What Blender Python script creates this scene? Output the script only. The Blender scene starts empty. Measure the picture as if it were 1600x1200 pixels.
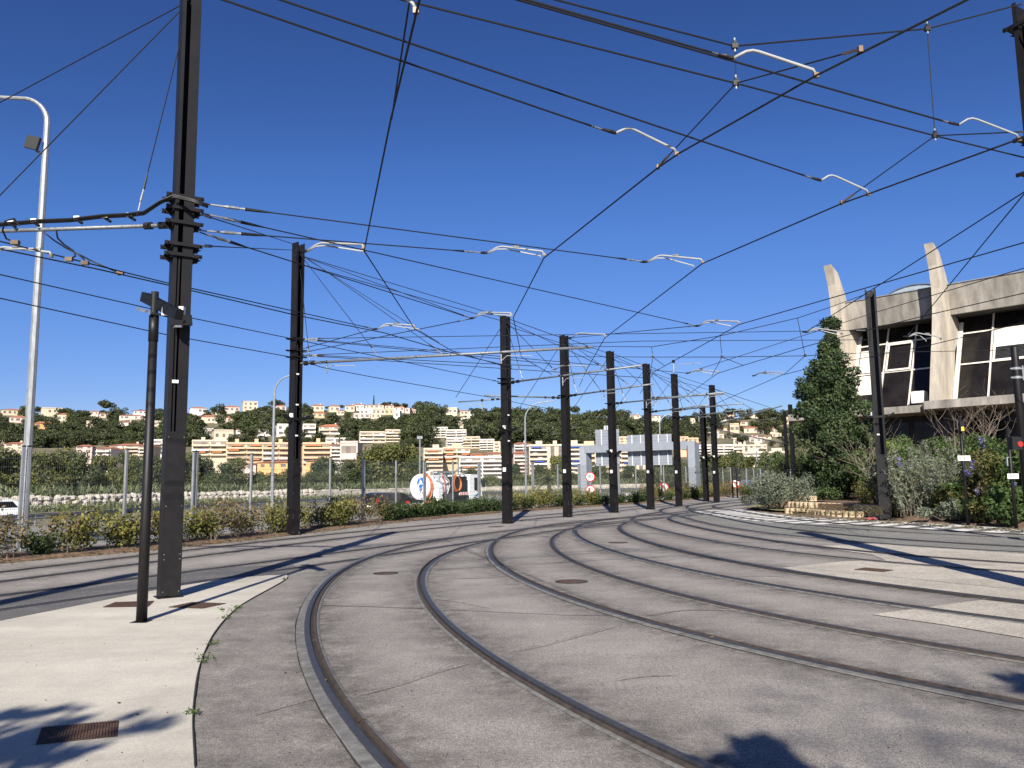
import bpy, math, random
import numpy as np
from mathutils import Vector, Matrix

random.seed(7); rng = np.random.default_rng(11)
S = bpy.context.scene
COL = S.collection

# ------------------------------------------------------------------ camera
F_PX, HOR, ROLL, EYE = 1250.0, 751.0, 0.013, 1.6
_p = math.atan((HOR - 600) / F_PX)
_fwd = np.array([0, math.cos(_p), math.sin(_p)]); _up = np.array([0, -math.sin(_p), math.cos(_p)]); _rt = np.array([1.0, 0, 0])
CR = math.cos(ROLL) * _rt - math.sin(ROLL) * _up
CU = math.sin(ROLL) * _rt + math.cos(ROLL) * _up
CC = np.array([0, 0, EYE])
cam_d = bpy.data.cameras.new('camera'); cam = bpy.data.objects.new('camera', cam_d); COL.objects.link(cam)
cam.matrix_world = Matrix(((CR[0], CU[0], -_fwd[0], 0), (CR[1], CU[1], -_fwd[1], 0), (CR[2], CU[2], -_fwd[2], EYE), (0, 0, 0, 1)))
cam_d.sensor_width = 36; cam_d.lens = 36 * F_PX / 1600; cam_d.clip_start = 0.05; cam_d.clip_end = 6000
S.camera = cam
S.view_settings.view_transform = 'Standard'; S.view_settings.look = 'None'
S.view_settings.exposure = 1.0; S.view_settings.gamma = 1; S.view_settings.use_curve_mapping = False

# ------------------------------------------------------------------ sky and sun
SUN_EL = math.radians(32.3); SUN_DX = 0.075          # shadows run along (SUN_DX, 1)
W = bpy.data.worlds.new('World'); S.world = W; W.use_nodes = True
nt = W.node_tree; nt.nodes.clear()
sky = nt.nodes.new('ShaderNodeTexSky'); sky.sky_type = 'NISHITA'; sky.sun_disc = False
sky.sun_elevation = SUN_EL
sun_az = math.atan2(-SUN_DX, -1.0)                     # direction TO the sun in plan
sky.sun_rotation = math.atan2(-SUN_DX, -1.0) 
sky.air_density = 1.0; sky.dust_density = 0.4; sky.ozone_density = 4.0; sky.altitude = 50
# the camera's colour response to the clear sky: deeper, more saturated blue
vs1 = nt.nodes.new('ShaderNodeVectorMath'); vs1.operation = 'SCALE'; vs1.inputs['Scale'].default_value = 0.055
cv = nt.nodes.new('ShaderNodeRGBCurve')
for ci, pts in enumerate(([(0, .002), (.107, .0185), (.176, .0405), (.412, .123), (.549, .185), (.9, .27), (1.3, .45), (2, .90)],
                          [(0, .002), (.197, .0500), (.322, .108), (.669, .236), (.8125, .31), (.95, .37), (1.3, .52), (2, .90)],
                          [(0, .002), (.379, .166), (.58, .312), (.928, .485), (.97, .505), (1.1, .55), (1.4, .65), (2, .90)])):
    c = cv.mapping.curves[ci]; c.points[0].location = (0, pts[0][1]); c.points[1].location = (1, pts[-1][1])
    for x_, y_ in pts[1:-1]: c.points.new(x_ / 2, y_)
cv.mapping.update()
vs2 = nt.nodes.new('ShaderNodeVectorMath'); vs2.operation = 'SCALE'; vs2.inputs['Scale'].default_value = 1 / 0.11
bg = nt.nodes.new('ShaderNodeBackground'); bg.inputs[1].default_value = 0.11
out = nt.nodes.new('ShaderNodeOutputWorld')
nt.links.new(sky.outputs[0], vs1.inputs[0]); nt.links.new(vs1.outputs[0], cv.inputs['Color']); nt.links.new(cv.outputs[0], vs2.inputs[0]); nt.links.new(vs2.outputs[0], bg.inputs[0]); nt.links.new(bg.outputs[0], out.inputs[0])
sd = bpy.data.lights.new('sun', 'SUN'); so = bpy.data.objects.new('sun', sd); COL.objects.link(so)
sd.energy = 4.6; sd.angle = math.radians(0.55); sd.color = (1.0, 0.935, 0.835)
_to = Vector((-SUN_DX, -1.0, math.tan(SUN_EL) * math.hypot(SUN_DX, 1))).normalized()
so.rotation_euler = _to.to_track_quat('Z', 'Y').to_euler()

# ------------------------------------------------------------------ picking points of the place
def ray(u, v): return (u - 800) * CR - (v - 600) * CU + F_PX * _fwd
def G(u, v, z=0.0):
    d = ray(u, v); return CC + (z - EYE) / d[2] * d
def D(u, v, y):
    d = ray(u, v); return CC + y / d[1] * d
def pix(P):
    d = np.array(P, float) - CC; z = d @ _fwd
    return 800 + F_PX * (d @ CR) / z, 600 - F_PX * (d @ CU) / z

# ------------------------------------------------------------------ mesh building
class MB:
    def __init__(s): s.v = []; s.f = []
    def add(s, vs, fs):
        n = len(s.v); s.v.extend([tuple(map(float, p)) for p in vs]); s.f.extend([tuple(i + n for i in f) for f in fs]); return s
    def box(s, c, size, rz=0.0, M=None):
        hx, hy, hz = size[0] / 2, size[1] / 2, size[2] / 2; ca, sa = math.cos(rz), math.sin(rz); vs = []
        for dz in (-hz, hz):
            for dx, dy in ((-hx, -hy), (hx, -hy), (hx, hy), (-hx, hy)):
                if M is not None: p = M @ Vector((dx, dy, dz)); vs.append((c[0] + p.x, c[1] + p.y, c[2] + p.z))
                else: vs.append((c[0] + dx * ca - dy * sa, c[1] + dx * sa + dy * ca, c[2] + dz))
        return s.add(vs, [(3, 2, 1, 0), (4, 5, 6, 7), (0, 1, 5, 4), (1, 2, 6, 5), (2, 3, 7, 6), (3, 0, 4, 7)])
    def bar(s, a, b, w, h=None):
        a = Vector(a); b = Vector(b); h = h or w; d = b - a; L = d.length
        if L < 1e-6: return s
        q = d.to_track_quat('Z', 'Y').to_matrix(); return s.box((a + b) / 2, (w, h, L), M=q)
    def tube(s, pts, r, n=6, caps=True):
        pts = [Vector(p) for p in pts]; rs = r if isinstance(r, (list, tuple)) else [r] * len(pts)
        rings = []; ref = None
        for i, p in enumerate(pts):
            t = (pts[min(i + 1, len(pts) - 1)] - pts[max(i - 1, 0)])
            if t.length < 1e-9: t = Vector((0, 0, 1))
            t.normalize()
            if ref is None: ref = Vector((0, 0, 1)) if abs(t.z) < 0.9 else Vector((1, 0, 0))
            x = ref - ref.dot(t) * t
            if x.length < 1e-4: x = t.orthogonal()
            x.normalize(); y = t.cross(x); ref = x
            rings.append([p + rs[i] * (math.cos(2 * math.pi * k / n) * x + math.sin(2 * math.pi * k / n) * y) for k in range(n)])
        vs = [q for rg in rings for q in rg]; fs = []
        for i in range(len(pts) - 1):
            for k in range(n):
                k2 = (k + 1) % n; fs.append((i * n + k, i * n + k2, (i + 1) * n + k2, (i + 1) * n + k))
        if caps: fs.append(tuple(reversed(range(n)))); fs.append(tuple((len(pts) - 1) * n + k for k in range(n)))
        return s.add(vs, fs)
    def prism(s, poly, f, t):
        """poly: 2D points; f(p2, k) -> 3D for k = 0 (first face), 1 (second face)"""
        n = len(poly); vs = [f(p, 0) for p in poly] + [f(p, 1) for p in poly]
        fs = [tuple(reversed(range(n))), tuple(range(n, 2 * n))] + [(i, (i + 1) % n, n + (i + 1) % n, n + i) for i in range(n)]
        return s.add(vs, fs)
    def sphere(s, c, r, n=8, m=5, sc=(1, 1, 1)):
        vs = [(c[0], c[1], c[2] - r * sc[2])]
        for j in range(1, m):
            a = -math.pi / 2 + math.pi * j / m
            for k in range(n): b = 2 * math.pi * k / n; vs.append((c[0] + r * sc[0] * math.cos(a) * math.cos(b), c[1] + r * sc[1] * math.cos(a) * math.sin(b), c[2] + r * sc[2] * math.sin(a)))
        vs.append((c[0], c[1], c[2] + r * sc[2])); fs = []
        for k in range(n):
            k2 = (k + 1) % n; fs.append((0, 1 + k2, 1 + k)); fs.append((1 + (m - 2) * n + k, 1 + (m - 2) * n + k2, len(vs) - 1))
            for j in range(m - 2): fs.append((1 + j * n + k, 1 + j * n + k2, 1 + (j + 1) * n + k2, 1 + (j + 1) * n + k))
        return s.add(vs, fs)
    def mesh(s, name, m, off=(0, 0, 0), smooth=False):
        me = bpy.data.meshes.new(name)
        me.from_pydata([(p[0] - off[0], p[1] - off[1], p[2] - off[2]) for p in s.v], [], s.f)
        if smooth: me.polygons.foreach_set('use_smooth', [True] * len(me.polygons))
        me.materials.append(m); me.update(); return me
    def build(s, name, m, parent=None, world=True, smooth=False, **kw):
        off = tuple(parent.location) if (parent is not None and world) else (0, 0, 0)
        p = parent
        if world and parent is not None and parent.parent is not None and not parent.get('_abs'):
            off = tuple(root_of(parent).location)
        return link(name, s.mesh(name, m, off, smooth), parent, **kw)
def root_of(o):
    while o.parent is not None: o = o.parent
    return o
def link(name, data, parent=None, label=None, cat=None, group=None, kind=None, loc=None):
    o = bpy.data.objects.new(name, data); COL.objects.link(o)
    if parent is not None: o.parent = parent
    if loc is not None: o.location = loc
    tag(o, label, cat, group, kind); return o
def tag(o, label=None, cat=None, group=None, kind=None):
    if label: o['label'] = label
    if cat: o['category'] = cat
    if group: o['group'] = group
    if kind: o['kind'] = kind
    return o
def thing(name, loc, label, cat, group=None, rz=0.0):
    o = bpy.data.objects.new(name, None); COL.objects.link(o); o.location = loc; o.rotation_euler = (0, 0, rz)
    o.empty_display_size = 0.2
    return tag(o, label, cat, group)
KIDS = {}
def copy_tree(o, loc=None, rz=None, sc=None, label=None, group=None, parent=None):
    c = o.copy(); COL.objects.link(c)
    if parent is not None: c.parent = parent
    if loc is not None: c.location = loc
    if rz is not None: c.rotation_euler = (0, 0, rz)
    if sc is not None: c.scale = (sc, sc, sc) if not isinstance(sc, (tuple, list)) else sc
    if label: c['label'] = label
    if group: c['group'] = group
    for ch in KIDS.get(o.name) or [k for k in o.children]: copy_tree(ch, parent=c)
    return c
def struct(o): o['kind'] = 'structure'; return o

# ------------------------------------------------------------------ materials
def nodes(name):
    m = bpy.data.materials.new(name); m.use_nodes = True; n = m.node_tree
    return m, n, n.nodes['Principled BSDF']
def lin(c): return tuple(((x / 255) / 12.92 if x / 255 <= 0.04045 else ((x / 255 + 0.055) / 1.055) ** 2.4) for x in c)
def mat(name, col, rough=0.7, metal=0.0, var=0.12, scale=6.0, bump=0.0, bscale=40.0, col2=None, spec=0.4, streak=0.0):
    m, n, b = nodes(name); L = n.links
    b.inputs['Roughness'].default_value = rough; b.inputs['Metallic'].default_value = metal
    b.inputs['Specular IOR Level'].default_value = spec
    tc = n.nodes.new('ShaderNodeTexCoord')
    t = n.nodes.new('ShaderNodeTexNoise'); t.inputs['Scale'].default_value = scale; t.inputs['Detail'].default_value = 6; t.inputs['Roughness'].default_value = 0.65
    if streak:
        mp = n.nodes.new('ShaderNodeMapping'); mp.inputs['Scale'].default_value = (1, 1, streak); L.new(tc.outputs['Object'], mp.inputs[0]); L.new(mp.outputs[0], t.inputs['Vector'])
    else: L.new(tc.outputs['Object'], t.inputs['Vector'])
    r = n.nodes.new('ShaderNodeValToRGB'); c2 = col2 or tuple(max(0, x * (1 - 2.2 * var)) for x in col)
    r.color_ramp.elements[0].position = 0.3; r.color_ramp.elements[1].position = 0.68
    r.color_ramp.elements[0].color = (*c2, 1); r.color_ramp.elements[1].color = (*[min(1, x * (1 + var)) for x in col], 1)
    L.new(t.outputs['Fac'], r.inputs[0]); L.new(r.outputs[0], b.inputs['Base Color'])
    if bump:
        t2 = n.nodes.new('ShaderNodeTexNoise'); t2.inputs['Scale'].default_value = bscale; t2.inputs['Detail'].default_value = 4; L.new(tc.outputs['Object'], t2.inputs['Vector'])
        bp = n.nodes.new('ShaderNodeBump'); bp.inputs['Strength'].default_value = bump; bp.inputs['Distance'].default_value = 0.02
        L.new(t2.outputs['Fac'], bp.inputs['Height']); L.new(bp.outputs[0], b.inputs['Normal'])
    return m
def leafmat(name, cols, trans=0.25):
    """foliage: every leaf face carries a random number 'rnd' that picks its own green"""
    m, n, b = nodes(name); L = n.links
    a = n.nodes.new('ShaderNodeAttribute'); a.attribute_name = 'rnd'
    r = n.nodes.new('ShaderNodeValToRGB'); el = r.color_ramp.elements
    while len(el) < len(cols): el.new(0.5)
    for i, c in enumerate(cols): el[i].position = i / (len(cols) - 1); el[i].color = (*c, 1)
    L.new(a.outputs['Fac'], r.inputs[0]); L.new(r.outputs[0], b.inputs['Base Color'])
    b.inputs['Roughness'].default_value = 0.55; b.inputs['Specular IOR Level'].default_value = 0.3
    tr = n.nodes.new('ShaderNodeBsdfTranslucent'); L.new(r.outputs[0], tr.inputs[0])
    mx = n.nodes.new('ShaderNodeMixShader'); mx.inputs[0].default_value = trans
    o = n.nodes['Material Output']; L.new(b.outputs[0], mx.inputs[1]); L.new(tr.outputs[0], mx.inputs[2]); L.new(mx.outputs[0], o.inputs[0])
    return m

def asphalt(name, base, light, dark, stain=False, fine=1.0, rough_=1.0):
    m, n, b = nodes(name); L = n.links
    tc = n.nodes.new('ShaderNodeTexCoord')
    def noise(sc, det=5, ro=0.6, mscale=None):
        t = n.nodes.new('ShaderNodeTexNoise'); t.inputs['Scale'].default_value = sc; t.inputs['Detail'].default_value = det; t.inputs['Roughness'].default_value = ro
        if mscale:
            mp = n.nodes.new('ShaderNodeMapping'); mp.inputs['Scale'].default_value = mscale; mp.inputs['Rotation'].default_value = (0, 0, 0.25); L.new(tc.outputs['Object'], mp.inputs[0]); L.new(mp.outputs[0], t.inputs['Vector'])
        else: L.new(tc.outputs['Object'], t.inputs['Vector'])
        return t
    def ramp(src, e):
        r = n.nodes.new('ShaderNodeValToRGB'); el = r.color_ramp.elements
        while len(el) < len(e): el.new(0.5)
        for i, (p, c) in enumerate(e): el[i].position = p; el[i].color = (*c, 1)
        L.new(src, r.inputs[0]); return r
    def mix(kind, fac, a, c):
        x = n.nodes.new('ShaderNodeMix'); x.data_type = 'RGBA'; x.blend_type = kind
        if isinstance(fac, float): x.inputs[0].default_value = fac
        else: L.new(fac, x.inputs[0])
        L.new(a, x.inputs[6])
        if isinstance(c, tuple): x.inputs[7].default_value = (*c, 1)
        else: L.new(c, x.inputs[7])
        return x.outputs[2]
    big = ramp(noise(0.35, 6, 0.6).outputs['Fac'], [(0.3, dark), (0.52, base), (0.75, light)])
    mid = ramp(noise(1.7, 8, 0.72).outputs['Fac'], [(0.36, (0.82,) * 3), (0.64, (1.12,) * 3)])
    c = mix('MULTIPLY', 0.9 * (0.4 + 0.6 * rough_), big.outputs[0], mid.outputs[0])
    grain = ramp(noise(105 * fine, 2, 0.8).outputs['Fac'], [(0.38, (0.50,) * 3), (0.5, (0.97,) * 3), (0.62, (1.62,) * 3)])
    c = mix('MULTIPLY', 0.95 * rough_, c, grain.outputs[0])
    grain2 = ramp(noise(30 * fine, 4, 0.8).outputs['Fac'], [(0.40, (0.72,) * 3), (0.60, (1.25,) * 3)])
    c = mix('MULTIPLY', 0.85 * rough_, c, grain2.outputs[0])
    # long faint transverse wipes left by sweeping and tyres
    wipe = ramp(noise(0.55, 5, 0.6, (0.45, 3.2, 1)).outputs['Fac'], [(0.34, (0.86,) * 3), (0.5, (1.0,) * 3), (0.72, (1.06,) * 3)])
    c = mix('MULTIPLY', 0.7, c, wipe.outputs[0])
    spots = ramp(noise(6.5, 2, 0.5).outputs['Fac'], [(0.70, (1,) * 3), (0.76, (0.55,) * 3)])
    c = mix('MULTIPLY', 0.6 * rough_, c, spots.outputs[0])
    if stain:
        a = n.nodes.new('ShaderNodeAttribute'); a.attribute_name = 'stain'
        ns = noise(5, 6, 0.7); mm = n.nodes.new('ShaderNodeMath'); mm.operation = 'MULTIPLY'; L.new(a.outputs['Fac'], mm.inputs[0])
        r = ramp(ns.outputs['Fac'], [(0.36, (0.25,) * 3), (0.60, (1,) * 3)]); L.new(r.outputs[0], mm.inputs[1])
        c = mix('MULTIPLY', mm.outputs[0], c, (0.30, 0.28, 0.27))
    L.new(c, b.inputs['Base Color']); b.inputs['Roughness'].default_value = 0.88; b.inputs['Specular IOR Level'].default_value = 0.25
    bp = n.nodes.new('ShaderNodeBump'); bp.inputs['Strength'].default_value = 0.6; bp.inputs['Distance'].default_value = 0.006
    L.new(noise(120 * fine, 3, 0.8).outputs['Fac'], bp.inputs['Height']); L.new(bp.outputs[0], b.inputs['Normal'])
    return m

M = {}
M['yard'] = asphalt('yard_asphalt', (0.262, 0.241, 0.218), (0.304, 0.280, 0.255), (0.220, 0.201, 0.182), stain=True)
M['yard_dark'] = asphalt('dark_asphalt', (0.120, 0.116, 0.112), (0.142, 0.136, 0.130), (0.098, 0.096, 0.093))
M['yard_grey'] = asphalt('grey_asphalt', (0.190, 0.186, 0.168), (0.215, 0.208, 0.188), (0.158, 0.156, 0.143))
M['beige'] = asphalt('beige_asphalt', (0.39, 0.355, 0.302), (0.45, 0.41, 0.35), (0.33, 0.30, 0.255))
M['highway'] = asphalt('highway_asphalt', (0.225, 0.213, 0.198), (0.25, 0.24, 0.225), (0.19, 0.18, 0.17), fine=0.5)
M['apron'] = asphalt('apron_concrete', (0.468, 0.436, 0.370), (0.53, 0.498, 0.428), (0.388, 0.356, 0.302), fine=1.6, rough_=0.34)
M['mast'] = mat('mast_paint', (0.0092, 0.0080, 0.0086), rough=0.5, var=0.2, scale=3.5, col2=(0.0055, 0.005, 0.0055), spec=0.3, bump=0.05, bscale=18)
M['mast_cover'] = mat('mast_cover_paint', (0.0100, 0.0088, 0.0094), rough=0.5, var=0.25, scale=9, col2=(0.0065, 0.0057, 0.006), spec=0.3)
M['black'] = mat('black_gear', (0.0055, 0.0055, 0.006), rough=0.5, var=0.2)
M['wire'] = mat('wire_metal', (0.006, 0.006, 0.007), rough=0.75, metal=0.0, var=0.1)
M['galv'] = mat('galvanised_steel', (0.27, 0.285, 0.30), rough=0.5, metal=0.35, var=0.14, scale=14, streak=0.2)
M['galv_dull'] = mat('dull_galvanised', (0.20, 0.215, 0.23), rough=0.5, metal=0.4, var=0.2, scale=20)
M['fence_wire'] = mat('fence_wire', (0.075, 0.085, 0.085), rough=0.6, var=0.1)
M['galv_lt'] = mat('light_galvanised', (0.42, 0.44, 0.47), rough=0.5, metal=0.1, var=0.06)
M['arm'] = mat('fibreglass_arm', (0.30, 0.31, 0.31), rough=0.5, metal=0.0, var=0.05)
M['rail'] = mat('rail_steel', (0.050, 0.048, 0.050), rough=0.48, metal=0.15, var=0.18, scale=25)
M['rust'] = mat('rusty_groove', (0.062, 0.044, 0.034), rough=0.75, var=0.3, scale=12, col2=(0.028, 0.022, 0.019))
M['groove'] = mat('groove_dirt', (0.030, 0.024, 0.020), rough=0.9, var=0.3, scale=8)
M['strip'] = mat('rail_bedding_mortar', (0.155, 0.152, 0.144), rough=0.85, var=0.22, scale=9, bump=0.5, bscale=70, col2=(0.070, 0.067, 0.063))
M['joint'] = mat('tar_joint', (0.035, 0.031, 0.028), rough=0.8, var=0.3, scale=7, bump=0.4)
M['white_paint'] = mat('worn_white_paint', (0.72, 0.70, 0.66), rough=0.7, var=0.10, scale=9, col2=(0.50, 0.48, 0.44))
M['white'] = mat('white_paint', (0.78, 0.78, 0.76), rough=0.4, var=0.03)
M['grate'] = mat('rusty_cast_iron', (0.085, 0.047, 0.030), rough=0.8, var=0.35, scale=22, col2=(0.035, 0.022, 0.016), bump=0.5, bscale=90)
M['iron'] = mat('manhole_iron', (0.045, 0.040, 0.036), rough=0.7, var=0.3, scale=20)
M['soil'] = mat('dry_soil', (0.165, 0.105, 0.066), rough=0.95, var=0.35, scale=5, bump=0.9, bscale=25, col2=(0.06, 0.042, 0.028))
M['drygrass'] = mat('dry_turf', (0.24, 0.215, 0.10), rough=0.95, var=0.3, scale=12, bump=0.9, bscale=60, col2=(0.12, 0.12, 0.05))
M['terrain'] = mat('hill_ground', (0.165, 0.135, 0.085), rough=0.95, var=0.3, scale=0.055, col2=(0.050, 0.058, 0.028), bump=0.6, bscale=1.5)
M['bark'] = mat('bark', (0.085, 0.065, 0.05), rough=0.9, var=0.3, scale=9, bump=0.8, bscale=22)
M['twig'] = mat('pale_twig', (0.23, 0.185, 0.145), rough=0.9, var=0.2, scale=12)
M['stone'] = mat('quarry_stone', (0.47, 0.43, 0.37), rough=0.9, var=0.25, scale=1.6, bump=0.8, bscale=6, col2=(0.24, 0.215, 0.185))
M['block'] = mat('split_face_block', (0.50, 0.39, 0.25), rough=0.9, var=0.18, scale=9, bump=1.0, bscale=30, col2=(0.33, 0.25, 0.16))
M['conc'] = mat('weathered_concrete', (0.285, 0.262, 0.228), rough=0.9, var=0.28, scale=1.3, bump=0.5, bscale=14, col2=(0.115, 0.106, 0.094), streak=0.25)
M['conc_fin'] = mat('fin_concrete', (0.43, 0.385, 0.315), rough=0.9, var=0.14, scale=1.7, bump=0.5, bscale=18, col2=(0.27, 0.24, 0.20), streak=0.3)
M['frame'] = mat('window_frame_paint', (0.60, 0.56, 0.49), rough=0.5, var=0.06)
M['barrier'] = mat('barrier_concrete', (0.46, 0.445, 0.42), rough=0.85, var=0.15, scale=2)
M['glass'] = mat('dark_window_glass', (0.016, 0.0135, 0.012), rough=0.12, var=0.3, scale=0.7, spec=0.35)
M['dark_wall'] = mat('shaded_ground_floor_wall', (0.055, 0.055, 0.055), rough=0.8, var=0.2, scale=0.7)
M['translucent'] = mat('skylight_sheet', (0.30, 0.35, 0.39), rough=0.35, var=0.06)
M['redsign'] = mat('sign_red', (0.50, 0.02, 0.02), rough=0.4, var=0.02)
M['signgrey'] = mat('sign_back_aluminium', (0.21, 0.23, 0.265), rough=0.5, metal=0.2, var=0.06, scale=2)
M['rag'] = mat('faded_red_cloth', (0.30, 0.07, 0.07), rough=0.9, var=0.2, scale=15)
M['orange'] = mat('orange_hose', (0.52, 0.15, 0.04), rough=0.5, var=0.12, scale=5)
M['blue'] = mat('logo_blue', (0.03, 0.13, 0.50), rough=0.4, var=0.02)
M['truck_white'] = mat('truck_enamel', (0.74, 0.76, 0.77), rough=0.3, var=0.04, spec=0.5)
M['carpaint'] = mat('black_car_paint', (0.010, 0.011, 0.015), rough=0.22, var=0.05, spec=0.6)
M['greycar'] = mat('blue_grey_car_paint', (0.10, 0.125, 0.16), rough=0.3, var=0.05)
M['rubber'] = mat('tyre_rubber', (0.02, 0.02, 0.02), rough=0.85)
M['redlamp'] = mat('red_lamp_glass', (0.45, 0.02, 0.015), rough=0.2, var=0.02)
M['yellow'] = mat('yellow_plate', (0.70, 0.50, 0.02), rough=0.4, var=0.02)
M['redlit'] = mat('red_signal_lens', (0.30, 0.03, 0.025), rough=0.3, var=0.02)
M['roof_red'] = mat('terracotta_roof', (0.40, 0.155, 0.085), rough=0.85, var=0.18, scale=1.2, col2=(0.25, 0.10, 0.06))
M['roof_flat'] = mat('flat_roof', (0.34, 0.31, 0.28), rough=0.9, var=0.12, scale=0.6)
def leafcols(*c): return [tuple(x) for x in c]
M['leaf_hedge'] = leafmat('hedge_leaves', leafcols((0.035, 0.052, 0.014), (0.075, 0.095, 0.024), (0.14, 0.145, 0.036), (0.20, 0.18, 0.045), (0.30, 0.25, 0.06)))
M['leaf_hedge_brown'] = leafmat('brownish_hedge_leaves', leafcols((0.045, 0.055, 0.018), (0.10, 0.095, 0.03), (0.17, 0.125, 0.05), (0.22, 0.14, 0.075)))
M['leaf_dark'] = leafmat('dark_hedge_leaves', leafcols((0.016, 0.034, 0.010), (0.035, 0.062, 0.017), (0.065, 0.095, 0.028)))
M['leaf_tree'] = leafmat('tree_leaves', leafcols((0.013, 0.026, 0.010), (0.027, 0.048, 0.016), (0.046, 0.072, 0.024), (0.095, 0.125, 0.048)), 0.2)
M['leaf_olive'] = leafmat('olive_green_leaves', leafcols((0.042, 0.054, 0.016), (0.105, 0.115, 0.034), (0.19, 0.185, 0.060)))
M['leaf_mid'] = leafmat('mid_green_leaves', leafcols((0.028, 0.044, 0.017), (0.065, 0.084, 0.028), (0.12, 0.135, 0.050)))
M['leaf_pine'] = leafmat('pine_needles', leafcols((0.017, 0.023, 0.010), (0.037, 0.046, 0.018), (0.070, 0.080, 0.030)), 0.1)
M['leaf_reed'] = leafmat('reed_blades', leafcols((0.07, 0.095, 0.045), (0.13, 0.155, 0.075), (0.20, 0.21, 0.11)))
M['leaf_silver'] = leafmat('silver_grey_leaves', leafcols((0.075, 0.095, 0.062), (0.15, 0.175, 0.12), (0.24, 0.26, 0.185)))
M['leaf_rust'] = leafmat('rust_tinged_leaves', leafcols((0.045, 0.065, 0.020), (0.10, 0.10, 0.030), (0.20, 0.13, 0.05)))
M['leaf_green'] = leafmat('fresh_green_leaves', leafcols((0.025, 0.050, 0.014), (0.055, 0.095, 0.024), (0.105, 0.15, 0.038)))
M['leaf_lime'] = leafmat('lime_leaves', leafcols((0.11, 0.19, 0.03), (0.19, 0.30, 0.05), (0.25, 0.36, 0.07)), 0.4)
M['petal'] = leafmat('violet_petals', leafcols((0.09, 0.07, 0.24), (0.14, 0.11, 0.33), (0.2, 0.17, 0.42)))
def wallmat(c, nm): return mat(nm, c, rough=0.85, var=0.06, scale=0.5)
WALL = {'cream': wallmat((0.52, 0.44, 0.33), 'cream_render'), 'white': wallmat((0.60, 0.57, 0.52), 'white_render'), 'peach': wallmat((0.55, 0.37, 0.23), 'peach_render'),
        'pink': wallmat((0.55, 0.42, 0.37), 'pink_render'), 'orange': wallmat((0.66, 0.36, 0.15), 'orange_render'), 'greige': wallmat((0.46, 0.41, 0.38), 'greige_render'),
        'salmon': wallmat((0.54, 0.35, 0.23), 'salmon_render'), 'buff': wallmat((0.50, 0.39, 0.26), 'buff_render')}
M['awn_blue'] = mat('blue_awning', (0.03, 0.08, 0.36), rough=0.7, var=0.05)
M['awn_orange'] = mat('orange_awning', (0.55, 0.20, 0.08), rough=0.7, var=0.05)
M['brass'] = mat('weathered_bronze', (0.16, 0.11, 0.075), rough=0.5, metal=0.6, var=0.2)
M['amber'] = mat('amber_lamp_on', (0.9, 0.5, 0.02), rough=0.3, var=0.02)
_b = M['amber'].node_tree.nodes['Principled BSDF']; _b.inputs['Emission Color'].default_value = (1, 0.55, 0.02, 1); _b.inputs['Emission Strength'].default_value = 1.5

# ------------------------------------------------------------------ foliage helpers
def leaf_mesh(name, centers, size, m, normals=None, aspect=1.6, jitter=1.0, rnd=None, updown=0.0):
    n = len(centers); c = np.asarray(centers, float)
    s = size * (0.6 + 0.8 * rng.random(n))
    a = rng.normal(size=(n, 3))
    if normals is not None: a = normals * 1.2 + a * jitter
    a /= np.linalg.norm(a, axis=1)[:, None] + 1e-9
    b = rng.normal(size=(n, 3)); b[:, 2] += updown
    t = b - (b * a).sum(1)[:, None] * a; t /= np.linalg.norm(t, axis=1)[:, None] + 1e-9
    w = np.cross(a, t)
    T = t * (s * aspect / 2)[:, None]; Wd = w * (s / 2)[:, None]
    v = np.stack([c - T, c + Wd - T * 0.1, c + T, c - Wd - T * 0.1], 1).reshape(-1, 3)
    me = bpy.data.meshes.new(name)
    me.vertices.add(4 * n); me.vertices.foreach_set('co', v.ravel())
    me.loops.add(4 * n); me.loops.foreach_set('vertex_index', np.arange(4 * n))
    me.polygons.add(n); me.polygons.foreach_set('loop_start', np.arange(0, 4 * n, 4)); me.polygons.foreach_set('loop_total', np.full(n, 4))
    me.update(calc_edges=True)
    at = me.attributes.new('rnd', 'FLOAT', 'FACE'); at.data.foreach_set('value', (rng.random(n) if rnd is None else np.clip(rnd, 0, 1)).astype(np.float32))
    me.materials.append(m); return me
def blob_points(blobs, n, shell=0.55):
    """points and outward normals spread over ellipsoids; blobs = (cx,cy,cz,rx,ry,rz)"""
    B = np.array(blobs, float); wts = (B[:, 3] * B[:, 4] * B[:, 5]) ** (2 / 3); wts /= wts.sum()
    k = rng.choice(len(B), n, p=wts); d = rng.normal(size=(n, 3)); d /= np.linalg.norm(d, axis=1)[:, None]
    r = shell + (1 - shell) * rng.random(n) ** 0.5; r *= 1 + 0.12 * rng.normal(size=n)
    return B[k, :3] + d * B[k, 3:] * r[:, None], d, k
def tree_mesh(name, m, blobs, n, size, shell=0.6, aspect=1.5, tint=0.35):
    P, N, k = blob_points(blobs, n, shell); bt = rng.random(len(blobs))
    r = (1 - tint) * rng.random(n) + tint * bt[k]
    return leaf_mesh(name, P, size, m, N, aspect, 0.9, r)

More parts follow.
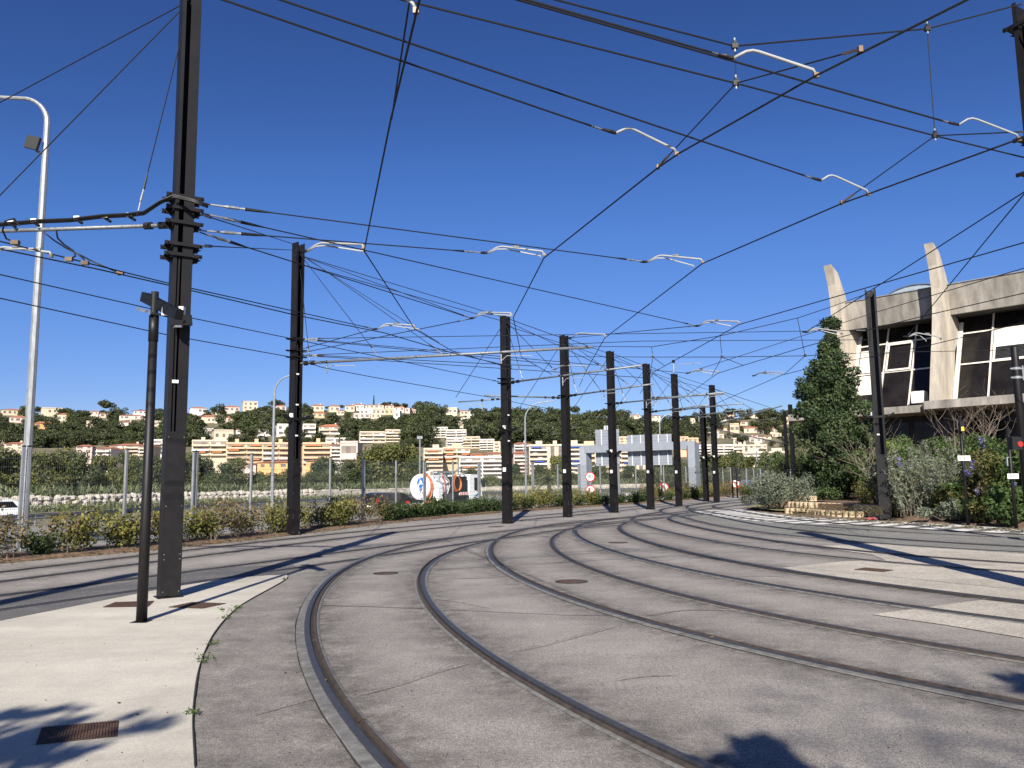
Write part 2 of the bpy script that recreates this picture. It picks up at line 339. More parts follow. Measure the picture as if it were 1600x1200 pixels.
# ------------------------------------------------------------------ rail centre lines
FIT = {'a': [0.4719, 4.068, 2.0773, 24.9684, -0.0564, -0.0393, -0.0345, -0.0515, -0.0569, -0.0569, -0.0562],
       'c': [4.1306, 6.2051, 2.2292, 29.5879, -0.0672, -0.0507, -0.037, -0.034, -0.0467, -0.0628, -0.079],
       'e': [6.1114, 9.3155, 2.1675, 27.3786, -0.0644, -0.0478, -0.0317, -0.026, -0.0445, -0.0795, -0.1166],
       'g': [8.8046, 13.7948, 2.3403, 21.5005, -0.1179, -0.081, -0.0454, -0.017, -0.0121, -0.0445, -0.0911],
       'i': [10.9271, 17.0828, 2.2961, 20.575, -0.0976, -0.0755, -0.0539, -0.0336, -0.014, 0.006, 0.0267],
       'k': [13.2171, 20.6255, 2.2452, 20.8339, -0.0841, -0.0667, -0.0494, -0.032, -0.0142, 0.0041, 0.0225]}
def clothoid(q, n=120):
    x, y, th, L = q[:4]; ks = np.array(q[4:]); s = np.linspace(0, L, n); k = np.interp(s, np.linspace(0, L, len(ks)), ks); ds = s[1] - s[0]
    t = th + np.concatenate([[0], np.cumsum((k[1:] + k[:-1]) / 2 * ds)]); tm = (t[1:] + t[:-1]) / 2
    return np.stack([x + np.concatenate([[0], np.cumsum(np.cos(tm) * ds)]), y + np.concatenate([[0], np.cumsum(np.sin(tm) * ds)])], 1), t
def extend(P, t, back, kb, fwd, kf, kf2=0.0, fwd2=0.0):
    pre = []; p = P[0].copy(); th = t[0]
    for i in range(int(back / 0.25)): th -= kb * 0.25; p = p - 0.25 * np.array([math.cos(th), math.sin(th)]); pre.append(p.copy())
    post = []; p = P[-1].copy(); th = t[-1]
    for ln, k in ((fwd, kf), (fwd2, kf2)):
        for i in range(int(ln / 0.25)): th += k * 0.25; p = p + 0.25 * np.array([math.cos(th), math.sin(th)]); post.append(p.copy())
    return np.array(pre[::-1] + list(P) + post)
def catmull(pts, step=0.3):
    P = np.array(pts, float); out = []
    Q = np.vstack([2 * P[0] - P[1], P, 2 * P[-1] - P[-2]])
    for i in range(1, len(Q) - 2):
        L = np.linalg.norm(Q[i + 1] - Q[i]); m = max(2, int(L / step))
        for j in range(m):
            t = j / m; out.append(0.5 * (2 * Q[i] + (Q[i + 1] - Q[i - 1]) * t + (2 * Q[i - 1] - 5 * Q[i] + 4 * Q[i + 1] - Q[i + 2]) * t * t + (3 * Q[i] - Q[i - 1] - 3 * Q[i + 1] + Q[i + 2]) * t ** 3))
    out.append(P[-1]); return np.array(out)
TR = {}
for k, (bk, kb, fw, kf, kf2, fw2) in {'a': (3, -0.05, 3, -0.01, 0, 0), 'c': (10, -0.06, 3, 0, 0, 0), 'e': (12, -0.05, 3, 0.0, 0, 0),
                                       'g': (14, -0.03, 4, -0.04, 0, 0), 'i': (16, -0.03, 10, -0.055, 0, 30), 'k': (16, -0.03, 12, -0.05, 0, 34)}.items():
    P, t = clothoid(FIT[k]); TR[k] = extend(P, t, bk, kb, fw, kf, kf2, fw2)
P1, _t = clothoid([-9.4473, 14.1615, 1.2102, 24.4343, 0.0042, -0.0113, -0.027, -0.0427])
P2, _t = clothoid([-7.3886, 11.1037, 1.0614, 26.3156, 0.0058, 0.0001, -0.0083, -0.0194])
TR['m1'] = catmull([(-15.5, -3), (-12.6, 5.5), tuple(P1[0]), tuple(P1[30]), tuple(P1[58]), tuple(P1[82]), (0.9, 35.2), (5.9, 43.7), (10.9, 52.2), (20.5, 68), (40, 100)])
TR['m2'] = catmull([(-13.5, -1), (-10.6, 5.2), tuple(P2[0]), tuple(P2[30]), tuple(P2[60]), tuple(P2[90]), (5.7, 33.8), (9.8, 40.4), (13.9, 47), (25, 66), (45, 100)])
def offset(P, o):
    t = np.gradient(P, axis=0); t /= np.linalg.norm(t, axis=1)[:, None] + 1e-9
    return P + o * np.stack([-t[:, 1], t[:, 0]], 1)
def ribbon(P, prof, zs=None, jit=None):
    """prof: [(offset, z), ...] swept along P"""
    mb = MB(); cols = [offset(P, o) for o, _ in prof]; n = len(P); m = len(prof)
    if jit:
        w_ = np.convolve(rng.normal(size=n + 6), np.ones(3) / 3, 'same')[3:3 + n]; nn = offset(P, 1.0) - P
        for j in jit[0]: cols[j] = cols[j] + nn * (w_ * jit[1])[:, None]
    vs = [(cols[j][i][0], cols[j][i][1], prof[j][1]) for i in range(n) for j in range(m)]
    mb.add(vs, [(i * m + j + 1, i * m + j, (i + 1) * m + j, (i + 1) * m + j + 1) for i in range(n - 1) for j in range(m - 1)]); return mb

# ------------------------------------------------------------------ ground
HEDGE = [(-26, -6), (-17, 7), (-10.92, 17.31), (-8.86, 20.6), (-7.0, 25.3), (-4.75, 32.2), (-0.75, 40.6), (4.94, 48.5), (11.7, 58.0), (24, 78), (60, 134)]
def hedge_d(x, y):
    """signed distance beyond the hedge front (positive on the road side)"""
    P = np.array(HEDGE, float); best = np.full(np.shape(x), 1e9); sg = np.zeros(np.shape(x))
    for a, b in zip(P[:-1], P[1:]):
        d = b - a; L2 = d @ d; t = np.clip(((x - a[0]) * d[0] + (y - a[1]) * d[1]) / L2, 0, 1)
        px, py = a[0] + t * d[0] - x, a[1] + t * d[1] - y; q = np.hypot(px, py); cr = d[0] * (y - a[1]) - d[1] * (x - a[0])
        m = q < best; best = np.where(m, q, best); sg = np.where(m, np.sign(cr), sg)
    return best * sg
ROAD_Z = -0.6
RIDGE = [(-900, 655), (-300, 650), (0, 647), (100, 650), (200, 650), (290, 648), (400, 643), (470, 639), (600, 641), (680, 645), (740, 652), (800, 655), (870, 652), (950, 656), (1050, 660), (1120, 655), (1160, 651), (1240, 653), (1400, 655), (1700, 655), (2600, 660)]
_ru = np.array([r[0] for r in RIDGE], float); _rz = []; RD = 560.0
for u, v in RIDGE: _rz.append(D(u, v, RD)[2])
_ra = np.array([D(u, v, RD)[0] / RD for u, v in RIDGE]); _rz = np.array(_rz)
def terrain_z(x, y):
    x = np.asarray(x, float); y = np.asarray(y, float)
    d = hedge_d(x, y); z = -0.06 + (ROAD_Z + 0.02 + 0.06 - 0.04) * np.clip((d - 2.2) / 4.0, 0, 1)
    az = x / np.maximum(y, 60.0); zr = np.interp(az, _ra, _rz)
    t = np.clip((y - 225) / (RD - 225), 0, 1); prof = 0.62 * t + 0.38 * t * t * (3 - 2 * t)
    bump = 1.6 * np.sin(x / 31.0 + 1.3) * np.cos(y / 27.0) + 1.2 * np.sin(x / 13.0 + y / 19.0)
    z = z + zr * prof + bump * np.clip(t * 4, 0, 1) * np.clip((1 - t) * 4, 0, 1)
    z = z - np.clip(y - RD, 0, 1e9) * 0.06
    return z
def grid_mesh(name, xs, ys, zf, m, mask=None):
    X, Y = np.meshgrid(xs, ys); Z = zf(X, Y); n, k = X.shape
    me = bpy.data.meshes.new(name); v = np.stack([X, Y, Z], 2).reshape(-1, 3)
    i, j = np.meshgrid(np.arange(n - 1), np.arange(k - 1), indexing='ij'); a = (i * k + j).ravel()
    f = np.stack([a, a + 1, a + k + 1, a + k], 1)
    if mask is not None:
        cx = (v[f[:, 0], 0] + v[f[:, 2], 0]) / 2; cy = (v[f[:, 0], 1] + v[f[:, 2], 1]) / 2; f = f[mask(cx, cy)]
        used = np.unique(f); re = np.zeros(len(v), int); re[used] = np.arange(len(used)); v = v[used]; f = re[f]
    nf = len(f); me.vertices.add(len(v)); me.vertices.foreach_set('co', v.ravel()); me.loops.add(4 * nf); me.loops.foreach_set('vertex_index', f.ravel())
    me.polygons.add(nf); me.polygons.foreach_set('loop_start', np.arange(0, 4 * nf, 4)); me.polygons.foreach_set('loop_total', np.full(nf, 4)); me.update(calc_edges=True)
    me.materials.append(m); return me, v
xs = np.concatenate([np.linspace(-4000, -420, 10)[:-1], np.arange(-420, -60, 9), np.arange(-60, 60, 2.0), np.arange(60, 600, 9), np.linspace(600, 4000, 10)])
ys = np.concatenate([np.linspace(-400, -30, 6)[:-1], np.arange(-30, 160, 2.5), np.arange(160, 720, 7), np.linspace(720, 5000, 8)])
me, _ = grid_mesh('ground', xs, ys, terrain_z, M['terrain']); me.polygons.foreach_set('use_smooth', [True] * len(me.polygons))
link('ground', me, kind='structure')
# yard
xs = np.concatenate([np.arange(-32, -12, 0.8), np.arange(-12, 18, 0.14), np.arange(18, 62, 1.0)])
ys = np.concatenate([np.arange(-14, 3.5, 0.8), np.arange(3.5, 30, 0.14), np.arange(30, 48, 0.28), np.arange(48, 125, 1.0)])
me, v = grid_mesh('yard_asphalt', xs, ys, lambda X, Y: 0 * X, M['yard'], lambda x, y: hedge_d(x, y) < 1.0)
segs = []
for k, P in TR.items():
    for s in (-0.745, 0.745):
        Q = offset(P, s)[::3]; segs.append((Q, s))
st = np.zeros(len(v))
near = np.where((v[:, 1] < 50) & (v[:, 0] < 20))[0]
for Q, s in segs:
    P = v[near, :2]; dmin = np.full(len(near), 9.0)
    for q0 in range(0, len(Q) - 1, 1):
        a, b = Q[q0], Q[q0 + 1]; d = b - a; L2 = d @ d + 1e-9
        box = (np.abs(P[:, 0] - a[0]) < 1.6) & (np.abs(P[:, 1] - a[1]) < 1.6)
        idx = np.where(box)[0]
        if not len(idx): continue
        w = P[idx] - a; t = np.clip((w @ d) / L2, 0, 1); q = np.hypot(*(w - t[:, None] * d).T); dmin[idx] = np.minimum(dmin[idx], q)
    st[near] = np.maximum(st[near], np.exp(-(dmin / 0.42) ** 1.6))
Pa = offset(TR['a'], 0.9)[::2]; vx, vy = v[:, 0], v[:, 1]; xa = np.interp(vy, Pa[:, 1][:int(len(Pa) * .7)], Pa[:, 0][:int(len(Pa) * .7)])
st = np.maximum(st, 0.50 * np.clip((xa - vx) / 0.5, 0, 1) * np.clip((15 - vy) / 4, 0, 1) * np.clip((vy - 0) / 2, 0, 1))
at = me.attributes.new('stain', 'FLOAT', 'POINT'); at.data.foreach_set('value', (st * 1.0).astype(np.float32))
link('yard_asphalt', me, kind='structure')
def sheet(name, pts, z, m, kind='structure', thick=0.0):
    mb = MB(); n = len(pts); c = (sum(p[0] for p in pts) / n, sum(p[1] for p in pts) / n)
    if thick:
        mb.prism(pts, lambda p, k: (p[0], p[1], z if k else z - thick), 0)
    else: mb.add([(p[0], p[1], z) for p in pts], [tuple(range(n))])
    return mb.build(name, m, kind=kind)
def gp(*uv): return [tuple(G(u, v)[:2]) for u, v in uv]
# highway beyond the hedge
hw = []
HP = np.array(HEDGE, float)
def para(d0):
    t = np.gradient(HP, axis=0); t /= np.linalg.norm(t, axis=1)[:, None]; return HP + d0 * np.stack([-t[:, 1], t[:, 0]], 1)
A0, B0 = para(6.3), [(-62, 2), (-45, 18), (-33, 34), (-26, 48), (-24.8, 62), (-19, 80), (-8.3, 104), (6, 125), (35, 150), (80, 185), (150, 250)]
mb = MB(); n = len(A0)
A1 = [tuple(p) for p in A0]; vs = []
for i in range(n):
    a, b = np.array(A1[i]), np.array(B0[i])
    for j in range(5): p = a + (b - a) * j / 4; vs.append((p[0], p[1], ROAD_Z + 0.03))
mb.add(vs, [(i * 5 + j, i * 5 + j + 1, (i + 1) * 5 + j + 1, (i + 1) * 5 + j) for i in range(n - 1) for j in range(4)])
mb.build('highway_asphalt', M['highway'], kind='structure')
# patches
ap = gp((448, 899), (449, 903), (440, 910), (415, 924), (390, 938), (370, 951), (350, 970), (333, 992), (320, 1018), (309, 1050), (303, 1085), (300, 1130), (303, 1200)) + [(-1.45, 4.0), (-1.0, 1.5), (-1.0, -9), (-14, -9), (-11.5, -1), (-8.6, 5.6)] + gp((0, 972), (130, 946), (250, 922), (350, 906), (420, 900))
bpts = catmull([tuple(p) for p in ap[:13]], 0.15)
ap2 = [tuple(p) for p in bpts] + ap[13:]
o = sheet('apron_concrete', ap2, 0.014, M['apron'], thick=0.03)
# dark joint of dirt along the curved edge of the apron
jb = ribbon(np.array(bpts), [(0.0, 0.0155), (0.010, 0.0148), (0.016, 0.004)], jit=((1, 2), .006)); jb.build('apron_edge_joint', M['joint'], kind='structure')
sheet('dark_asphalt_strip', gp((0, 975), (130, 949), (250, 925), (350, 908), (440, 899), (470, 889), (455, 881), (330, 889), (250, 902), (130, 920), (0, 937)) , 0.0045, M['yard_dark'])
sheet('grey_asphalt_patch', gp((1062, 800), (1085, 808), (1140, 822), (1210, 836), (1290, 846), (1420, 855), (1600, 866)) + [(14, 12)] + [(19, 14), (15.6, 24)] + gp((1500, 821), (1400, 815), (1300, 810), (1200, 803), (1130, 797)), 0.0045, M['yard_grey'])
sheet('beige_asphalt_patch', gp((1222, 888), (1325, 877), (1385, 876.5), (1362, 867), (1270, 854), (1365, 850), (1600, 866)) + [(13.5, 13)] + [(9.2, 9.0)] + gp((1600, 941), (1540, 937), (1440, 922), (1300, 903)), 0.0090, M['beige'])
sheet('beige_asphalt_patch', gp((1362, 961), (1440, 951), (1535, 938), (1600, 946)) + [(8.5, 8.4), (5.5, 6.6)] + gp((1600, 998), (1480, 978)), 0.0090, M['beige'])
# planted soil along the hedge
a, b = para(-0.12), para(2.8)
hb = [tuple(p) for p in catmull([tuple(q) for q in a], 1.0)]; hb2 = [tuple(p) for p in catmull([tuple(q) for q in b], 1.0)][::-1]
mb = MB(); n = min(len(hb), len(hb2)); ca = catmull([tuple(q) for q in a], 0.7); pr = []
for i, (off, z) in enumerate([(0, 0.006), (0.25, 0.07), (1.3, 0.10), (2.2, 0.05), (3.2, -0.5)]): pr.append((off, z))
ribbon(ca, [(o_ + 0.12 * 0, z) for o_, z in pr]).build('hedge_soil', M['soil'], kind='structure')
# right hand planted bank
RB = gp((1165, 796.5), (1200, 801), (1250, 806), (1300, 809), (1375, 813), (1440, 816), (1500, 819.5), (1560, 823), (1600, 827)) + [(17.5, 19.5), (21, 13), (27, 2), (60, 0), (70, 60), (40, 80), (24, 62), (15.5, 48)]
def bank_z(x, y):
    P = np.array(RB); best = np.full(np.shape(x), 1e9); inside = np.zeros(np.shape(x), bool)
    for (x0, y0), (x1, y1) in zip(P, np.roll(P, -1, 0)):
        dx, dy = x1 - x0, y1 - y0; t = np.clip(((x - x0) * dx + (y - y0) * dy) / (dx * dx + dy * dy), 0, 1); best = np.minimum(best, np.hypot(x0 + t * dx - x, y0 + t * dy - y))
        c = ((y0 > y) != (y1 > y)) & (x < (x1 - x0) * (y - y0) / (y1 - y0 + 1e-12) + x0); inside ^= c
    return np.where(inside, 1, -1) * best
def bz(x, y):
    d = bank_z(x, y); return 0.012 + np.where((y > 29) & (y < 41), 0.04, 0.10) * np.clip(d / 0.5, -1, 1) + 0.40 * np.clip((d - np.where((y > 29) & (y < 41), 1.9, 0.6)) / 0.9, 0, 1) + 0.03 * np.sin(x * 3.1) * np.cos(y * 2.7)
me, _ = grid_mesh('planting_bank', np.arange(8, 70, 0.5), np.arange(0, 82, 0.5), bz, M['soil'], lambda x, y: bank_z(x, y) > -0.25)
me.polygons.foreach_set('use_smooth', [True] * len(me.polygons)); link('planting_bank_soil', me, kind='structure')
sheet('dry_grass_patch', gp((1163, 796), (1180, 792.5), (1200, 790), (1240, 789), (1262, 793), (1290, 797), (1260, 805), (1215, 802)), 0.13, M['drygrass'])

# ------------------------------------------------------------------ tram tracks
TLAB = {'a': 'nearest curved tram track sweeping past the concrete apron', 'c': 'second curved tram track from the concrete apron, crossing the beige patch edge', 'e': 'third curved tram track from the concrete apron, running over the small beige patch',
        'g': 'fourth curved tram track from the apron, under the long mast shadow on beige asphalt', 'i': 'fifth curved tram track, on greyer asphalt before the hatched markings', 'k': 'farthest curved tram track, running through the white hatched markings',
        'm1': 'straight through track beside the hedge on the far side of the mast row', 'm2': 'straight through track on the near side of the mast row, met by the curves'}
for k, P in TR.items():
    t = thing('tram_track', (float(P[len(P) // 2][0]), float(P[len(P) // 2][1]), 0), TLAB[k], 'tram track', 'grooved tram tracks fanning across the yard')
    main = k in ('m1', 'm2'); step = P
    for s in (1, -1):
        def pf(lst): return [(s * 0.745 + s * o, z) for o, z in (lst if s > 0 else lst[::-1])] if s > 0 else [(s * 0.745 + s * o, z) for o, z in lst][::-1]
        # offsets are measured outwards from the running edge; the groove lies towards the track centre
        wide = {('a', 1): 0.085, ('a', -1): 0.050, ('c', 1): 0.060, ('c', -1): 0.03, ('e', 1): 0.035}.get((k, s), 0.018)
        if main: wide = 0.02
        h = 0.012 if main else 0.026
        e = 0.0025 * 'acegikm'.index(k[0])
        ribbon(P, sorted(pf([(0.072 + wide, 0.0050), (0.060 + wide, 0.0062)])), jit=((0, 1), .007)).build('edge_joint', M['joint'], t) if wide > .05 else None
        ribbon(P, sorted(pf([(0.062 + wide, 0.0045), (0.055 + wide, h * 0.55), (0.058, h * 0.8)])), jit=((1 if s < 0 else 1,), .006)).build('bedding_strip', M['strip'] if not main else M['joint'], t)
        ribbon(P, sorted(pf([(0.062, 0.003), (0.060, h - 0.002), (0.052, h + 0.002), (0.010, h + 0.002), (0.0, h - 0.003), (-0.002, 0.0055)]))).build('rail_head', M['rail'], t)
        ribbon(P, sorted(pf([(-0.002, 0.0052), (-0.042, 0.0052)]))).build('rail_groove', M['groove'], t)
        ribbon(P, sorted(pf([(-0.040, 0.0055), (-0.044, h + 0.004), (-0.066, h + 0.003), (-0.070, 0.005)]))).build('guard_lip', M['rust'] if k in 'ac' else M['rail'], t)
        ribbon(P, sorted(pf([(-0.071, h * 0.55), (-0.090, h * 0.45), (-0.105, 0.0045)]))).build('inner_strip', M['strip'] if k in 'ac' else M['joint'], t)

# ------------------------------------------------------------------ catenary masts
def mast(name, base, H, nrm, label, cover=2.35, plate=None, lip=0.0, conduit=None, collars=(), flood=None, arms=(), group=None, cat='mast', w=0.29):
    rz = math.radians(nrm + 90); t = thing(name, (base[0], base[1], 0), label, cat, group, rz); h = w / 2; th = 0.013
    mb = MB()
    for s in (-1, 1):
        mb.box((s * (h - th / 2), 0, H / 2), (th, w, H)); mb.box((s * (h - 0.033), -h + 0.005, H / 2), (0.040, 0.010, H))
    if lip: mb.box((h - 0.013 - lip / 2, -h + 0.0045, H / 2), (lip, 0.0085, H - 0.02))
    mb.box((0, h - th / 2 - 0.002, H / 2), (w - 2 * th - 0.002, th, H - 0.01)); mb.build('column', M['mast'], t, world=False)
    mb = MB(); mb.box((0, 0, 0.012), (w + 0.07, w + 0.07, 0.024)); mb.build('base_plate', M['mast_cover'], t, world=False)
    mb = MB(); mb.box((0, -h - 0.006, cover / 2 + 0.03), (w - 0.012, 0.008, cover - 0.02)); cp = mb.build('cover_panel', M['mast_cover'], t, world=False)
    mb = MB()
    for z in (0.10, 0.55, 0.62, 1.30, cover - 0.06):
        for s in (-1, 1): mb.sphere((s * (h - 0.03), -h - 0.012, z), 0.0075, 6, 4)
    o = mb.build('screws', M['galv'], cp, world=False); o['kind'] = 'stuff'
    if conduit:
        mb = MB(); mb.tube([(-0.045, -h + 0.03, cover - 0.1), (-0.05, -h + 0.03, cover + 1), (-0.045, -h + 0.03, conduit)], 0.020, 6); mb.build('conduit', M['black'], t, world=False)
        z = cover + 0.75
        while z < conduit - 0.2:
            MB().box((-0.045, -h - 0.006, z), (0.085, 0.025, 0.045)).build('cable_clip', M['white'], t, world=False); z += 0.98
    for z in collars:
        mb = MB()
        for s in (-1, 1):
            mb.box((0, s * (h + 0.022), z), (w + 0.26, 0.035, 0.05)); mb.box((s * (h + 0.06), 0, z), (0.10, w + 0.07, 0.008))
            mb.tube([(s * (h + 0.09), -h - 0.09, z), (s * (h + 0.09), h + 0.09, z)], 0.008, 5)
            mb.add([(s * (h + 0.01), 0.02, z - 0.10), (s * (h + 0.16), 0.02, z), (s * (h + 0.01), 0.02, z), (s * (h + 0.01), 0.04, z - 0.10), (s * (h + 0.16), 0.04, z), (s * (h + 0.01), 0.04, z)],
                   [(0, 1, 2), (5, 4, 3), (0, 3, 4, 1), (1, 4, 5, 2), (2, 5, 3, 0)])
        mb.build('clamp_collar', M['mast'], t, world=False)
    if plate: MB().box((-h - 0.004, 0.0, plate), (0.006, 0.15, 0.15)).build('number_plate', M['white'], t, world=False)
    if flood:
        for s in (-1, 1):
            mb = MB(); mb.tube([(s * (h + 0.02), -0.03, flood), (s * (h + 0.16), -0.06, flood + 0.02)], 0.018, 5)
            q = Matrix.Rotation(s * math.radians(-28), 3, 'Y'); mb.box((s * (h + 0.24), -0.08, flood + 0.07), (0.24, 0.17, 0.055), M=q); f = mb.build('floodlight', M['black'], t, world=False)
        MB().box((-h - 0.04, -0.05, flood + 0.12), (0.07, 0.09, 0.13)).build('sensor_box', M['white'], t, world=False)
        MB().box((0, -h - 0.02, flood), (w + 0.06, 0.03, 0.07)).box((0, h + 0.02, flood), (w + 0.06, 0.03, 0.07)).build('light_bracket', M['black'], t, world=False)
    for (a, b, r, reg) in arms:                              # world coordinates, turned into the mast's own
        inv = Matrix.Rotation(-rz, 3, 'Z'); L0 = Vector((base[0], base[1], 0)); lo = lambda p: tuple(inv @ (Vector(p) - L0))
        A, B = Vector(a), Vector(b); d = (B - A).normalized()
        arm = MB().tube([lo(A), lo(B)], r, 8).build('cantilever_tube', M['galv_dull'], t, world=False, smooth=True)
        for f in (0.0, 0.06): MB().tube([lo(A + d * (0.12 + f * 4)), lo(A + d * (0.24 + f * 4))], r * 1.8, 8).build('insulator', M['black'], arm, world=False)
        for f in reg:
            P = A + d * f; side = Vector((d.y, -d.x, 0))
            mb = MB(); mb.tube([lo(P), lo(P - Vector((0, 0, 0.30)))], 0.020, 6); mb.sphere(lo(P - Vector((0, 0, 0.34))), 0.03, 6, 4)
            mb.build('drop_bracket', M['galv'], arm, world=False)
            e = P + d * 0.95 - Vector((0, 0, 0.16))
            MB().tube([lo(P - Vector((0, 0, 0.27))), lo(P + d * 0.18 - Vector((0, 0, 0.12))), lo(e), lo(e - Vector((0, 0, 0.05)))], 0.012, 5).build('registration_arm', M['arm'], arm, world=False)
            MB().box(lo(P), (0.07, 0.07, 0.09)).build('pipe_clamp', M['black'], arm, world=False)
    return t
def bxy(u, v): p = G(u, v); return (float(p[0]), float(p[1]))
def along(a, ang, L, z=None): return (a[0] + L * math.cos(math.radians(ang)), a[1] + L * math.sin(math.radians(ang)), a[2] if z is None else z)
MA = bxy(263, 934)
zc = [float(D(285, v, MA[1])[2]) for v in (312, 330, 352, 386, 402)]
GR = 'dark brown steel masts of the overhead line'
zt = float(D(262, 345, MA[1])[2])
mast('catenary_mast', MA, 9.3, -56, 'tallest nearest dark brown mast on the white concrete apron, bracketed with feeder cables', conduit=zc[-1], w=0.272, lip=0.135, collars=zc, group=GR,
     arms=[((MA[0] - 0.15, MA[1] + 0.05, zt - 0.05), tuple(G(-140, 366, zt + 0.08)), 0.032, ())])
MBm = bxy(457.5, 836)
mast('catenary_mast', MBm, 9.38, -38, 'tall dark mast standing in the hedge, left of the tanker truck', conduit=6.0, collars=[float(D(462, v, MBm[1])[2]) for v in (530, 548, 558)], flood=3.62, group=GR,
     arms=[((MBm[0] + 0.15, MBm[1], 5.42), tuple(G(927, 542, 5.5)), 0.042, (0.9, 6.6))])
M3 = bxy(793, 818); M4 = bxy(887, 808); M5 = bxy(960, 801); M6 = bxy(1017, 796); M7 = bxy(1061, 791); M8 = bxy(1120, 785)
def far_arm(Mx, uv, z, reg): return ((Mx[0] + 0.15, Mx[1], z), tuple(G(uv[0], uv[1], z + 0.02)), 0.034, reg)
mast('catenary_mast', M3, 7.94, -40, 'dark mast at the roadside just right of the tanker truck', plate=2.02, collars=(5.32, 5.5), flood=3.5, conduit=5.0, group=GR, arms=[far_arm(M3, (1003, 571), 5.35, (2.6, 7.2)), ((M3[0] - 0.15, M3[1], 4.72), (M3[0] - 1.9, M3[1] + 1.0, 4.72), 0.022, (0.9,))])
mast('catenary_mast', M4, 7.98, -44, 'dark mast just right of the palm, second in the spaced row', plate=1.98, collars=(5.3,), group=GR, arms=[far_arm(M4, (1020, 600), 5.28, (2.2,)), ((M4[0] - 0.15, M4[1], 5.2), tuple(G(757, 618, 5.2)), 0.034, (0.8,))])
mast('catenary_mast', M5, 7.9, -46, 'dark mast in front of the left gantry sign panels', plate=1.98, collars=(5.3,), flood=2.85, group=GR, arms=[far_arm(M5, (1133, 613), 5.3, (1.9, 5.2))])
mast('catenary_mast', M6, 7.75, -46, 'dark mast in front of the wide gantry sign panel', plate=1.98, collars=(5.3,), group=GR, arms=[far_arm(M6, (1108, 633), 5.15, (1.5,)), far_arm(M6, (1130, 616), 5.9, ())])
mast('catenary_mast', M7, 7.75, -48, 'dark mast between the gantry sign panel and its right post', plate=1.98, collars=(5.2,), group=GR, arms=[far_arm(M7, (1163, 640), 5.15, (1.8, 4.6)), far_arm(M7, (1162, 630), 5.6, ())])
mast('catenary_mast', M8, 7.8, -50, 'dark mast right of the gantry, last of the spaced row', plate=1.98, collars=(5.2,), flood=2.9, group=GR, arms=[far_arm(M8, (1205, 637), 5.35, (1.5,)), far_arm(M8, (1222, 634), 5.1, ())])
M9 = tuple(D(1103, 768, 56)[:2]); h9 = float(D(1095, 633, 56)[2])
mast('catenary_mast', M9, h9, -50, 'thin distant mast rising behind the hedge between gantry post and last row mast', group=GR, flood=2.9)
M10 = tuple(D(1232, 765, 95)[:2]); h10 = float(D(1224, 643, 95)[2])
mast('catenary_mast', M10, h10, -50, 'farthest thin mast, left one of the pair beside the evergreen tree', group=GR, arms=[((M10[0], M10[1], 5.5), tuple(G(1100, 667, 5.5)), 0.05, ())])
M11 = tuple(D(1242, 772, 75)[:2]); h11 = float(D(1234, 632, 75)[2])
mast('catenary_mast', M11, h11, -50, 'thin mast touching the left side of the evergreen tree crown', group=GR)
MR = bxy(1384, 813); hR = float(D(1357, 453, MR[1])[2])
mast('catenary_mast', MR, hR, -118, 'brown mast in front of the concrete hall, beside the block planter', conduit=4.0, group=GR, flood=3.75, w=0.36)
MEdge = (7.42, 10.6); hE = float(D(1590, 2, MEdge[1])[2])
mast('catenary_mast', MEdge, hE, -150, 'dark mast cut off by the upper right picture edge', collars=(hE - 0.35, hE - 2.0, hE - 2.5), conduit=7, group=GR, w=0.36)
MOff = (-8.0, 0.3)
mast('catenary_mast', MOff, 9.3, -30, 'dark mast outside the view whose shadow falls across the tracks', collars=(5.3, 5.6), group=GR, arms=[((MOff[0], MOff[1], 5.5), (MOff[0] - 5, MOff[1] + 2, 5.5), 0.042, ())])

# ------------------------------------------------------------------ overhead wires
def wire(name, pts, r, label, group, cat='wire', ends=(0, 0), sag=0.0, straight=False):
    pts = [Vector(p) for p in pts]; q = [pts[0]]
    for a, b in zip(pts[:-1], pts[1:]):
        L = (b - a).length; n = 1 if sag == 0 else 8
        for i in range(1, n + 1):
            f = i / n; p = a.lerp(b, f); p.z -= sag * 4 * f * (1 - f); q.append(p)
    t = thing(name, q[0], label, cat, group)
    MB().tube(q, r * 1.4, 5).build('cable', M['wire'], t)
    for e, (P0, P1) in zip(ends, ((q[0], q[1]), (q[-1], q[-2]))):
        if not e: continue
        d = (P1 - P0).normalized(); k = e * 0.8
        MB().tube([P0 + d * 0.12 * k, P0 + d * 0.30 * k], 0.016 * k, 6).build('shackle', M['galv'], t); MB().tube([P0 + d * 0.52 * k, P0 + d * 0.60 * k], [0.014 * k, 0.022 * k], 6).build('shackle', M['galv'], t)
        MB().tube([P0 + d * 0.30 * k, P0 + d * 0.36 * k, P0 + d * 0.52 * k], [0.014 * k, 0.026 * k, 0.024 * k], 6).build('turnbuckle', M['galv_dull'], t)
        MB().tube([P0 + d * 0.60 * k, P0 + d * 0.80 * k, P0 + d * 1.0 * k], [0.026 * k, 0.022 * k, 0.010 * k], 6).build('insulator', M['black'], t)
    return t
ZC = 5.6
def W(u, v, z=ZC): return tuple(G(u, v, z))
gC = 'contact wires over the tracks'
def ext(p, q, L):
    p, q = Vector(p), Vector(q); d = (p - q).normalized(); return tuple(p + d * L)
def cwire(label, uv, z=ZC, pre=0, r=0.0085, post=None):
    pts = [W(u, v, z) for u, v in uv]
    if pre: pts = [ext(pts[0], pts[1], pre)] + pts
    if post: pts.append(ext(pts[-1], pts[-2], post))
    r = r * 1.0
    return wire('contact_wire', pts, r, label, gC, 'contact wire')
cwire('contact wire dropping from the top of the sky past the long-shafted turnbuckle', [(655, 2), (610, 190), (569, 392), (648, 514), (706, 548), (800, 576)], pre=6)
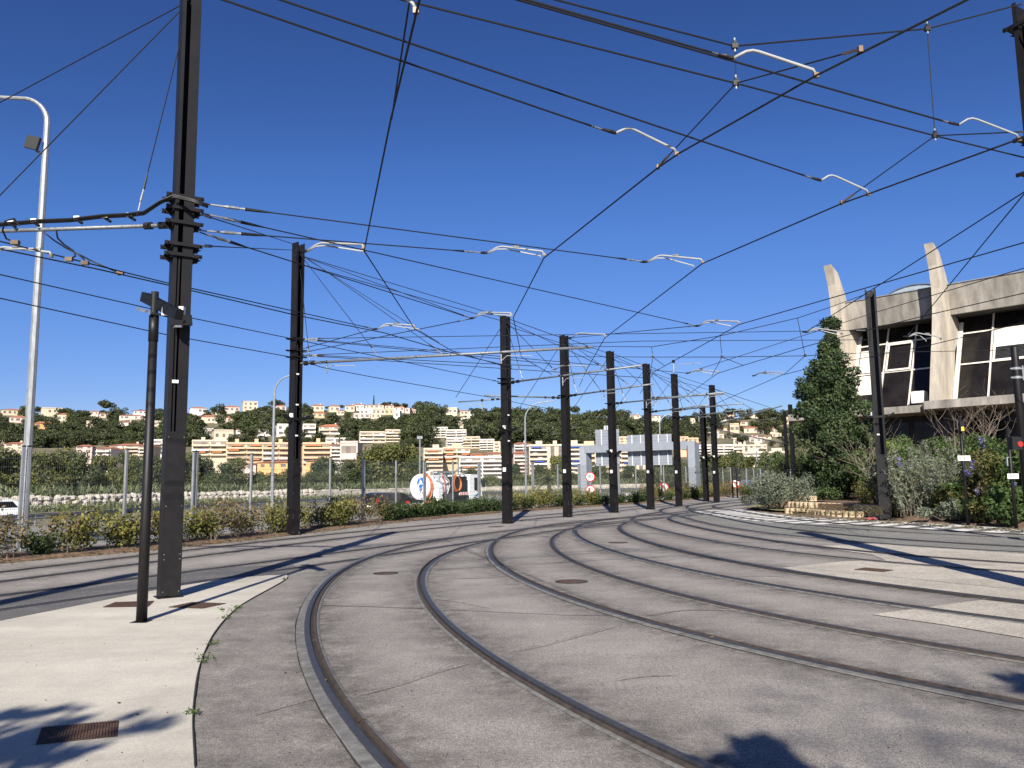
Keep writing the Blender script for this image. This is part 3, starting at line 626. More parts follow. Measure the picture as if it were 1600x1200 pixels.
cwire('contact wire ending at the first mast of the spaced row, bent above the tanker truck', [(1510, 0), (1275, 118), (1060, 240), (1028, 262), (850, 403), (802, 496), (815, 558), (862, 585)], pre=5)
cwire('contact wire from the right edge down behind the second mast of the row', [(1600, 214), (1590, 218), (1357, 303), (1315, 318), (1097, 412), (945, 528), (917, 577), (905, 604)], pre=4)
cwire('contact wire crossing the tops of the far masts from the right edge', [(1600, 379), (1346, 452), (1155, 507), (1125, 524), (1022, 581), (1000, 615)], pre=4)
cwire('contact wire running in front of the hall roof to the far masts', [(1600, 458), (1450, 492), (1320, 525), (1260, 541), (1164, 570), (1122, 583), (1057, 629)], pre=4)
cwire('lowest contact wire in front of the hall windows', [(1600, 504), (1450, 540), (1258, 577), (1222, 586), (1120, 630)], pre=4)
cwire('contact wire of the near through track, passing left of the tall mast', [(0, 389), (150, 420), (265, 446), (460, 492), (600, 520), (709, 552), (800, 573)], z=5.1, pre=8)
cwire('contact wire of the hedge-side through track', [(0, 466), (265, 524), (455, 558), (503, 574), (581, 589), (779, 623), (825, 633), (862, 639)], z=5.1, pre=8)
gS = 'span wires carrying the contact wires'
# bent steady arms that hold the contact wires off the span wires
def arm(p0, p1, label, dbl=None, r=0.015, z0=5.78, z1=ZC + 0.03):
    a = Vector(W(*p0, z0)); b = Vector(W(*p1, z1)); d = (b - a); L = d.length; d.normalize()
    t = thing('steady_arm', a, label, 'steady arm', 'bent steady arms on the contact wires')
    k1 = a + d * min(0.16 * L, 0.35) + Vector((0, 0, 0.10)); k2 = a + d * min(0.24 * L, 0.5) + Vector((0, 0, 0.125)); e = b - d * 0.03 + Vector((0, 0, 0.05))
    r *= .85
    MB().tube([a, k1, k2, k2 + d * 0.06, e, b], r, 6).build('arm_tube', M['arm'], t, smooth=True)
    MB().tube([a - d * 0.16, a - d * 0.08, a], [r * 0.9, r * 1.6, r * 1.3], 6).build('insulator', M['black'], t)
    MB().box(b + Vector((0, 0, -0.005)), (0.05, 0.035, 0.05)).build('wire_clamp', M['brass'], t)
    if dbl:
        c = Vector(W(*dbl, z1)); 
        MB().tube([a + Vector((0, 0, -0.01)), k1 + Vector((0, 0, -0.03)), k2 + (c - a).normalized() * 0.1 + Vector((0, 0, -0.04)), c + Vector((0, 0, 0.05)), c], r * 0.8, 6).build('arm_tube', M['arm'], t, smooth=True)
        MB().tube([k2 + d * 0.25, k2 + d * 0.37], r * 1.5, 6).build('sleeve', M['galv_dull'], t)
    return a
arm((962, 208), (1057, 240), 'steady arm above the middle, below the highest span wires', r=0.02)
arm((1283, 282), (1357, 303), 'steady arm at the lower end of the long wire above the hall', r=0.018)
arm((1498, 195), (1592, 217), 'steady arm at the right picture edge')
arm((1146, 91), (1275, 117), 'largest steady arm, near the top right of the sky', r=0.021)
arm((590, -8), (650, 16), 'steady arm cut by the top picture edge', r=0.02)
arm((480, 392), (568, 386), 'double steady arm on the top of the mast in the hedge', (568, 397), 0.024)
arm((762, 395), (850, 397), 'double steady arm between the hedge mast and the middle of the sky', (845, 404), 0.02)
arm((1012, 409), (1098, 409), 'double steady arm right of the middle of the sky', (1084, 419), 0.02)
arm((590, 514), (648, 511), 'double steady arm above the tanker truck, left one', (655, 517), 0.022, z0=5.7)
arm((740, 497), (799, 492), 'double steady arm touching the top of the first row mast', (797, 496), 0.023)
arm((893, 528), (946, 525), 'steady arm at the top of the second row mast', None, 0.023)
arm((1092, 509), (1155, 505), 'double steady arm above the fifth row mast', (1142, 512), 0.022)
arm((1076, 583), (1123, 582), 'steady arm right of the fifth row mast top', (1113, 586), 0.024)
arm((1179, 587), (1222, 584), 'steady arm right of the last row mast top', (1213, 587), 0.024)
arm((1262, 519), (1315, 521), 'double steady arm in front of the left hall fin', (1308, 525), 0.02)
arm((1420, 526), (1470, 529), 'double steady arm in front of the hall window', (1447, 534), 0.02)
arm((868, 533 + 44), (918, 574), 'pale steady arm behind the second row mast', None, 0.024)
arm((-20, 398), (80, 399), 'double steady arm by the grey street lamp pole at the left', (62, 393), 0.022, z0=5.3, z1=5.13)
# span wires
def span(label, pts, r=0.0075, ends=(0, 0), sag=0.0, group=gS): return wire('span_wire', pts, r, label, group, 'span wire', ends, sag)
top_A = (MA[0], MA[1], 9.15); top_B = (MBm[0], MBm[1], 9.1)
def onmast(u, v, Mx): return tuple(D(u, v, Mx[1] - 0.05))
span('span wire from the tall mast collar to the steady arm right of centre', [onmast(315, 318, MA), W(1008, 409, 5.78)], ends=(1.3, 0.9), sag=0.0)
span('long span wire from the tall mast down to the arm above the fifth row mast', [onmast(315, 333, MA), W(1088, 509, 5.78)], ends=(1.3, 0.9))
span('span wire from the tall mast to the arm in the middle of the sky', [onmast(310, 360, MA), W(757, 395, 5.78)], ends=(1.3, 0.9))
span('span wire from the tall mast past the hedge mast to the first row mast', [onmast(312, 363, MA), W(736, 497, 5.78)], ends=(1.3, 0.9))
span('span wire between the tall mast and the top of the hedge mast', [onmast(312, 384, MA), (MBm[0], MBm[1] - 0.2, float(D(460, 394, MBm[1])[2]))], ends=(1.3, 0.9))
span('steep span wire from the tall mast to the top corner of the hedge mast', [onmast(314, 335, MA), (MBm[0] - 0.12, MBm[1] - 0.2, float(D(455, 384, MBm[1])[2]))], ends=(1.2, 0))
span('upper of two long span wires falling from top left to the arm over the hall', [ext(W(440, 0, 5.9), W(1280, 282, 5.78), 8), W(440, 0, 5.9), W(1280, 282, 5.78)], 0.008, (0, 0.7))
span('lower of two long span wires falling from the top left, to the central steady arm', [ext(W(350, 0, 5.9), W(957, 208, 5.78), 8), W(350, 0, 5.9), W(957, 208, 5.78)], 0.008, (0, 0.7))
span('span wire leading to the steady arm at the right edge', [ext(W(800, -3, 5.85), W(1495, 195, 5.78), 6), W(800, -3, 5.85), W(1495, 195, 5.78)], 0.008, (0, 0.6))
span('span wire ending at the largest steady arm', [ext(W(815, -3, 5.85), W(1141, 90, 5.78), 6), W(815, -3, 5.85), W(1141, 90, 5.78)], 0.008, (0, 0.55))
zcar = 7.3
pa, pb2, pc2 = D(1148, 72, 9.0), D(1449, 45, 8.6), (MEdge[0] - 0.1, MEdge[1] - 0.2, hE - 0.12)
cw2 = (W(1150, 130, 6.15), W(1461, 212, 6.15))
pa = D(1148, 72, cw2[0][1]); pb2 = D(1449, 45, cw2[1][1])
span('top carrier wire reaching the head of the right edge mast', [ext(D(870, 0, cw2[0][1] - 1.0), pa, 5), tuple(D(870, 0, cw2[0][1] - 1.0)), tuple(pa), tuple(pb2), pc2], 0.008, (0, 0.5))
span('lower carrier wire crossing the top of the sky', [ext(W(655, 6, 6.2), cw2[0], 6), W(655, 6, 6.2), cw2[0], cw2[1], W(1600, 246, 6.1), ext(W(1600, 246, 6.1), cw2[1], 1.0)], 0.008)
gD = 'thin vertical droppers and bridle wires'
def drop(label, a, b, r=0.005, ends=(0, 0)): return wire('dropper_wire', [a, b], r, label, gD, 'dropper wire', ends)
drop('short dropper under the left node of the top carrier wire', tuple(pa), cw2[0]); drop('long dropper near the right edge mast', tuple(pb2), cw2[1])
def node(p, label):
    t = thing('cable_clamp', p, label, 'cable clamp', 'black cable clamps'); MB().box(p, (0.07, 0.05, 0.06)).box((p[0], p[1], p[2] + 0.05), (0.03, 0.05, 0.03)).build('clamp_body', M['black'], t)
    MB().tube([(p[0], p[1], p[2] - 0.07), (p[0], p[1], p[2] + 0.1)], 0.012, 6).build('bolt', M['galv'], t)
node(tuple(pa), 'cable clamp at the upper end of the short dropper'); node(cw2[0], 'cable clamp at the lower end of the short dropper'); node(tuple(pb2), 'cable clamp at the upper end of the long dropper'); node(cw2[1], 'cable clamp at the lower end of the long dropper')
def bridle(label, a, b):
    drop(label, a, b, 0.006); a, b = Vector(a), Vector(b); d = (a - b).normalized()
    t = thing('bridle_clamp', b, 'bronze clamp of: ' + label if False else label.replace('bridle wire', 'clip of bridle wire'), 'wire clip', 'bronze clips of the bridles')
    MB().bar(b, b + d * 0.22, 0.022).build('clip_body', M['brass'], t); MB().box(b, (0.04, 0.04, 0.06)).build('jaw', M['brass'], t)
bridle('bridle wire falling left from the short dropper', cw2[0], W(1028, 261, 5.63)); bridle('bridle wire rising right from the short dropper to the highest contact wire', cw2[0], W(1344, 77, 5.63))
bridle('bridle wire falling left from the long dropper', cw2[1], W(1315, 317, 5.63)); bridle('bridle wire running right from the long dropper out of view', cw2[1], W(1620, 205, 5.63))
span('stitch wire hanging beside the contact wire at top centre', [W(641, -6, 6.0), W(612, 186, 5.66)], 0.007, (0, 0.5))
# stays of the tall mast
span('upper stay wire from the tall mast head towards the left edge', [top_A, ext(D(0, 160, 13.4), top_A, 3)], 0.007, (0, 0), group='stay wires of the tall mast')
span('lower stay wire from the tall mast head behind the grey lamp pole', [top_A, ext(D(0, 305, 12.6), top_A, 2)], 0.007, group='stay wires of the tall mast')
span('stay wire holding up the left feeder tube of the tall mast', [top_A, tuple(G(214, 338, zt))], 0.006, (0, 0.9), group='stay wires of the tall mast')
# fan of thin wires around the hedge mast and the far row
gF = 'thin wires fanning from the mast heads'
fan = 'thin stay wire fanning down from a mast head to its bracket tube'
armB0, armB1 = Vector((MBm[0], MBm[1], 5.42)), Vector(G(927, 542, 5.5))
for f in (0.05, 0.30, 0.52): span(fan, [top_B, tuple(armB0.lerp(armB1, f))], 0.0075, (0, 0.9), group=gF)
long_ = 'thin wire strung between neighbouring mast heads'
rowm = [(M3, 7.9), (M4, 7.93), (M5, 7.85), (M6, 7.7), (M7, 7.7), (M8, 7.75)]
tB = (MBm[0] + 0.15, MBm[1], 8.95)
for dz in (0.0, -0.28): span(long_, [(tB[0], tB[1], tB[2] + dz), (M3[0] - 0.1, M3[1] - 0.1, 7.9 + dz * 0.6)], 0.009, group=gF)
span('thin wire from the hedge mast head down to the arm by the first row mast', [tB, W(736, 497, 5.78)], 0.0075, group=gF)
span('thin wire from the hedge mast head to the contact wire above the tanker truck', [tB, W(702, 546, 5.62)], 0.007, (0, 0.8), group=gF)
for (a, ha), (b, hb_) in zip(rowm[:-1], rowm[1:]):
    span(long_, [(a[0] + 0.1, a[1], ha - 0.05), (b[0] - 0.1, b[1], hb_ - 0.05)], 0.010, group=gF); span(long_, [(a[0] + 0.1, a[1], ha - 0.35), (b[0] - 0.1, b[1], hb_ - 0.3)], 0.009, group=gF)
span(long_, [(M8[0], M8[1], 7.6), (M10[0], M10[1], h10 - 0.1)], 0.014, group=gF)
for (a, ha), tgt in zip(rowm, [((1003, 571), 5.35), ((1020, 600), 5.28), ((1133, 613), 5.3), ((1108, 633), 5.15), ((1163, 640), 5.15), ((1205, 637), 5.35)]):
    e = Vector(G(*tgt[0], tgt[1])); s = Vector((a[0] + 0.12, a[1], tgt[1]))
    for f in (0.12, 0.42, 0.78): span(fan, [(a[0], a[1], ha - 0.12), tuple(s.lerp(e, f))], 0.0085, (0, 1.0), group=gF)
for (a, ha) in rowm: span(fan, [(a[0], a[1], ha - 0.15), (a[0] - 2.0, a[1] + 1.0, 4.9)], 0.0085, group=gF)
# low bundle of spans around z 5 between the masts
zz = lambda v: float(D(475, v, MBm[1])[2])
bundle = 'thin wire of the tangle between the hedge mast and the far row'
def toward(v0, uv1, z1, r=0.0085, ends=(1.0, 0)): span(bundle, [(MBm[0] + 0.2, MBm[1] - 0.1, zz(v0)), tuple(G(uv1[0], uv1[1], z1))], r, ends, group='tangle of thin wires in the middle')
toward(530, (1073, 583), 5.78); toward(531, (887, 571), 5.2); toward(546, (585, 514), 5.78, ends=(0.8, 0.8)); toward(552, (736, 498), 5.78, ends=(0.8, 0.8)); toward(555, (840, 572), 5.1); toward(556, (1004, 590), 5.1)
hall = 'level span wire from the hedge mast across to the brown mast by the hall'
span(hall.replace('level', 'upper level'), [(MBm[0] + 0.2, MBm[1] - 0.1, zz(530)), (MR[0] - 0.2, MR[1], float(D(1352, 516, MR[1])[2]))], 0.0085, (1, 1))
span(hall.replace('level', 'lower level'), [(MBm[0] + 0.2, MBm[1] - 0.1, zz(556)), tuple(D(1000, 533, 27.5)), (MR[0] - 0.2, MR[1], float(D(1352, 531, MR[1])[2]))], 0.0085, (1, 0))
c1, c2, c3 = D(1020, 558, 27), D(1128, 558, 24.5), D(1258, 556, 23.5)
zr2 = float(D(1357, 551, MR[1])[2])
span('carrier wire with three clamps, level, ending at the brown mast by the hall', [(M4[0], M4[1], float(D(885, 557, M4[1])[2])), tuple(c1), tuple(c2), tuple(c3), (MR[0] - 0.2, MR[1], zr2), tuple(D(1700, 545, 28))], 0.0085)
d1, d2, d3 = D(1018, 542, 27), D(1125, 525, 24.5), D(1246, 497, 23.5)
span('sagging carrier wire with three droppers, rising to the head of the brown mast', [(M4[0], M4[1], float(D(885, 541, M4[1])[2])), tuple(d1), tuple(d2), tuple(d3), tuple(D(1300, 479, 26)), (MR[0], MR[1], hR - 0.1)], 0.0085, (0, 1))
for i, (a, b) in enumerate(((d1, c1), (d2, c2), (d3, c3))):
    wh = ('left', 'middle', 'right')[i]
    drop('%s of the three far droppers' % wh if i != 1 else 'middle of the three far droppers', tuple(a), tuple(b), 0.007); node(tuple(b), '%s of the three far cable clamps' % wh)
for a, tg, wh in ((c1, (1015, 590), 'left'), (c1, (1038, 571), 'left'), (c2, (1112, 588), 'middle'), (c2, (1162, 571), 'middle'), (c3, (1225, 585), 'right')): drop('bridle wire falling from the %s far clamp' % wh, tuple(a), W(*tg, 5.62), 0.0075)
span('span wire crossing the brown mast head, to the arm at the hall fin', [ext(W(1600, 300, 6.4), W(1259, 519, 5.78), 4), W(1600, 300, 6.4), W(1259, 519, 5.78)], 0.0085, (0, 0.9))
span('steep span wire falling in front of the right hall fin to the window arm', [ext(W(1600, 303, 6.6), W(1417, 526, 5.78), 3), W(1600, 303, 6.6), W(1417, 526, 5.78)], 0.0085, (0, 0.9))
span('dark wire slanting over the hall roof to the brown mast', [W(1600, 379 + 40, 6.4), (MR[0], MR[1], hR - 0.9), tuple(G(1076, 582, 5.78))], 0.0085, (0, 0.9))
span('span wire from the second row mast head to the arm above the fifth', [(M4[0], M4[1], 7.85), W(1088, 509, 5.78)], 0.0085, (0, 0.8))
span('anchor wire ending low on the first row mast', [ext(W(0, 429, 5.35), W(300, 497, 5.35), 5), W(0, 429, 5.35), W(300, 497, 5.35), W(450, 528, 5.35), (M3[0] - 0.15, M3[1] - 0.1, 5.35)], 0.008, (0, 1))
span('second wire close above the near through-track contact wire', [ext(W(0, 377, 5.25), W(265, 443, 5.12), 5), W(0, 377, 5.25), W(265, 443, 5.12), W(585, 514, 5.75)], 0.008, (0, 0.9))
# feeder cables and jumpers on the left bracket of the tall mast
gj = 'feeder cables looping on the tall mast bracket'
def zl(u, v, z): return tuple(G(u, v, z))
tube = lambda u, dv=0: zl(u, 352 + (265 - u) * 0.052 + dv, zt + 0.02)
fc = thing('feeder_cable', onmast(285, 320, MA), 'thick black feeder cables clipped along the tube left of the tall mast', 'feeder cable', gj)
zf = zt + 0.14
for dv in (-4, 0, 4):
    MB().tube(catmull3 := [onmast(325, 322 + dv * 0.5, (MA[0], MA[1] - 0.25)), onmast(300, 313 + dv * 0.4, (MA[0], MA[1] - 0.3)), onmast(272, 306 + dv * 0.5, (MA[0], MA[1] - 0.25)), zl(250, 316 + dv * .5, zf), zl(225, 333 + dv * .5, zf), zl(200, 336 + dv * .5, zf), zl(160, 338 + dv * .5, zf), zl(110, 344 + dv * .5, zf), zl(60, 346 + dv * .5, zf), zl(0, 351 + dv * .5, zf), zl(-80, 354 + dv * .5, zf)], 0.016, 6).build('cable', M['black'], fc, smooth=True)
for u in (203, 165, 121, 54, 18, -30):
    p = zl(u, 336 + (203 - u) * 0.06, zf + 0.02); MB().box(p, (0.09, 0.07, 0.055)).build('cable_clip', M['white'], fc); MB().bar((p[0], p[1], p[2] - 0.03), (p[0] + 0.12, p[1] - 0.08, p[2] - 0.11), 0.035).build('clip_bracket', M['black'], fc)
for lab, pts in (('jumper cable curling down to a bronze clamp at the left edge', [(30, 352), (22, 342), (8, 345), (4, 360), (10, 373), (24, 379)]), ('short jumper loop from the tube to the through-track wire', [(88, 360), (90, 372), (100, 382), (115, 392), (118, 400), (108, 405)]),
                 ('longer jumper wire trailing right from the tube', [(70, 364), (85, 376), (104, 388), (122, 397), (131, 405), (133, 411)]), ('thin jumper tail clipped far along the wire', [(120, 396), (150, 411), (188, 427)])):
    q = [zl(u, v, zt - 0.05 - 0.5 * i / len(pts)) for i, (u, v) in enumerate(pts)]
    t = thing('jumper_cable', q[0], lab, 'jumper cable', gj); MB().tube(q, 0.013, 6).build('cable', M['black'], t, smooth=True); MB().box(q[-1], (0.11, 0.06, 0.06)).build('end_clamp', M['brass'], t)

# ------------------------------------------------------------------ shared little meshes
_box = {}
def ubox(parent, name, m, c, size, rz=0.0, label=None):
    k = m.name
    if k not in _box: _box[k] = MB().box((0, 0, 0), (1, 1, 1)).mesh('block_' + k, m)
    o = link(name, _box[k], parent, label=label); o.location = c; o.scale = size; o.rotation_euler = (0, 0, rz); return o
def tz(x, y): return float(terrain_z(np.array([x]), np.array([y]))[0])

# ------------------------------------------------------------------ hall with curved concrete fins
HA = np.array([20.9, 45.0, 0.0]); ha = np.array([0.66977, -0.74257, 0]); hn = np.array([-0.74257, -0.66977, 0])
def HP3(s, n, z): p = HA + ha * s + hn * n; return (p[0], p[1], z)
hall_t = thing('concrete_hall', HP3(4, -2, 0), 'weathered concrete hall with upswept fins and dark glazed upper floor behind the shrubs', 'building')
def hbox(mb, s0, s1, n0, n1, z0, z1, dn0=0.0, dn1=0.0):
    vs = [HP3(s0, n0 + dn0, z0), HP3(s1, n0 + dn0, z0), HP3(s1, n1 + dn0, z0), HP3(s0, n1 + dn0, z0), HP3(s0, n0 + dn1, z1), HP3(s1, n0 + dn1, z1), HP3(s1, n1 + dn1, z1), HP3(s0, n1 + dn1, z1)]
    return mb.add(vs, [(0, 1, 2, 3), (7, 6, 5, 4), (1, 0, 4, 5), (2, 1, 5, 6), (3, 2, 6, 7), (0, 3, 7, 4)])
hbox(MB(), 2.2, 24, 0.0, -4.2, 5.16, 5.60).build('floor_slab', M['conc'], hall_t)
hbox(MB(), -6.0, 2.15, -0.35, -4.2, 5.05, 5.45).build('floor_slab', M['conc'], hall_t)
hbox(MB(), -3.0, 24, -2.6, -2.9, 10.62, 12.30, -0.12, 0.10).build('parapet', M['conc'], hall_t)
hbox(MB(), -3.0, 24, -2.55, -2.95, 12.305, 12.36, 0.10, 0.10).build('coping', M['galv'], hall_t)
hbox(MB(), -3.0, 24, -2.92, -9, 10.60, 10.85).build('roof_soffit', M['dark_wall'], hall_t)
hbox(MB(), -3.0, 24, -8.9, -20, 0, 12.0).build('rear_block', M['conc'], hall_t)
hbox(MB(), -3.2, -2.9, -3.0, -20, 0, 12.2).build('end_wall', M['conc_fin'], hall_t)
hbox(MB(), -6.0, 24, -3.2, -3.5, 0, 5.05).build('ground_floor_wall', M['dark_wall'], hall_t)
for k in range(8):
    g = hbox(MB(), -2.6 + k * 3.0, 0.1 + k * 3.0, -3.12, -3.18, 1.0, 4.7).build('window', M['glass'], hall_t)
def gn(z): return -1.95 - (z - 5.6) * (1.80 / 4.15)        # the glazing leans back
def pane(s0, s1, z0, z1, off, m, name, parent=hall_t, t=0.03):
    mb = MB(); vs = []
    for z in (z0, z1):
        for s in (s0, s1):
            for k in (0, -t): vs.append(HP3(s, gn(z) + off + k, z))
    mb.add(vs, [(0, 2, 3, 1), (4, 5, 7, 6), (0, 1, 5, 4), (2, 6, 7, 3), (0, 4, 6, 2), (1, 3, 7, 5)]); return mb.build(name, m, parent)
Z0, Z1, Z2, Z3 = 5.6, 7.75, 9.6, 10.6
fins = [(-3.4, 'left'), (2.5, 'right'), (8.6, 'x'), (14.7, 'y')]
bays = [(-2.88, 2.5, (-1.05, 0.62)), (3.0, 8.6, (4.76, 6.9)), (9.1, 14.7, (11, 13))]
for s0, s1, ms in bays:
    edges = [s0 + 0.22] + list(ms) + [s1 - 0.05]
    for i in range(len(edges) - 1):
        for (za, zb) in ((Z0, Z1), (Z1, Z2), (Z2, Z3)):
            w = pane(edges[i] + 0.04, edges[i + 1] - 0.04, za + 0.04, zb - 0.04, -0.05, M['glass'], 'window_pane')
    for e in edges[1:-1]: pane(e - 0.04, e + 0.04, Z0, Z3, 0.03, M['frame'], 'mullion', t=0.10)
    pane(edges[0] - 0.22, edges[0], Z0, Z3 - 0.3, 0.06, M['frame'], 'jamb', t=0.12)
    for z in (Z1, Z2): pane(edges[0], edges[-1], z - 0.04, z + 0.04, 0.025, M['frame'], 'transom', t=0.09)
# opened light frame and white panel with louvred vent
fr = pane(-0.93, 0.55, Z1 + 0.05, Z1 + 0.16, 0.10, M['frame'], 'casement_frame')
for a_ in ((-0.93, -0.82, Z1 + 0.16, Z2 - 0.16), (0.44, 0.55, Z1 + 0.16, Z2 - 0.16), (-0.93, 0.55, Z2 - 0.16, Z2 - 0.05)): pane(*a_, 0.10, M['frame'], 'casement_frame', fr)
pane(4.85, 6.82, Z1 + 0.05, Z2 - 0.05, 0.0, M['white'], 'white_panel')
v_ = pane(4.98, 6.75, Z1 + 0.12, Z1 + 0.82, 0.03, M['dark_wall'], 'louvre_vent')
for k in range(9): pane(5.0, 6.7, Z1 + 0.14 + k * 0.075, Z1 + 0.17 + k * 0.075, 0.06, M['black'], 'louvre_slat', v_)
pane(-2.65, -1.1, Z1 - 1.3, Z1 - 0.1, 0.005, M['frame'], 'light_blind'); pane(-2.6, -1.6, Z1 + 0.1, Z2 - 0.3, -0.02, M['frame'], 'light_blind')
FR_ = [(0.0, 5.6), (-0.5, 7.5), (-1.05, 9.3), (-1.42, 10.9), (-1.5, 12.0), (-1.32, 13.3), (-0.92, 14.5)]
BK_ = [(-1.75, 14.1), (-2.5, 12.9), (-3.0, 11.8), (-3.6, 10.7), (-3.95, 10.3), (-3.9, 9.6), (-3.0, 8.6), (-2.2, 5.6)]
for s, nm in fins:
    poly = FR_ + BK_
    MB().prism(poly, lambda p, k: HP3(s + (0.48 if k == 0 else 0.0), p[0], p[1]), 0).build('concrete_fin', M['conc_fin'], hall_t)
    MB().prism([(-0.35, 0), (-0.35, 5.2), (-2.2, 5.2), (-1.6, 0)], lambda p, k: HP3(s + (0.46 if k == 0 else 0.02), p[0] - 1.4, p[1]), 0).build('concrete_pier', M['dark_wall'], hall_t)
# barrel skylight on the roof
sk = hbox(MB(), -2.6, 2.2, -6, -14, 12.0, 12.1).build('skylight', M['galv'], hall_t)
for k in range(8):
    a0, a1 = math.pi * k / 8, math.pi * (k + 1) / 8; f = lambda a, n: HP3(-0.2 - 2.3 * math.cos(a), n, 12.1 + 1.35 * math.sin(a))
    MB().add([f(a0, -6), f(a1, -6), f(a1, -14), f(a0, -14)], [(3, 2, 1, 0)]).build('skylight_pane', M['translucent'], sk)
    MB().add([f(a0, -6), f(a1, -6), HP3(-0.2 - 2.3 * math.cos(a1), -6, 12.1), HP3(-0.2 - 2.3 * math.cos(a0), -6, 12.1)], [(0, 1, 2, 3)]).build('skylight_pane', M['translucent'], sk)
MB().tube([HP3(-0.2 - 2.32 * math.cos(math.pi * k / 16), -5.97, 12.1 + 1.37 * math.sin(math.pi * k / 16)) for k in range(17)], 0.04, 5).build('skylight_rim', M['galv_dull'], sk)
o = hbox(MB(), 1.30, 1.95, -0.7, -1.35, 5.6, 6.25).build('air_conditioner', M['white'], None); tag(o, 'small white air conditioner box standing on the hall slab left of the right fin', 'air conditioner')
# ------------------------------------------------------------------ mesh fence along the highway
FLc = catmull([tuple(p) for p in para(1.7)], 0.25)
seg = np.hypot(*np.diff(FLc, axis=0).T); cs = np.concatenate([[0], np.cumsum(seg)])
fence_t = thing('mesh_fence', (float(FLc[0][0]), float(FLc[0][1]), 0), 'tall grey welded mesh fence behind the hedge, separating tracks from highway', 'fence')
def at_s(s): return np.array([np.interp(s, cs, FLc[:, 0]), np.interp(s, cs, FLc[:, 1])])
PW = 2.5; mb = MB()
for i in range(50): mb.tube([(0.05 * i + 0.02, 0, 0.06), (0.05 * i + 0.02, 0, 2.5)], 0.0027, 3, caps=False)
for z in (0.08, 0.28, 0.48, 0.68, 0.88, 1.08, 1.28, 1.48, 1.68, 1.88, 2.08, 2.28, 2.46): mb.box((PW / 2, 0, z), (PW, 0.006, 0.007))
panel_me = mb.mesh('mesh_panel', M['fence_wire'])
post_me = MB().box((0, 0, 1.28), (0.065, 0.065, 2.56)).mesh('post', M['galv']); cap_me = MB().box((0, 0, 2.575), (0.075, 0.075, 0.03)).mesh('cap', M['black'])
s_ = 14.0; i = 0
while s_ < cs[-1] - PW - 0.3:
    p = at_s(s_); q = at_s(s_ + PW); ang = math.atan2(q[1] - p[1], q[0] - p[0]); R0 = fence_t.location
    o = link('mesh_panel', panel_me, fence_t); o.location = (p[0] - R0[0], p[1] - R0[1], 0); o.rotation_euler = (0, 0, ang)
    for dx in ((0.0, 0.13) if i % 2 == 0 else (0.0,)):
        o = link('post', post_me, fence_t); o.location = (p[0] - R0[0] - dx * math.cos(ang) + 0.05 * math.sin(ang), p[1] - R0[1] - dx * math.sin(ang) - 0.05 * math.cos(ang), 0); o.rotation_euler = (0, 0, ang)
        c = link('post_cap', cap_me, o)
    s_ += PW; i += 1
# ------------------------------------------------------------------ roadside hedge, shrub by shrub
def shrub_mesh(nm, m, h, r, n, size, twigs=9, leggy=0.35):
    P = []; mb = MB()
    for k in range(twigs):
        a = random.random() * 6.28; q = [(0.06 * math.cos(a), 0.06 * math.sin(a), 0)]; L = h * (0.65 + 0.4 * random.random())
        for j in range(1, 5):
            f = j / 4; q.append((r * f * math.cos(a) * (0.6 + 0.4 * random.random()) + 0.04 * random.gauss(0, 1), r * f * math.sin(a) * (0.6 + 0.4 * random.random()) + 0.04 * random.gauss(0, 1), L * f))
        mb.tube(q, [0.010, 0.008, 0.006, 0.005, 0.003], 3, caps=False)
        q = np.array(q)
        for _ in range(n // twigs):
            f = leggy + (1 - leggy) * random.random() ** 0.8; j = min(3, int(f * 4)); b = q[j] + (q[j + 1] - q[j]) * (f * 4 - j); P.append(b + rng.normal(size=3) * np.array([r * .27, r * .27, h * .13]))
    P = np.array(P); P[:, 2] = np.maximum(P[:, 2], 0.03)
    hgt = P[:, 2] / h
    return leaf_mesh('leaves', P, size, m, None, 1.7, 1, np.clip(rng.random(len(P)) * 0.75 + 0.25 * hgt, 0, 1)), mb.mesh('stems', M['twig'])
kinds = {}
for kk, (m, h, r, n, sz, lg) in {'yellow': ('leaf_hedge', 0.92, 0.52, 760, 0.055, 0.25), 'brown': ('leaf_hedge_brown', 1.05, 0.55, 520, 0.05, 0.3), 'dark': ('leaf_dark', 0.62, 0.42, 900, 0.055, 0.08)}.items():
    kinds[kk] = [shrub_mesh(kk, M[m], h, r, n, sz, 11, lg) for _ in range(3)]
HL = {'yellow': ('leggy shrub with yellowing leaves in the hedge row', 'yellowing shrubs of the fence hedge'), 'brown': ('sparse brownish shrub with bare stems in the hedge row', 'sparse brownish shrubs of the fence hedge'), 'dark': ('low dark green rounded shrub in the hedge row', 'dark green shrubs of the fence hedge')}
HLc = catmull([tuple(p) for p in para(0.55)], 0.25); csh = np.concatenate([[0], np.cumsum(np.hypot(*np.diff(HLc, axis=0).T))])
s_ = 17.0
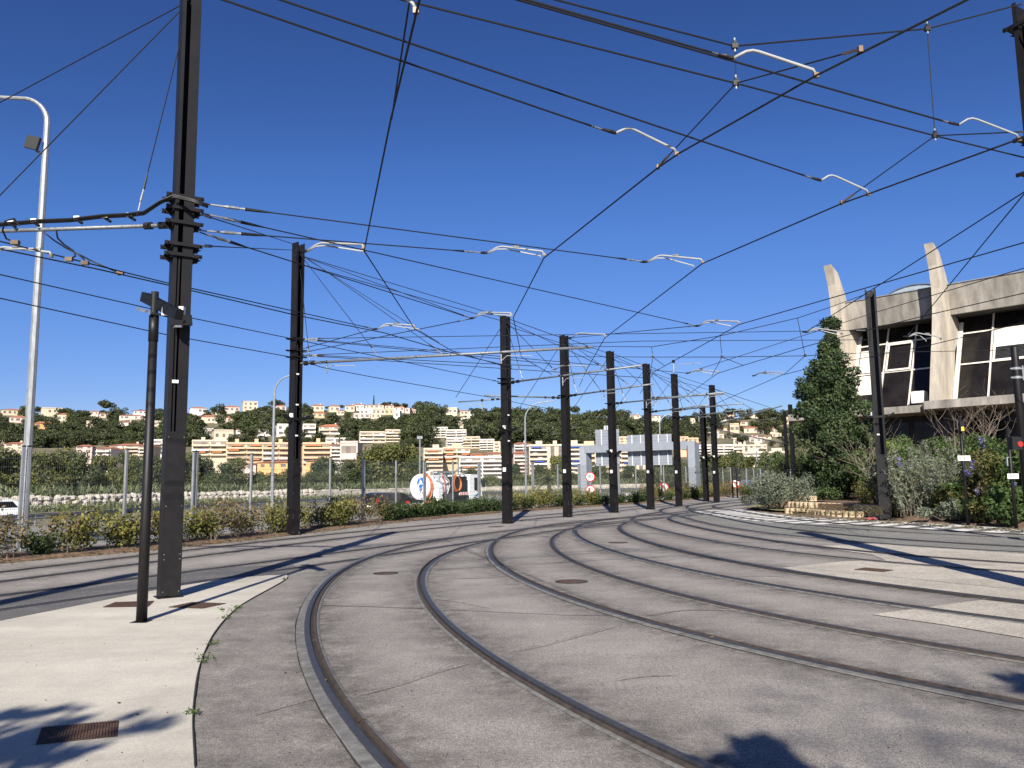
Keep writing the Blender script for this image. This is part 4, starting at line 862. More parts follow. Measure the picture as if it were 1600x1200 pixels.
while s_ < csh[-1] - 40:
    p = np.array([np.interp(s_, csh, HLc[:, 0]), np.interp(s_, csh, HLc[:, 1])]); u, v = pix((p[0], p[1], 0))
    s_ += 0.50 + 0.16 * random.random()
    if p[1] < 8: continue
    if 556 < u < 582 or 455 < u < 470 or (590 < u < 790 and random.random() < .22): 
        if random.random() < 0.8: continue
    if u < 250: kd = random.choice(['yellow', 'brown', 'brown', 'dark'])
    elif u < 560: kd = random.choice(['yellow', 'yellow', 'brown'])
    elif u < 600: kd = 'brown'
    elif u < 790: kd = 'dark'
    elif u < 940: kd = random.choice(['yellow', 'yellow', 'yellow', 'dark'])
    elif u < 1000: kd = 'dark'
    elif u < 1120: kd = random.choice(['brown', 'dark', 'yellow'])
    elif u < 1160: kd = 'brown'
    else: kd = 'dark'
    lm, sm = random.choice(kinds[kd]); jx, jy = random.uniform(-.2, .2), random.uniform(-.3, .45)
    t = thing('hedge_shrub', (p[0] + jx, p[1] + jy, 0.05), HL[kd][0], 'shrub', HL[kd][1], random.random() * 6.28); sc = random.uniform(0.8, 1.15); t.scale = (sc, sc, sc * random.uniform(0.85, 1.1))
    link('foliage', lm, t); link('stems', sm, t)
# fallen leaves and dirt along the hedge and apron edges
def litter(name, label, pts, size, m):
    P = np.array(pts); o = link(name, leaf_mesh(name, P, size, m, np.tile([0, 0, 1.0], (len(P), 1)), 1.3, 0.25), kind='stuff'); return tag(o, label, 'leaf litter')
pts = []
cl = catmull([tuple(p) for p in para(0.0)], 0.05)
for p in cl:
    if p[1] < 10 or p[1] > 60: continue
    for _ in range(3):
        pts.append((p[0] + random.gauss(0.1, .35), p[1] + random.gauss(-0.05, .3), 0.03 + 0.05 * random.random()))
litter('leaf_litter', 'dry brown leaves scattered along the foot of the fence hedge', pts, 0.05, M['leaf_hedge_brown'])
# ------------------------------------------------------------------ right bank planting
def big_shrub(name, loc, blobs, n, size, m, label, cat='shrub', tw=0, group=None, aspect=1.7, updown=0, shell=0.5):
    t = thing(name, loc, label, cat, group); P, N, k = blob_points(blobs, n, shell); bt = rng.random(len(blobs))
    P[:, 2] = np.maximum(P[:, 2], 0.04)
    o = link('foliage', leaf_mesh('foliage', P, size, m, N if not updown else None, aspect, 0.9, 0.6 * rng.random(n) + 0.25 * bt[k] + 0.15 * np.clip(P[:, 2] / 2.5, 0, 1), updown), t)
    mb = MB()
    for b in blobs[:8]: mb.tube([(0, 0, 0), (b[0] * 0.5, b[1] * 0.5, b[2] * 0.55), (b[0], b[1], b[2])], [0.03, 0.02, 0.008], 4)
    mb.build('stems', M['bark'], t, world=False); return t
def bl(n, W_, Dp, H_, r=0.5, h0=0.25):
    return [(random.uniform(-W_ / 2, W_ / 2), random.uniform(-Dp / 2, Dp / 2), h0 + (H_ - h0) * random.random() ** 0.8 * 0.85, r * random.uniform(.7, 1.2), r * random.uniform(.7, 1.2), r * random.uniform(.6, 1.0)) for _ in range(n)]
def at(u, v, dy=0):
    p = G(u, v); return (float(p[0] + 0.3 * dy), float(p[1] + dy), 0.1)
# arching silver-grey bush made of long sprays
def spray_bush(loc, label, W_, H_, nsp, m, lean=(-0.2, -0.8), leaf=0.035, dens=26):
    t = thing('arching_bush', loc, label, 'bush'); P = []; mb = MB()
    for k in range(nsp):
        bx_, by_ = random.uniform(-W_ / 2, W_ / 2), random.uniform(-0.8, 1.2); h = H_ * random.uniform(0.35, 1.0); a = random.gauss(0, 0.6)
        dx, dy = 0.9 * math.sin(a) + lean[0] * random.uniform(.3, 1.5), lean[1] * random.uniform(0.1, 1.2)
        q = [(bx_, by_, 0.05)]; n = 7
        for j in range(1, n + 1):
            f = j / n; q.append((bx_ + dx * f ** 1.5, by_ + dy * f ** 1.6, h * (1.35 * f - 0.4 * f * f)))
        mb.tube(q, [0.008] * 4 + [0.004] * 4, 3, caps=False); q = np.array(q)
        for _ in range(dens):
            f = 0.2 + 0.8 * random.random(); j = min(n - 1, int(f * n)); P.append(q[j] + (q[j + 1] - q[j]) * (f * n - j) + rng.normal(size=3) * 0.035)
    link('foliage', leaf_mesh('foliage', np.array(P), leaf, m, None, 3.4, 1, None, 0.7), t); mb.build('stems', M['twig'], t, world=False); return t
big_shrub('rust_tinged_bush', at(1425, 812, 0.9), bl(16, 2.1, 1.2, 1.75, 0.42), 6500, 0.055, M['leaf_rust'], 'rust-tinged bush right beside the foot of the brown mast', aspect=2.2)
spray_bush(at(1462, 815, 1.0), 'grey-green arching bush sweeping towards the zebra markings', 2.6, 2.4, 150, M['leaf_silver'], (-0.3, -0.9), 0.034, 60)
spray_bush(at(1492, 812, 2.4), 'grey-green feathery bush behind the labelled black post', 2.6, 3.1, 120, M['leaf_silver'], (-0.5, -0.5), 0.036, 55)
big_shrub('dark_green_bush', at(1552, 821, 2.2), bl(20, 2.0, 1.1, 1.5, 0.40), 8500, 0.055, M['leaf_green'], 'dense leafy green bush between the two thin black posts', aspect=1.8)
big_shrub('dark_green_bush', at(1562, 812, 3.2), bl(22, 2.6, 1.4, 3.0, 0.5, 0.8), 9000, 0.065, M['leaf_green'], 'tall green bush with violet flower spikes below the bare branches', aspect=1.8)
big_shrub('olive_bush', at(1600, 822, 1.6), bl(16, 2.0, 1.6, 2.6, 0.5, 0.4), 6500, 0.055, M['leaf_rust'], 'olive bush at the right edge behind the round signal pole', aspect=1.8)
big_shrub('olive_bush', at(1418, 805, 3.2), bl(20, 2.6, 1.5, 2.9, 0.5, 0.6), 8000, 0.06, M['leaf_green'], 'green bush behind the rust-tinged one, under the hall slab', aspect=1.8)
big_shrub('olive_bush', at(1490, 800, 4.6), bl(20, 5.0, 1.5, 3.6, 0.55, 0.9), 9000, 0.065, M['leaf_green'], 'broad hedge-like bush close to the dark hall ground floor', aspect=1.8)
big_shrub('fig_bush', at(1422, 800, 2.2), [(0, 0, 2.5, .5, .4, .4), (0.45, -0.1, 2.15, .35, .3, .3), (-0.3, 0, 2.9, .3, .3, .25)], 260, 0.24, M['leaf_lime'], 'bright lime broad-leaved plant right of the brown mast', 'plant', aspect=1.1)
big_shrub('grey_shrub', at(1222, 803, 2.0), bl(22, 2.4, 2.0, 1.6, 0.5), 9000, 0.045, M['leaf_silver'], 'rounded dusty grey-green shrub left of the evergreen tree', aspect=2.0)
big_shrub('grey_shrub', at(1205, 796, 5.0), bl(18, 2.2, 2.0, 1.3, 0.5), 6000, 0.05, M['leaf_mid'], 'low green shrub behind the dusty grey one, beside the dry grass', aspect=1.8)
big_shrub('dark_shrub', at(1250, 798, 4.5), bl(22, 3.0, 2.0, 2.2, 0.6), 8000, 0.06, M['leaf_mid'], 'dark shrub in the shade left of the evergreen trunk', aspect=1.8)
big_shrub('planter_shrub', at(1338, 800, 4.5), bl(16, 2.4, 1.5, 1.6, 0.5, 0.5), 4500, 0.06, M['leaf_silver'], 'pale sunlit shrub behind the block planter', aspect=1.8)
big_shrub('planter_shrub', at(1362, 800, 3.4), bl(14, 1.4, 1.2, 1.8, 0.45, 0.5), 5000, 0.06, M['leaf_tree'], 'dark green shrub between the planter and the brown mast', aspect=1.8)
big_shrub('bank_bush', at(1600, 824, 0.8), bl(12, 1.6, 1.0, 1.1, 0.36), 4200, 0.05, M['leaf_green'], 'low green bush at the foot of the round signal pole', aspect=2.0)
big_shrub('bank_bush', at(1528, 820, 1.3), bl(12, 1.3, 0.7, 0.9, 0.30), 4200, 0.05, M['leaf_rust'], 'low yellowish-green bush around the foot of the labelled amber lamp post', aspect=2.0)
big_shrub('bank_bush', at(1396, 808, 1.6), bl(12, 1.6, 1.2, 1.5, 0.4), 4500, 0.055, M['leaf_rust'], 'tangled bush directly behind the brown mast foot', aspect=2.0)
big_shrub('bank_bush', at(1668, 828, 3.0), bl(18, 2.0, 1.6, 2.8, 0.45), 6500, 0.06, M['leaf_green'], 'bush beyond the round signal pole, cut by the right edge', aspect=1.8)
for (u, v, dy, mm, lb) in ((1546, 822, .75, 'leaf_green', 'low leafy ground shrub between the two labelled posts'), (1568, 824, .9, 'leaf_rust', 'low yellowish ground shrub just left of the S 81 post'), (1478, 819, .55, 'leaf_silver', 'low grey-green ground shrub left of the amber lamp post'), (1606, 827, 1.0, 'leaf_green', 'low leafy ground shrub right of the S 81 post')):
    big_shrub('ground_shrub', at(u, v, dy), bl(9, 1.1, .6, .62, 0.26, .12), 2600, 0.048, M[mm], lb, aspect=2.0)
# violet flower spikes
for i, (u, v) in enumerate([(1500, 662), (1537, 693), (1532, 690), (1557, 703), (1520, 727), (1512, 740), (1527, 765), (1405, 722), (1585, 757)]):
    p = D(u, v, 26.5 if v < 720 else 25.4)
    t = thing('violet_flower', tuple(p), ['violet flower spike beside the amber lamp of the post', 'violet flower spike among green leaves of the right-hand bushes'][min(i, 1)], 'flower', None if i == 0 else 'violet flower spikes'); n = 46
    link('petals', leaf_mesh('petals', np.stack([rng.normal(size=n) * .035, rng.normal(size=n) * .035, rng.normal(size=n) * .09], 1), 0.035, M['petal'], None, 1.4), t, kind='stuff')
# bare branching shrub in front of the hall
def bare(loc, label, h, n, spread, m=M['twig']):
    t = thing('bare_shrub', loc, label, 'bare shrub'); mb = MB()
    def br(p, d, L, r, lv):
        q = [p]; pp = Vector(p); dd = Vector(d).normalized()
        for k in range(4): dd = (dd + Vector((random.gauss(0, .16), random.gauss(0, .16), random.gauss(0.06, .1)))).normalized(); pp = pp + dd * L / 4; q.append(tuple(pp))
        mb.tube(q, [r, r * .85, r * .7, r * .6, r * .45], 4, caps=False)
        if lv > 0:
            for k in range(3): j = random.choice((2, 3, 4)); a = dd + Vector((random.gauss(0, .75), random.gauss(0, .6), random.gauss(0.1, .4))); br(q[j], a, L * random.uniform(.5, .75), r * .55, lv - 1)
    for k in range(n): a = random.uniform(0, 6.28); br((0.15 * math.cos(a), 0.15 * math.sin(a), 0), (spread * math.cos(a), spread * math.sin(a) * 0.6, 1), h * random.uniform(.4, .55), 0.022, 3)
    mb.build('branches', m, t, world=False); return t
bare(at(1548, 806, 3.4), 'leafless pale shrub reaching over the hall slab behind the green bushes', 5.6, 8, 0.38)
bare(at(1400, 806, 2.8), 'small leafless shrub just right of the brown mast', 4.4, 4, 0.35)
# ------------------------------------------------------------------ evergreen tree in the planter
TB = G(1291, 798); TB = (float(TB[0]) + 0.4, float(TB[1]) + 1.2, 0.35)
tt = thing('evergreen_tree', TB, 'tall dense dark green tree with pointed crown growing in the block planter', 'tree')
def px_off(u, v): p = D(u, v, TB[1]); return (p[0] - TB[0], p[2] - TB[2])
sil = [(515, 1288, 1308), (540, 1276, 1318), (570, 1262, 1328), (592, 1250, 1338), (612, 1242, 1352), (640, 1240, 1356), (665, 1238, 1358), (690, 1246, 1354), (715, 1252, 1350), (740, 1258, 1345), (762, 1270, 1330)]
blobs = []
for v, ul, ur in sil:
    n = max(2, int((ur - ul) / 14))
    for k in range(n * 2):
        u = ul + 8 + (ur - ul - 16) * random.random(); x, z = px_off(u, v + random.uniform(-12, 12)); half = (ur - ul) / 2 * TB[1] / F_PX
        cx, _ = px_off((ul + ur) / 2, v); dmax = math.sqrt(max(0.05, half ** 2 - (x - cx) ** 2)); r = random.uniform(.20, .50)
        blobs.append((x, random.uniform(-dmax, dmax) * 0.85, z, r, r, r * 0.85))
core = []
for v, ul, ur in [(v_, float(np.interp(v_, [q[0] for q in sil], [q[1] for q in sil])), float(np.interp(v_, [q[0] for q in sil], [q[2] for q in sil]))) for v_ in range(515, 764, 9)]:
    x0, z0 = px_off((ul + ur) / 2, v); half = (ur - ul) / 2 * TB[1] / F_PX; core.append((x0, 0, z0, half * 0.66, half * 0.66, 0.34))
link('crown', tree_mesh('crown', M['leaf_tree'], blobs + core, 64000, 0.085, 0.60, 1.35, 0.55), tt)
mb = MB(); mb.tube([(0, 0, -0.3), (0.03, 0, 1.0), (-0.05, 0.05, 2.5), (0.1, 0, 4.3), (0.1, 0, 6.8)], [0.16, 0.13, 0.10, 0.07, 0.02], 8)
mb.build('trunk', M['bark'], tt, world=False)
mb = MB()
for b in blobs[::7]: mb.tube([(0, 0, max(0.6, b[2] * 0.6)), (b[0] * .5, b[1] * .5, b[2] * .85), b[:3]], [0.035, 0.02, 0.008], 4)
mb.build('limbs', M['bark'], tt, world=False)
# ------------------------------------------------------------------ block planter wall
pw = thing('planter_wall', (*gp((1300, 806))[0], 0), 'stepped planter wall of split-face cream blocks at the foot of the evergreen tree', 'retaining wall')
def block_mesh():
    w, d, h = 0.30, 0.26, 0.235; poly = [(-w / 2, d), (-w / 2, 0.05), (-w / 4, -0.03), (0.0, -0.055), (w / 4, -0.03), (w / 2, 0.05), (w / 2, d)]
    return MB().prism(poly, lambda p, k: (p[0], p[1], h * k), 0).mesh('block', M['block'])
bm_ = [block_mesh() for _ in range(1)]
for row, (pts, z) in enumerate([(gp((1229, 803), (1262, 804.5), (1284, 807), (1330, 809.5), (1342, 810)), 0.02), (gp((1231, 801), (1262, 803), (1290, 804), (1334, 806.5)), 0.262), (gp((1234, 799), (1250, 800), (1270, 801)), 0.504), (gp((1355, 810.6), (1376, 811.5)), 0.02), (gp((1338, 808), (1376, 810.5)), 0.262)]):
    c = catmull(pts, 0.05); L = np.concatenate([[0], np.cumsum(np.hypot(*np.diff(c, axis=0).T))]); s = 0.15 * (row % 2)
    while s < L[-1]:
        x, y = np.interp(s, L, c[:, 0]), np.interp(s, L, c[:, 1]); x2, y2 = np.interp(min(s + .1, L[-1]), L, c[:, 0]), np.interp(min(s + .1, L[-1]), L, c[:, 1]); a = math.atan2(y2 - y, x2 - x) if s + .1 < L[-1] else a
        o = link('block', bm_[0], pw); o.location = (x - pw.location.x + random.uniform(-.01, .01), y - pw.location.y, z); o.rotation_euler = (0, 0, a + random.uniform(-.05, .05)); s += 0.315
# soil fill behind the blocks
sheet('planter_soil', gp((1232, 802), (1262, 803.5), (1290, 805), (1334, 807.5), (1376, 810.5))[:0] + [(p_[0] + 0.22, p_[1] + 0.28) for p_ in gp((1232, 802), (1262, 803.5), (1290, 805), (1334, 807.5), (1376, 810.5))] + [(16.5, 33), (16, 38), (14.5, 40)], 0.47, M['soil'], thick=0.35)
pts = []
for _ in range(1500):
    u = random.uniform(1225, 1600); v = 803 + (u - 1225) * 0.064 + random.gauss(4.5, 1.0); p = G(u, v); pts.append((p[0], p[1], 0.02 + 0.05 * random.random()))
for _ in range(1800):
    u = random.uniform(1240, 1380); p = G(u, random.uniform(790, 805), 0.5); pts.append((p[0], p[1], 0.48 + 0.05 * random.random()))
litter('leaf_litter', 'dry leaves lying around the block planter and the bank edge', pts, 0.05, M['leaf_hedge_brown'])
p = G(1362, 813.5); t = thing('red_rag', (p[0], p[1], 0.02), 'crumpled red rag on the ground before the block planter', 'rag')
mb = MB(); mb.sphere((0, 0, 0.05), 0.22, 9, 5, (1, .6, .28)); mb.v = [(x + .03 * math.sin(17 * y), y, z + .02 * math.sin(23 * x)) for x, y, z in mb.v]; mb.build('cloth', M['rag'], t, world=False)
# ------------------------------------------------------------------ white hatched markings
inn = np.array(gp((1084, 799), (1100, 803.5), (1128, 808), (1160, 812.5), (1200, 816.5), (1250, 819), (1310, 820.5), (1370, 822.5), (1430, 827), (1500, 831), (1570, 835), (1640, 839)))
outr = np.array(gp((1120, 792), (1150, 793.5), (1195, 801.2), (1250, 807), (1300, 810), (1375, 814.2), (1440, 817.2), (1500, 820.5), (1560, 824), (1600, 828)) + [(17.4, 19.6)])
ic = catmull([tuple(p) for p in inn], 0.1); oc = catmull([tuple(p) for p in outr], 0.1)
mdir = np.array(gp((1418, 827))[0]); mdir = (np.array(gp((1475, 821.5))[0]) - mdir); mdir /= np.linalg.norm(mdir)
def hit(p, d):
    best = None
    for a, b in zip(oc[:-1], oc[1:]):
        e = b - a; den = d[0] * e[1] - d[1] * e[0]
        if abs(den) < 1e-9: continue
        w = a - p; t = (w[0] * e[1] - w[1] * e[0]) / den; s = (w[0] * d[1] - w[1] * d[0]) / den
        if t > 0 and 0 <= s <= 1 and (best is None or t < best): best = t
    return best
li = np.concatenate([[0], np.cumsum(np.hypot(*np.diff(ic, axis=0).T))]); s = 0.2
mk = thing('hatched_marking', (float(ic[60][0]), float(ic[60][1]), 0), 'worn white diagonal hatching painted along the edge of the planted bank', 'road marking')
while s < li[-1] - 0.6:
    p = np.array([np.interp(s, li, ic[:, 0]), np.interp(s, li, ic[:, 1])]); q = np.array([np.interp(s + 0.55, li, ic[:, 0]), np.interp(s + 0.55, li, ic[:, 1])])
    tp, tq = hit(p, mdir), hit(q, mdir)
    if tp and tq and tp < 6:
        k = max(0.1, tp - 0.15) ; k2 = max(0.1, tq - 0.15); pts = [p + mdir * 0.1, q + mdir * 0.1, q + mdir * k2, p + mdir * k]
        MB().add([(float(x), float(y), 0.0085) for x, y in pts], [(0, 1, 2, 3)] if np.cross(pts[1] - pts[0], pts[2] - pts[0]) > 0 else [(3, 2, 1, 0)]).build('stripe', M['white_paint'], mk)
    s += 1.0

# ------------------------------------------------------------------ lamp post with display box on the apron
LP = bxy(221, 973); hL = float(D(250, 456, LP[1])[2])
t = thing('lamp_post', (LP[0], LP[1], 0), 'slender round dark post before the tall mast, carrying a black box and flat lamp', 'lamp post')
MB().tube([(0, 0, 0), (0, 0, 1.2), (0, 0, hL - 0.45)], [0.062, 0.058, 0.050], 12).build('pole', M['mast'], t, world=False, smooth=True)
MB().tube([(0, 0, hL - 0.62), (0, 0, hL - 0.3)], 0.058, 12).build('collar', M['black'], t, world=False, smooth=True)
MB().tube([(0, 0, hL - 0.3), (0, 0, hL + 0.0)], 0.045, 10).build('pole_head', M['black'], t, world=False)
MB().box((0, 0, 0.008), (0.2, 0.2, 0.016)).build('base_plate', M['mast'], t, world=False)
def lo(u, v, dy=0): p = D(u, v, LP[1] + dy); return (p[0] - LP[0], dy, p[2])
a, b = Vector(lo(226, 464, 0.25)), Vector(lo(280, 492, -0.30))
MB().bar(a, b, 0.10, 0.12).build('display_box', M['black'], t, world=False)
a, b = Vector(lo(221, 484, 0.05)), Vector(lo(243, 490, -0.05)); MB().bar(a, b, 0.16, 0.03).build('led_lamp', M['galv_dull'], t, world=False)
MB().bar(lo(243, 490, -0.05), lo(262, 494, -0.1), 0.03).build('lamp_arm', M['black'], t, world=False)
MB().bar(lo(256, 487, -0.1), lo(268, 487, -0.12), 0.08, 0.10).build('camera_housing', M['white'], t, world=False)
# gear on the tall mast at the same height
t2 = thing('mast_gear', D(285, 500, MA[1] - 0.25), 'black flood lamp and white camera strapped around the tall mast at lamp height', 'camera and lamp')
def pm(u, v, dy): return tuple(D(u, v, MA[1] + dy))
MB().bar(pm(268, 501, -0.35), pm(299, 501, -0.2), 0.12, 0.15).build('lamp_housing', M['black'], t2); MB().bar(pm(272, 510, -0.35), pm(284, 510, -0.4), 0.03).build('strap', M['galv_dull'], t2)
MB().bar(pm(281, 486, -0.3), pm(288, 486, -0.3), 0.09, 0.12).build('camera', M['white'], t2)
MB().tube([pm(283, 492, -0.3), pm(288, 500, -0.34), pm(283, 509, -0.3)], 0.008, 5).build('lead', M['black'], t2)
# ------------------------------------------------------------------ tall grey street lamps
def street_lamp(base, H, reach, dirx, label, r0=0.14, r1=0.075, flood=None, diry=0.0, bend=1.6):
    t = thing('street_lamp', (base[0], base[1], base[2]), label, 'street lamp'); pts = [(0, 0, 0), (0, 0, H * 0.5), (0, 0, H - bend)]
    for k in range(1, 8): a = math.pi / 2 * k / 8; pts.append((dirx * bend * (1 - math.cos(a)), diry * bend * (1 - math.cos(a)), H - bend + bend * math.sin(a)))
    pts.append((dirx * reach, diry * reach, H + 0.12)); n = len(pts); rs = [r0, r0 * .8 + r1 * .2] + [r1 + (r0 - r1) * max(0, 0.45 - 0.1 * i) for i in range(n - 2)]
    MB().tube(pts, rs, 8).build('pole', M['galv'], t, world=False)
    hx, hy = dirx * (reach + 0.25), diry * (reach + 0.25); MB().bar((dirx * (reach - .05), diry * (reach - .05), H + .1), (dirx * (reach + .6), diry * (reach + .6), H + 0.2), 0.24, 0.12).build('lamp_head', M['galv_dull'], t, world=False)
    if flood: MB().box((-0.28, -0.25, flood), (0.42, 0.12, 0.42), M=Matrix.Rotation(0.25, 3, 'Y')).build('floodlight', M['black'], t, world=False); MB().bar((0, 0, flood - .3), (-0.2, -0.2, flood - 0.25), 0.06).build('flood_bracket', M['galv_dull'], t, world=False)
    return t
yy = 25.0; p = D(34, 860, yy); top = D(60, 153, yy)
street_lamp((p[0], yy, tz(p[0], yy)), top[2] - tz(p[0], yy), 3.0, -1.0, 'big grey octagonal street lamp pole near the left picture edge with a black floodlight', 0.135, 0.062, flood=float(D(55, 228, yy)[2]) - tz(p[0], yy), bend=0.9)
def sl(u, vb, vt, y, reach, dx, lab, **k): p = D(u, vb, y); z0 = tz(p[0], y); street_lamp((p[0], y, z0), float(D(u, vt, y)[2]) - z0, reach, dx, lab, **k)
sl(425, 780, 587, 62, 1.5, 1.0, 'thin grey street lamp left of the hedge mast, bent at the top', flood=None, r0=0.13, r1=0.06, bend=1.4)
sl(822, 770, 629, 100, 3.0, 1.0, 'thin grey street lamp with curved arm between the first two row masts', r0=0.14, r1=0.07, bend=2.2)
sl(1034, 765, 648, 120, 2.6, 1.0, 'faint thin street lamp behind the wide gantry panel', r0=0.14, r1=0.07)
sl(1184, 752, 702, 130, 0.6, 1.0, 'short thin grey lamp pole left of the hatched bank trees', r0=0.13, r1=0.09, bend=0.4)
p = D(656, 760, 82); t = thing('lamp_column', (p[0], 82, tz(p[0], 82)), 'straight thin lamp column rising over the tanker drum', 'lamp column'); h = float(D(656, 686, 82)[2]) - t.location.z
MB().tube([(0, 0, 0), (0, 0, h)], [0.10, 0.07], 8).build('pole', M['galv'], t, world=False); MB().box((0, 0, h + .15), (0.55, 0.3, 0.3)).build('lamp_head', M['galv_dull'], t, world=False)
# ------------------------------------------------------------------ motorway gantry
def zb(x, y): return tz(x, y) - 0.05
gt = thing('sign_gantry', D(995, 765, 92), 'grey steel motorway gantry seen from behind with ribbed sign panels', 'gantry')
LPt = D(910, 700, 95); RPt = D(1084, 694, 90)
def gbox(u0, u1, v0, v1, y, dep, name, m, parent=gt, ybot=None):
    x0, x1 = D(u0, v0, y)[0], D(u1, v0, y)[0]; z1 = D(u0, v0, y)[2]; z0 = D(u0, v1, y)[2] if ybot is None else ybot
    return MB().box(((x0 + x1) / 2, y + dep / 2, (z0 + z1) / 2), (x1 - x0, dep, z1 - z0)).build(name, m, parent)
def gq(u, v, y): return Vector(D(u, v, y))
bz0 = -0.75
o = MB(); q0, q1 = gq(905, 699, 95), gq(915.5, 699, 95); x0, x1 = q0.x, q1.x
o.add([(x0, 95, bz0), (x1, 95, bz0), (x1 + .75, 96.0, bz0), (x0 + .75, 96.0, bz0), (x0, 95, q0.z), (x1, 95, q0.z), (x1 + .75, 96.0, q0.z), (x0 + .75, 96.0, q0.z)], [(3, 2, 1, 0), (4, 5, 6, 7), (0, 1, 5, 4), (1, 2, 6, 5), (2, 3, 7, 6), (3, 0, 4, 7)]); o.build('gantry_post', M['signgrey'], gt)
o = MB(); q2, q3 = gq(1074, 692, 90), gq(1085, 692, 90); x2, x3 = q2.x, q3.x
o.add([(x2, 90, bz0), (x3, 90, bz0), (x3 + .75, 91.0, bz0), (x2 + .75, 91.0, bz0), (x2, 90, q2.z), (x3, 90, q2.z), (x3 + .75, 91.0, q2.z), (x2 + .75, 91.0, q2.z)], [(3, 2, 1, 0), (4, 5, 6, 7), (0, 1, 5, 4), (1, 2, 6, 5), (2, 3, 7, 6), (3, 0, 4, 7)]); o.build('gantry_post', M['signgrey'], gt)
MB().bar((x0 + 0.4, 95.4, q0.z - 0.25), (x3 + 0.2, 90.4, q2.z - 0.22), 0.62, 0.9).build('gantry_beam', M['signgrey'], gt)
def spanel(u0, u1, v0, v1, lab):
    ya = 95 - (u0 - 905) / 180 * 5 + 1.0; yb = 95 - (u1 - 905) / 180 * 5 + 1.0; a, b = gq(u0, v0, ya), gq(u1, v0, yb); zt_ = (a.z + b.z) / 2; zb_ = float(D((u0 + u1) / 2, v1, (ya + yb) / 2)[2])
    pn = MB().add([(a.x, ya, zb_), (b.x, yb, zb_), (b.x, yb, zt_), (a.x, ya, zt_), (a.x, ya + .05, zb_), (b.x, yb + .05, zb_), (b.x, yb + .05, zt_), (a.x, ya + .05, zt_)], [(0, 1, 2, 3), (7, 6, 5, 4), (1, 0, 4, 5), (3, 2, 6, 7), (2, 1, 5, 6), (0, 3, 7, 4)]).build('sign_panel', M['signgrey'], gt)
    n = max(2, int((b.x - a.x) / 0.95)); 
    for k in range(n):
        f = (k + .5) / n; x = a.x + (b.x - a.x) * f; y = ya + (yb - ya) * f; MB().box((x, y - 0.07, (zt_ + zb_) / 2), (0.13, 0.10, zt_ - zb_ - 0.02)).build('stiffener', M['galv_lt'], pn)
    z = zb_ + 0.3
    while z < zt_ - .2: MB().bar((a.x, ya - 0.012, z), (b.x, yb - 0.012, z), 0.02).build('panel_joint', M['galv_dull'], pn); z += 0.32
spanel(930, 967, 671, 728, ''); spanel(943, 951, 665, 672, ''); spanel(980, 1049, 679, 727, ''); spanel(1012, 1018, 674, 680, '')
# ------------------------------------------------------------------ road signs
def face(name, parent, pts, m, y): return MB().add([(x, y, z) for x, z in pts], [tuple(range(len(pts)))]).build(name, m, parent, world=False)
def circ(r, n=24, cx=0, cz=0): return [(cx + r * math.cos(2 * math.pi * k / n), cz + r * math.sin(2 * math.pi * k / n)) for k in range(n)]
def text(s, size, parent, loc, m, name='lettering', rx=math.pi / 2, rz=0.0, spacing=1.0):
    c = bpy.data.curves.new(name, 'FONT'); c.body = s; c.size = size; c.align_x = 'CENTER'; c.align_y = 'CENTER'; c.space_character = spacing; c.extrude = 0.0005; c.offset = size * 0.012; c.materials.append(m)
    tmp = bpy.data.objects.new('tmp', c); COL.objects.link(tmp); bpy.context.view_layer.update(); me_ = bpy.data.meshes.new_from_object(tmp); me_.name = name; bpy.data.objects.remove(tmp)
    o = link(name, me_, parent); o.location = loc; o.rotation_euler = (rx, 0, rz); return o
def round_sign(u, v, y, r, label, kind, parent=None):
    p = D(u, v, y); z0 = tz(p[0], y); t = parent or thing('road_sign', (p[0], y, z0), label, 'road sign', None, -math.atan2(p[0], y) * 0.7); h = p[2] - z0
    if not parent: MB().box((0, 0.05, (h + r) / 2), (0.08, 0.05, h + r)).build('post', M['galv_dull'], t, world=False)
    d = MB().prism(circ(r, 24, 0, h), lambda q, k: (q[0], 0.02 * k - 0.0, q[1]), 0).build('sign_disc', M['redsign'], t, world=False)
    face('white_field', d, circ(r * 0.78, 24, 0, h), M['white'], -0.006)
    if kind == '90': text('90', r * 1.15, d, (0, -0.012, h), M['black'], 'numeral')
    elif kind == 'truck': face('truck_symbol', d, [(-r * .45, h - r * .25), (r * .05, h - r * .25), (r * .05, h + r * .3), (-r * .45, h + r * .3)], M['redsign'], -0.010); face('car_symbol', d, [(r * .12, h - r * .25), (r * .5, h - r * .25), (r * .5, h + r * .05), (r * .12, h + r * .05)], M['black'], -0.010)
    else:
        face('arrow_symbol', d, [(r * .12, h - r * .5), (r * .3, h - r * .5), (r * .3, h + r * .25), (r * .1, h + r * .42), (-r * .2, h + r * .42), (-r * .2, h + r * .58), (-r * .52, h + r * .32), (-r * .2, h + r * .08), (-r * .2, h + r * .24), (r * .05, h + r * .24), (r * .12, h + r * .17)], M['black'], -0.010)
        face('red_bar', d, [(-r * .62, h + r * .46), (-r * .46, h + r * .62), (r * .62, h - r * .46), (r * .46, h - r * .62)], M['redsign'], -0.014)
    return t
t = round_sign(922, 745, 66, 0.40, 'round red-bordered 90 speed sign with a second red disc below, by the left gantry post', '90')
pz = D(922, 766, 66); r_ = 0.42; h = pz[2] - t.location.z
d = MB().prism(circ(r_, 24, 0, h), lambda q, k: (q[0], 0.02 * k, q[1]), 0).build('sign_disc', M['redsign'], t, world=False); face('white_field', d, circ(r_ * .78, 24, 0, h), M['white'], -0.006)
face('truck_symbol', d, [(-r_ * .4, h - r_ * .25), (0, h - r_ * .25), (0, h + r_ * .45), (-r_ * .4, h + r_ * .45)], M['redsign'], -0.010)
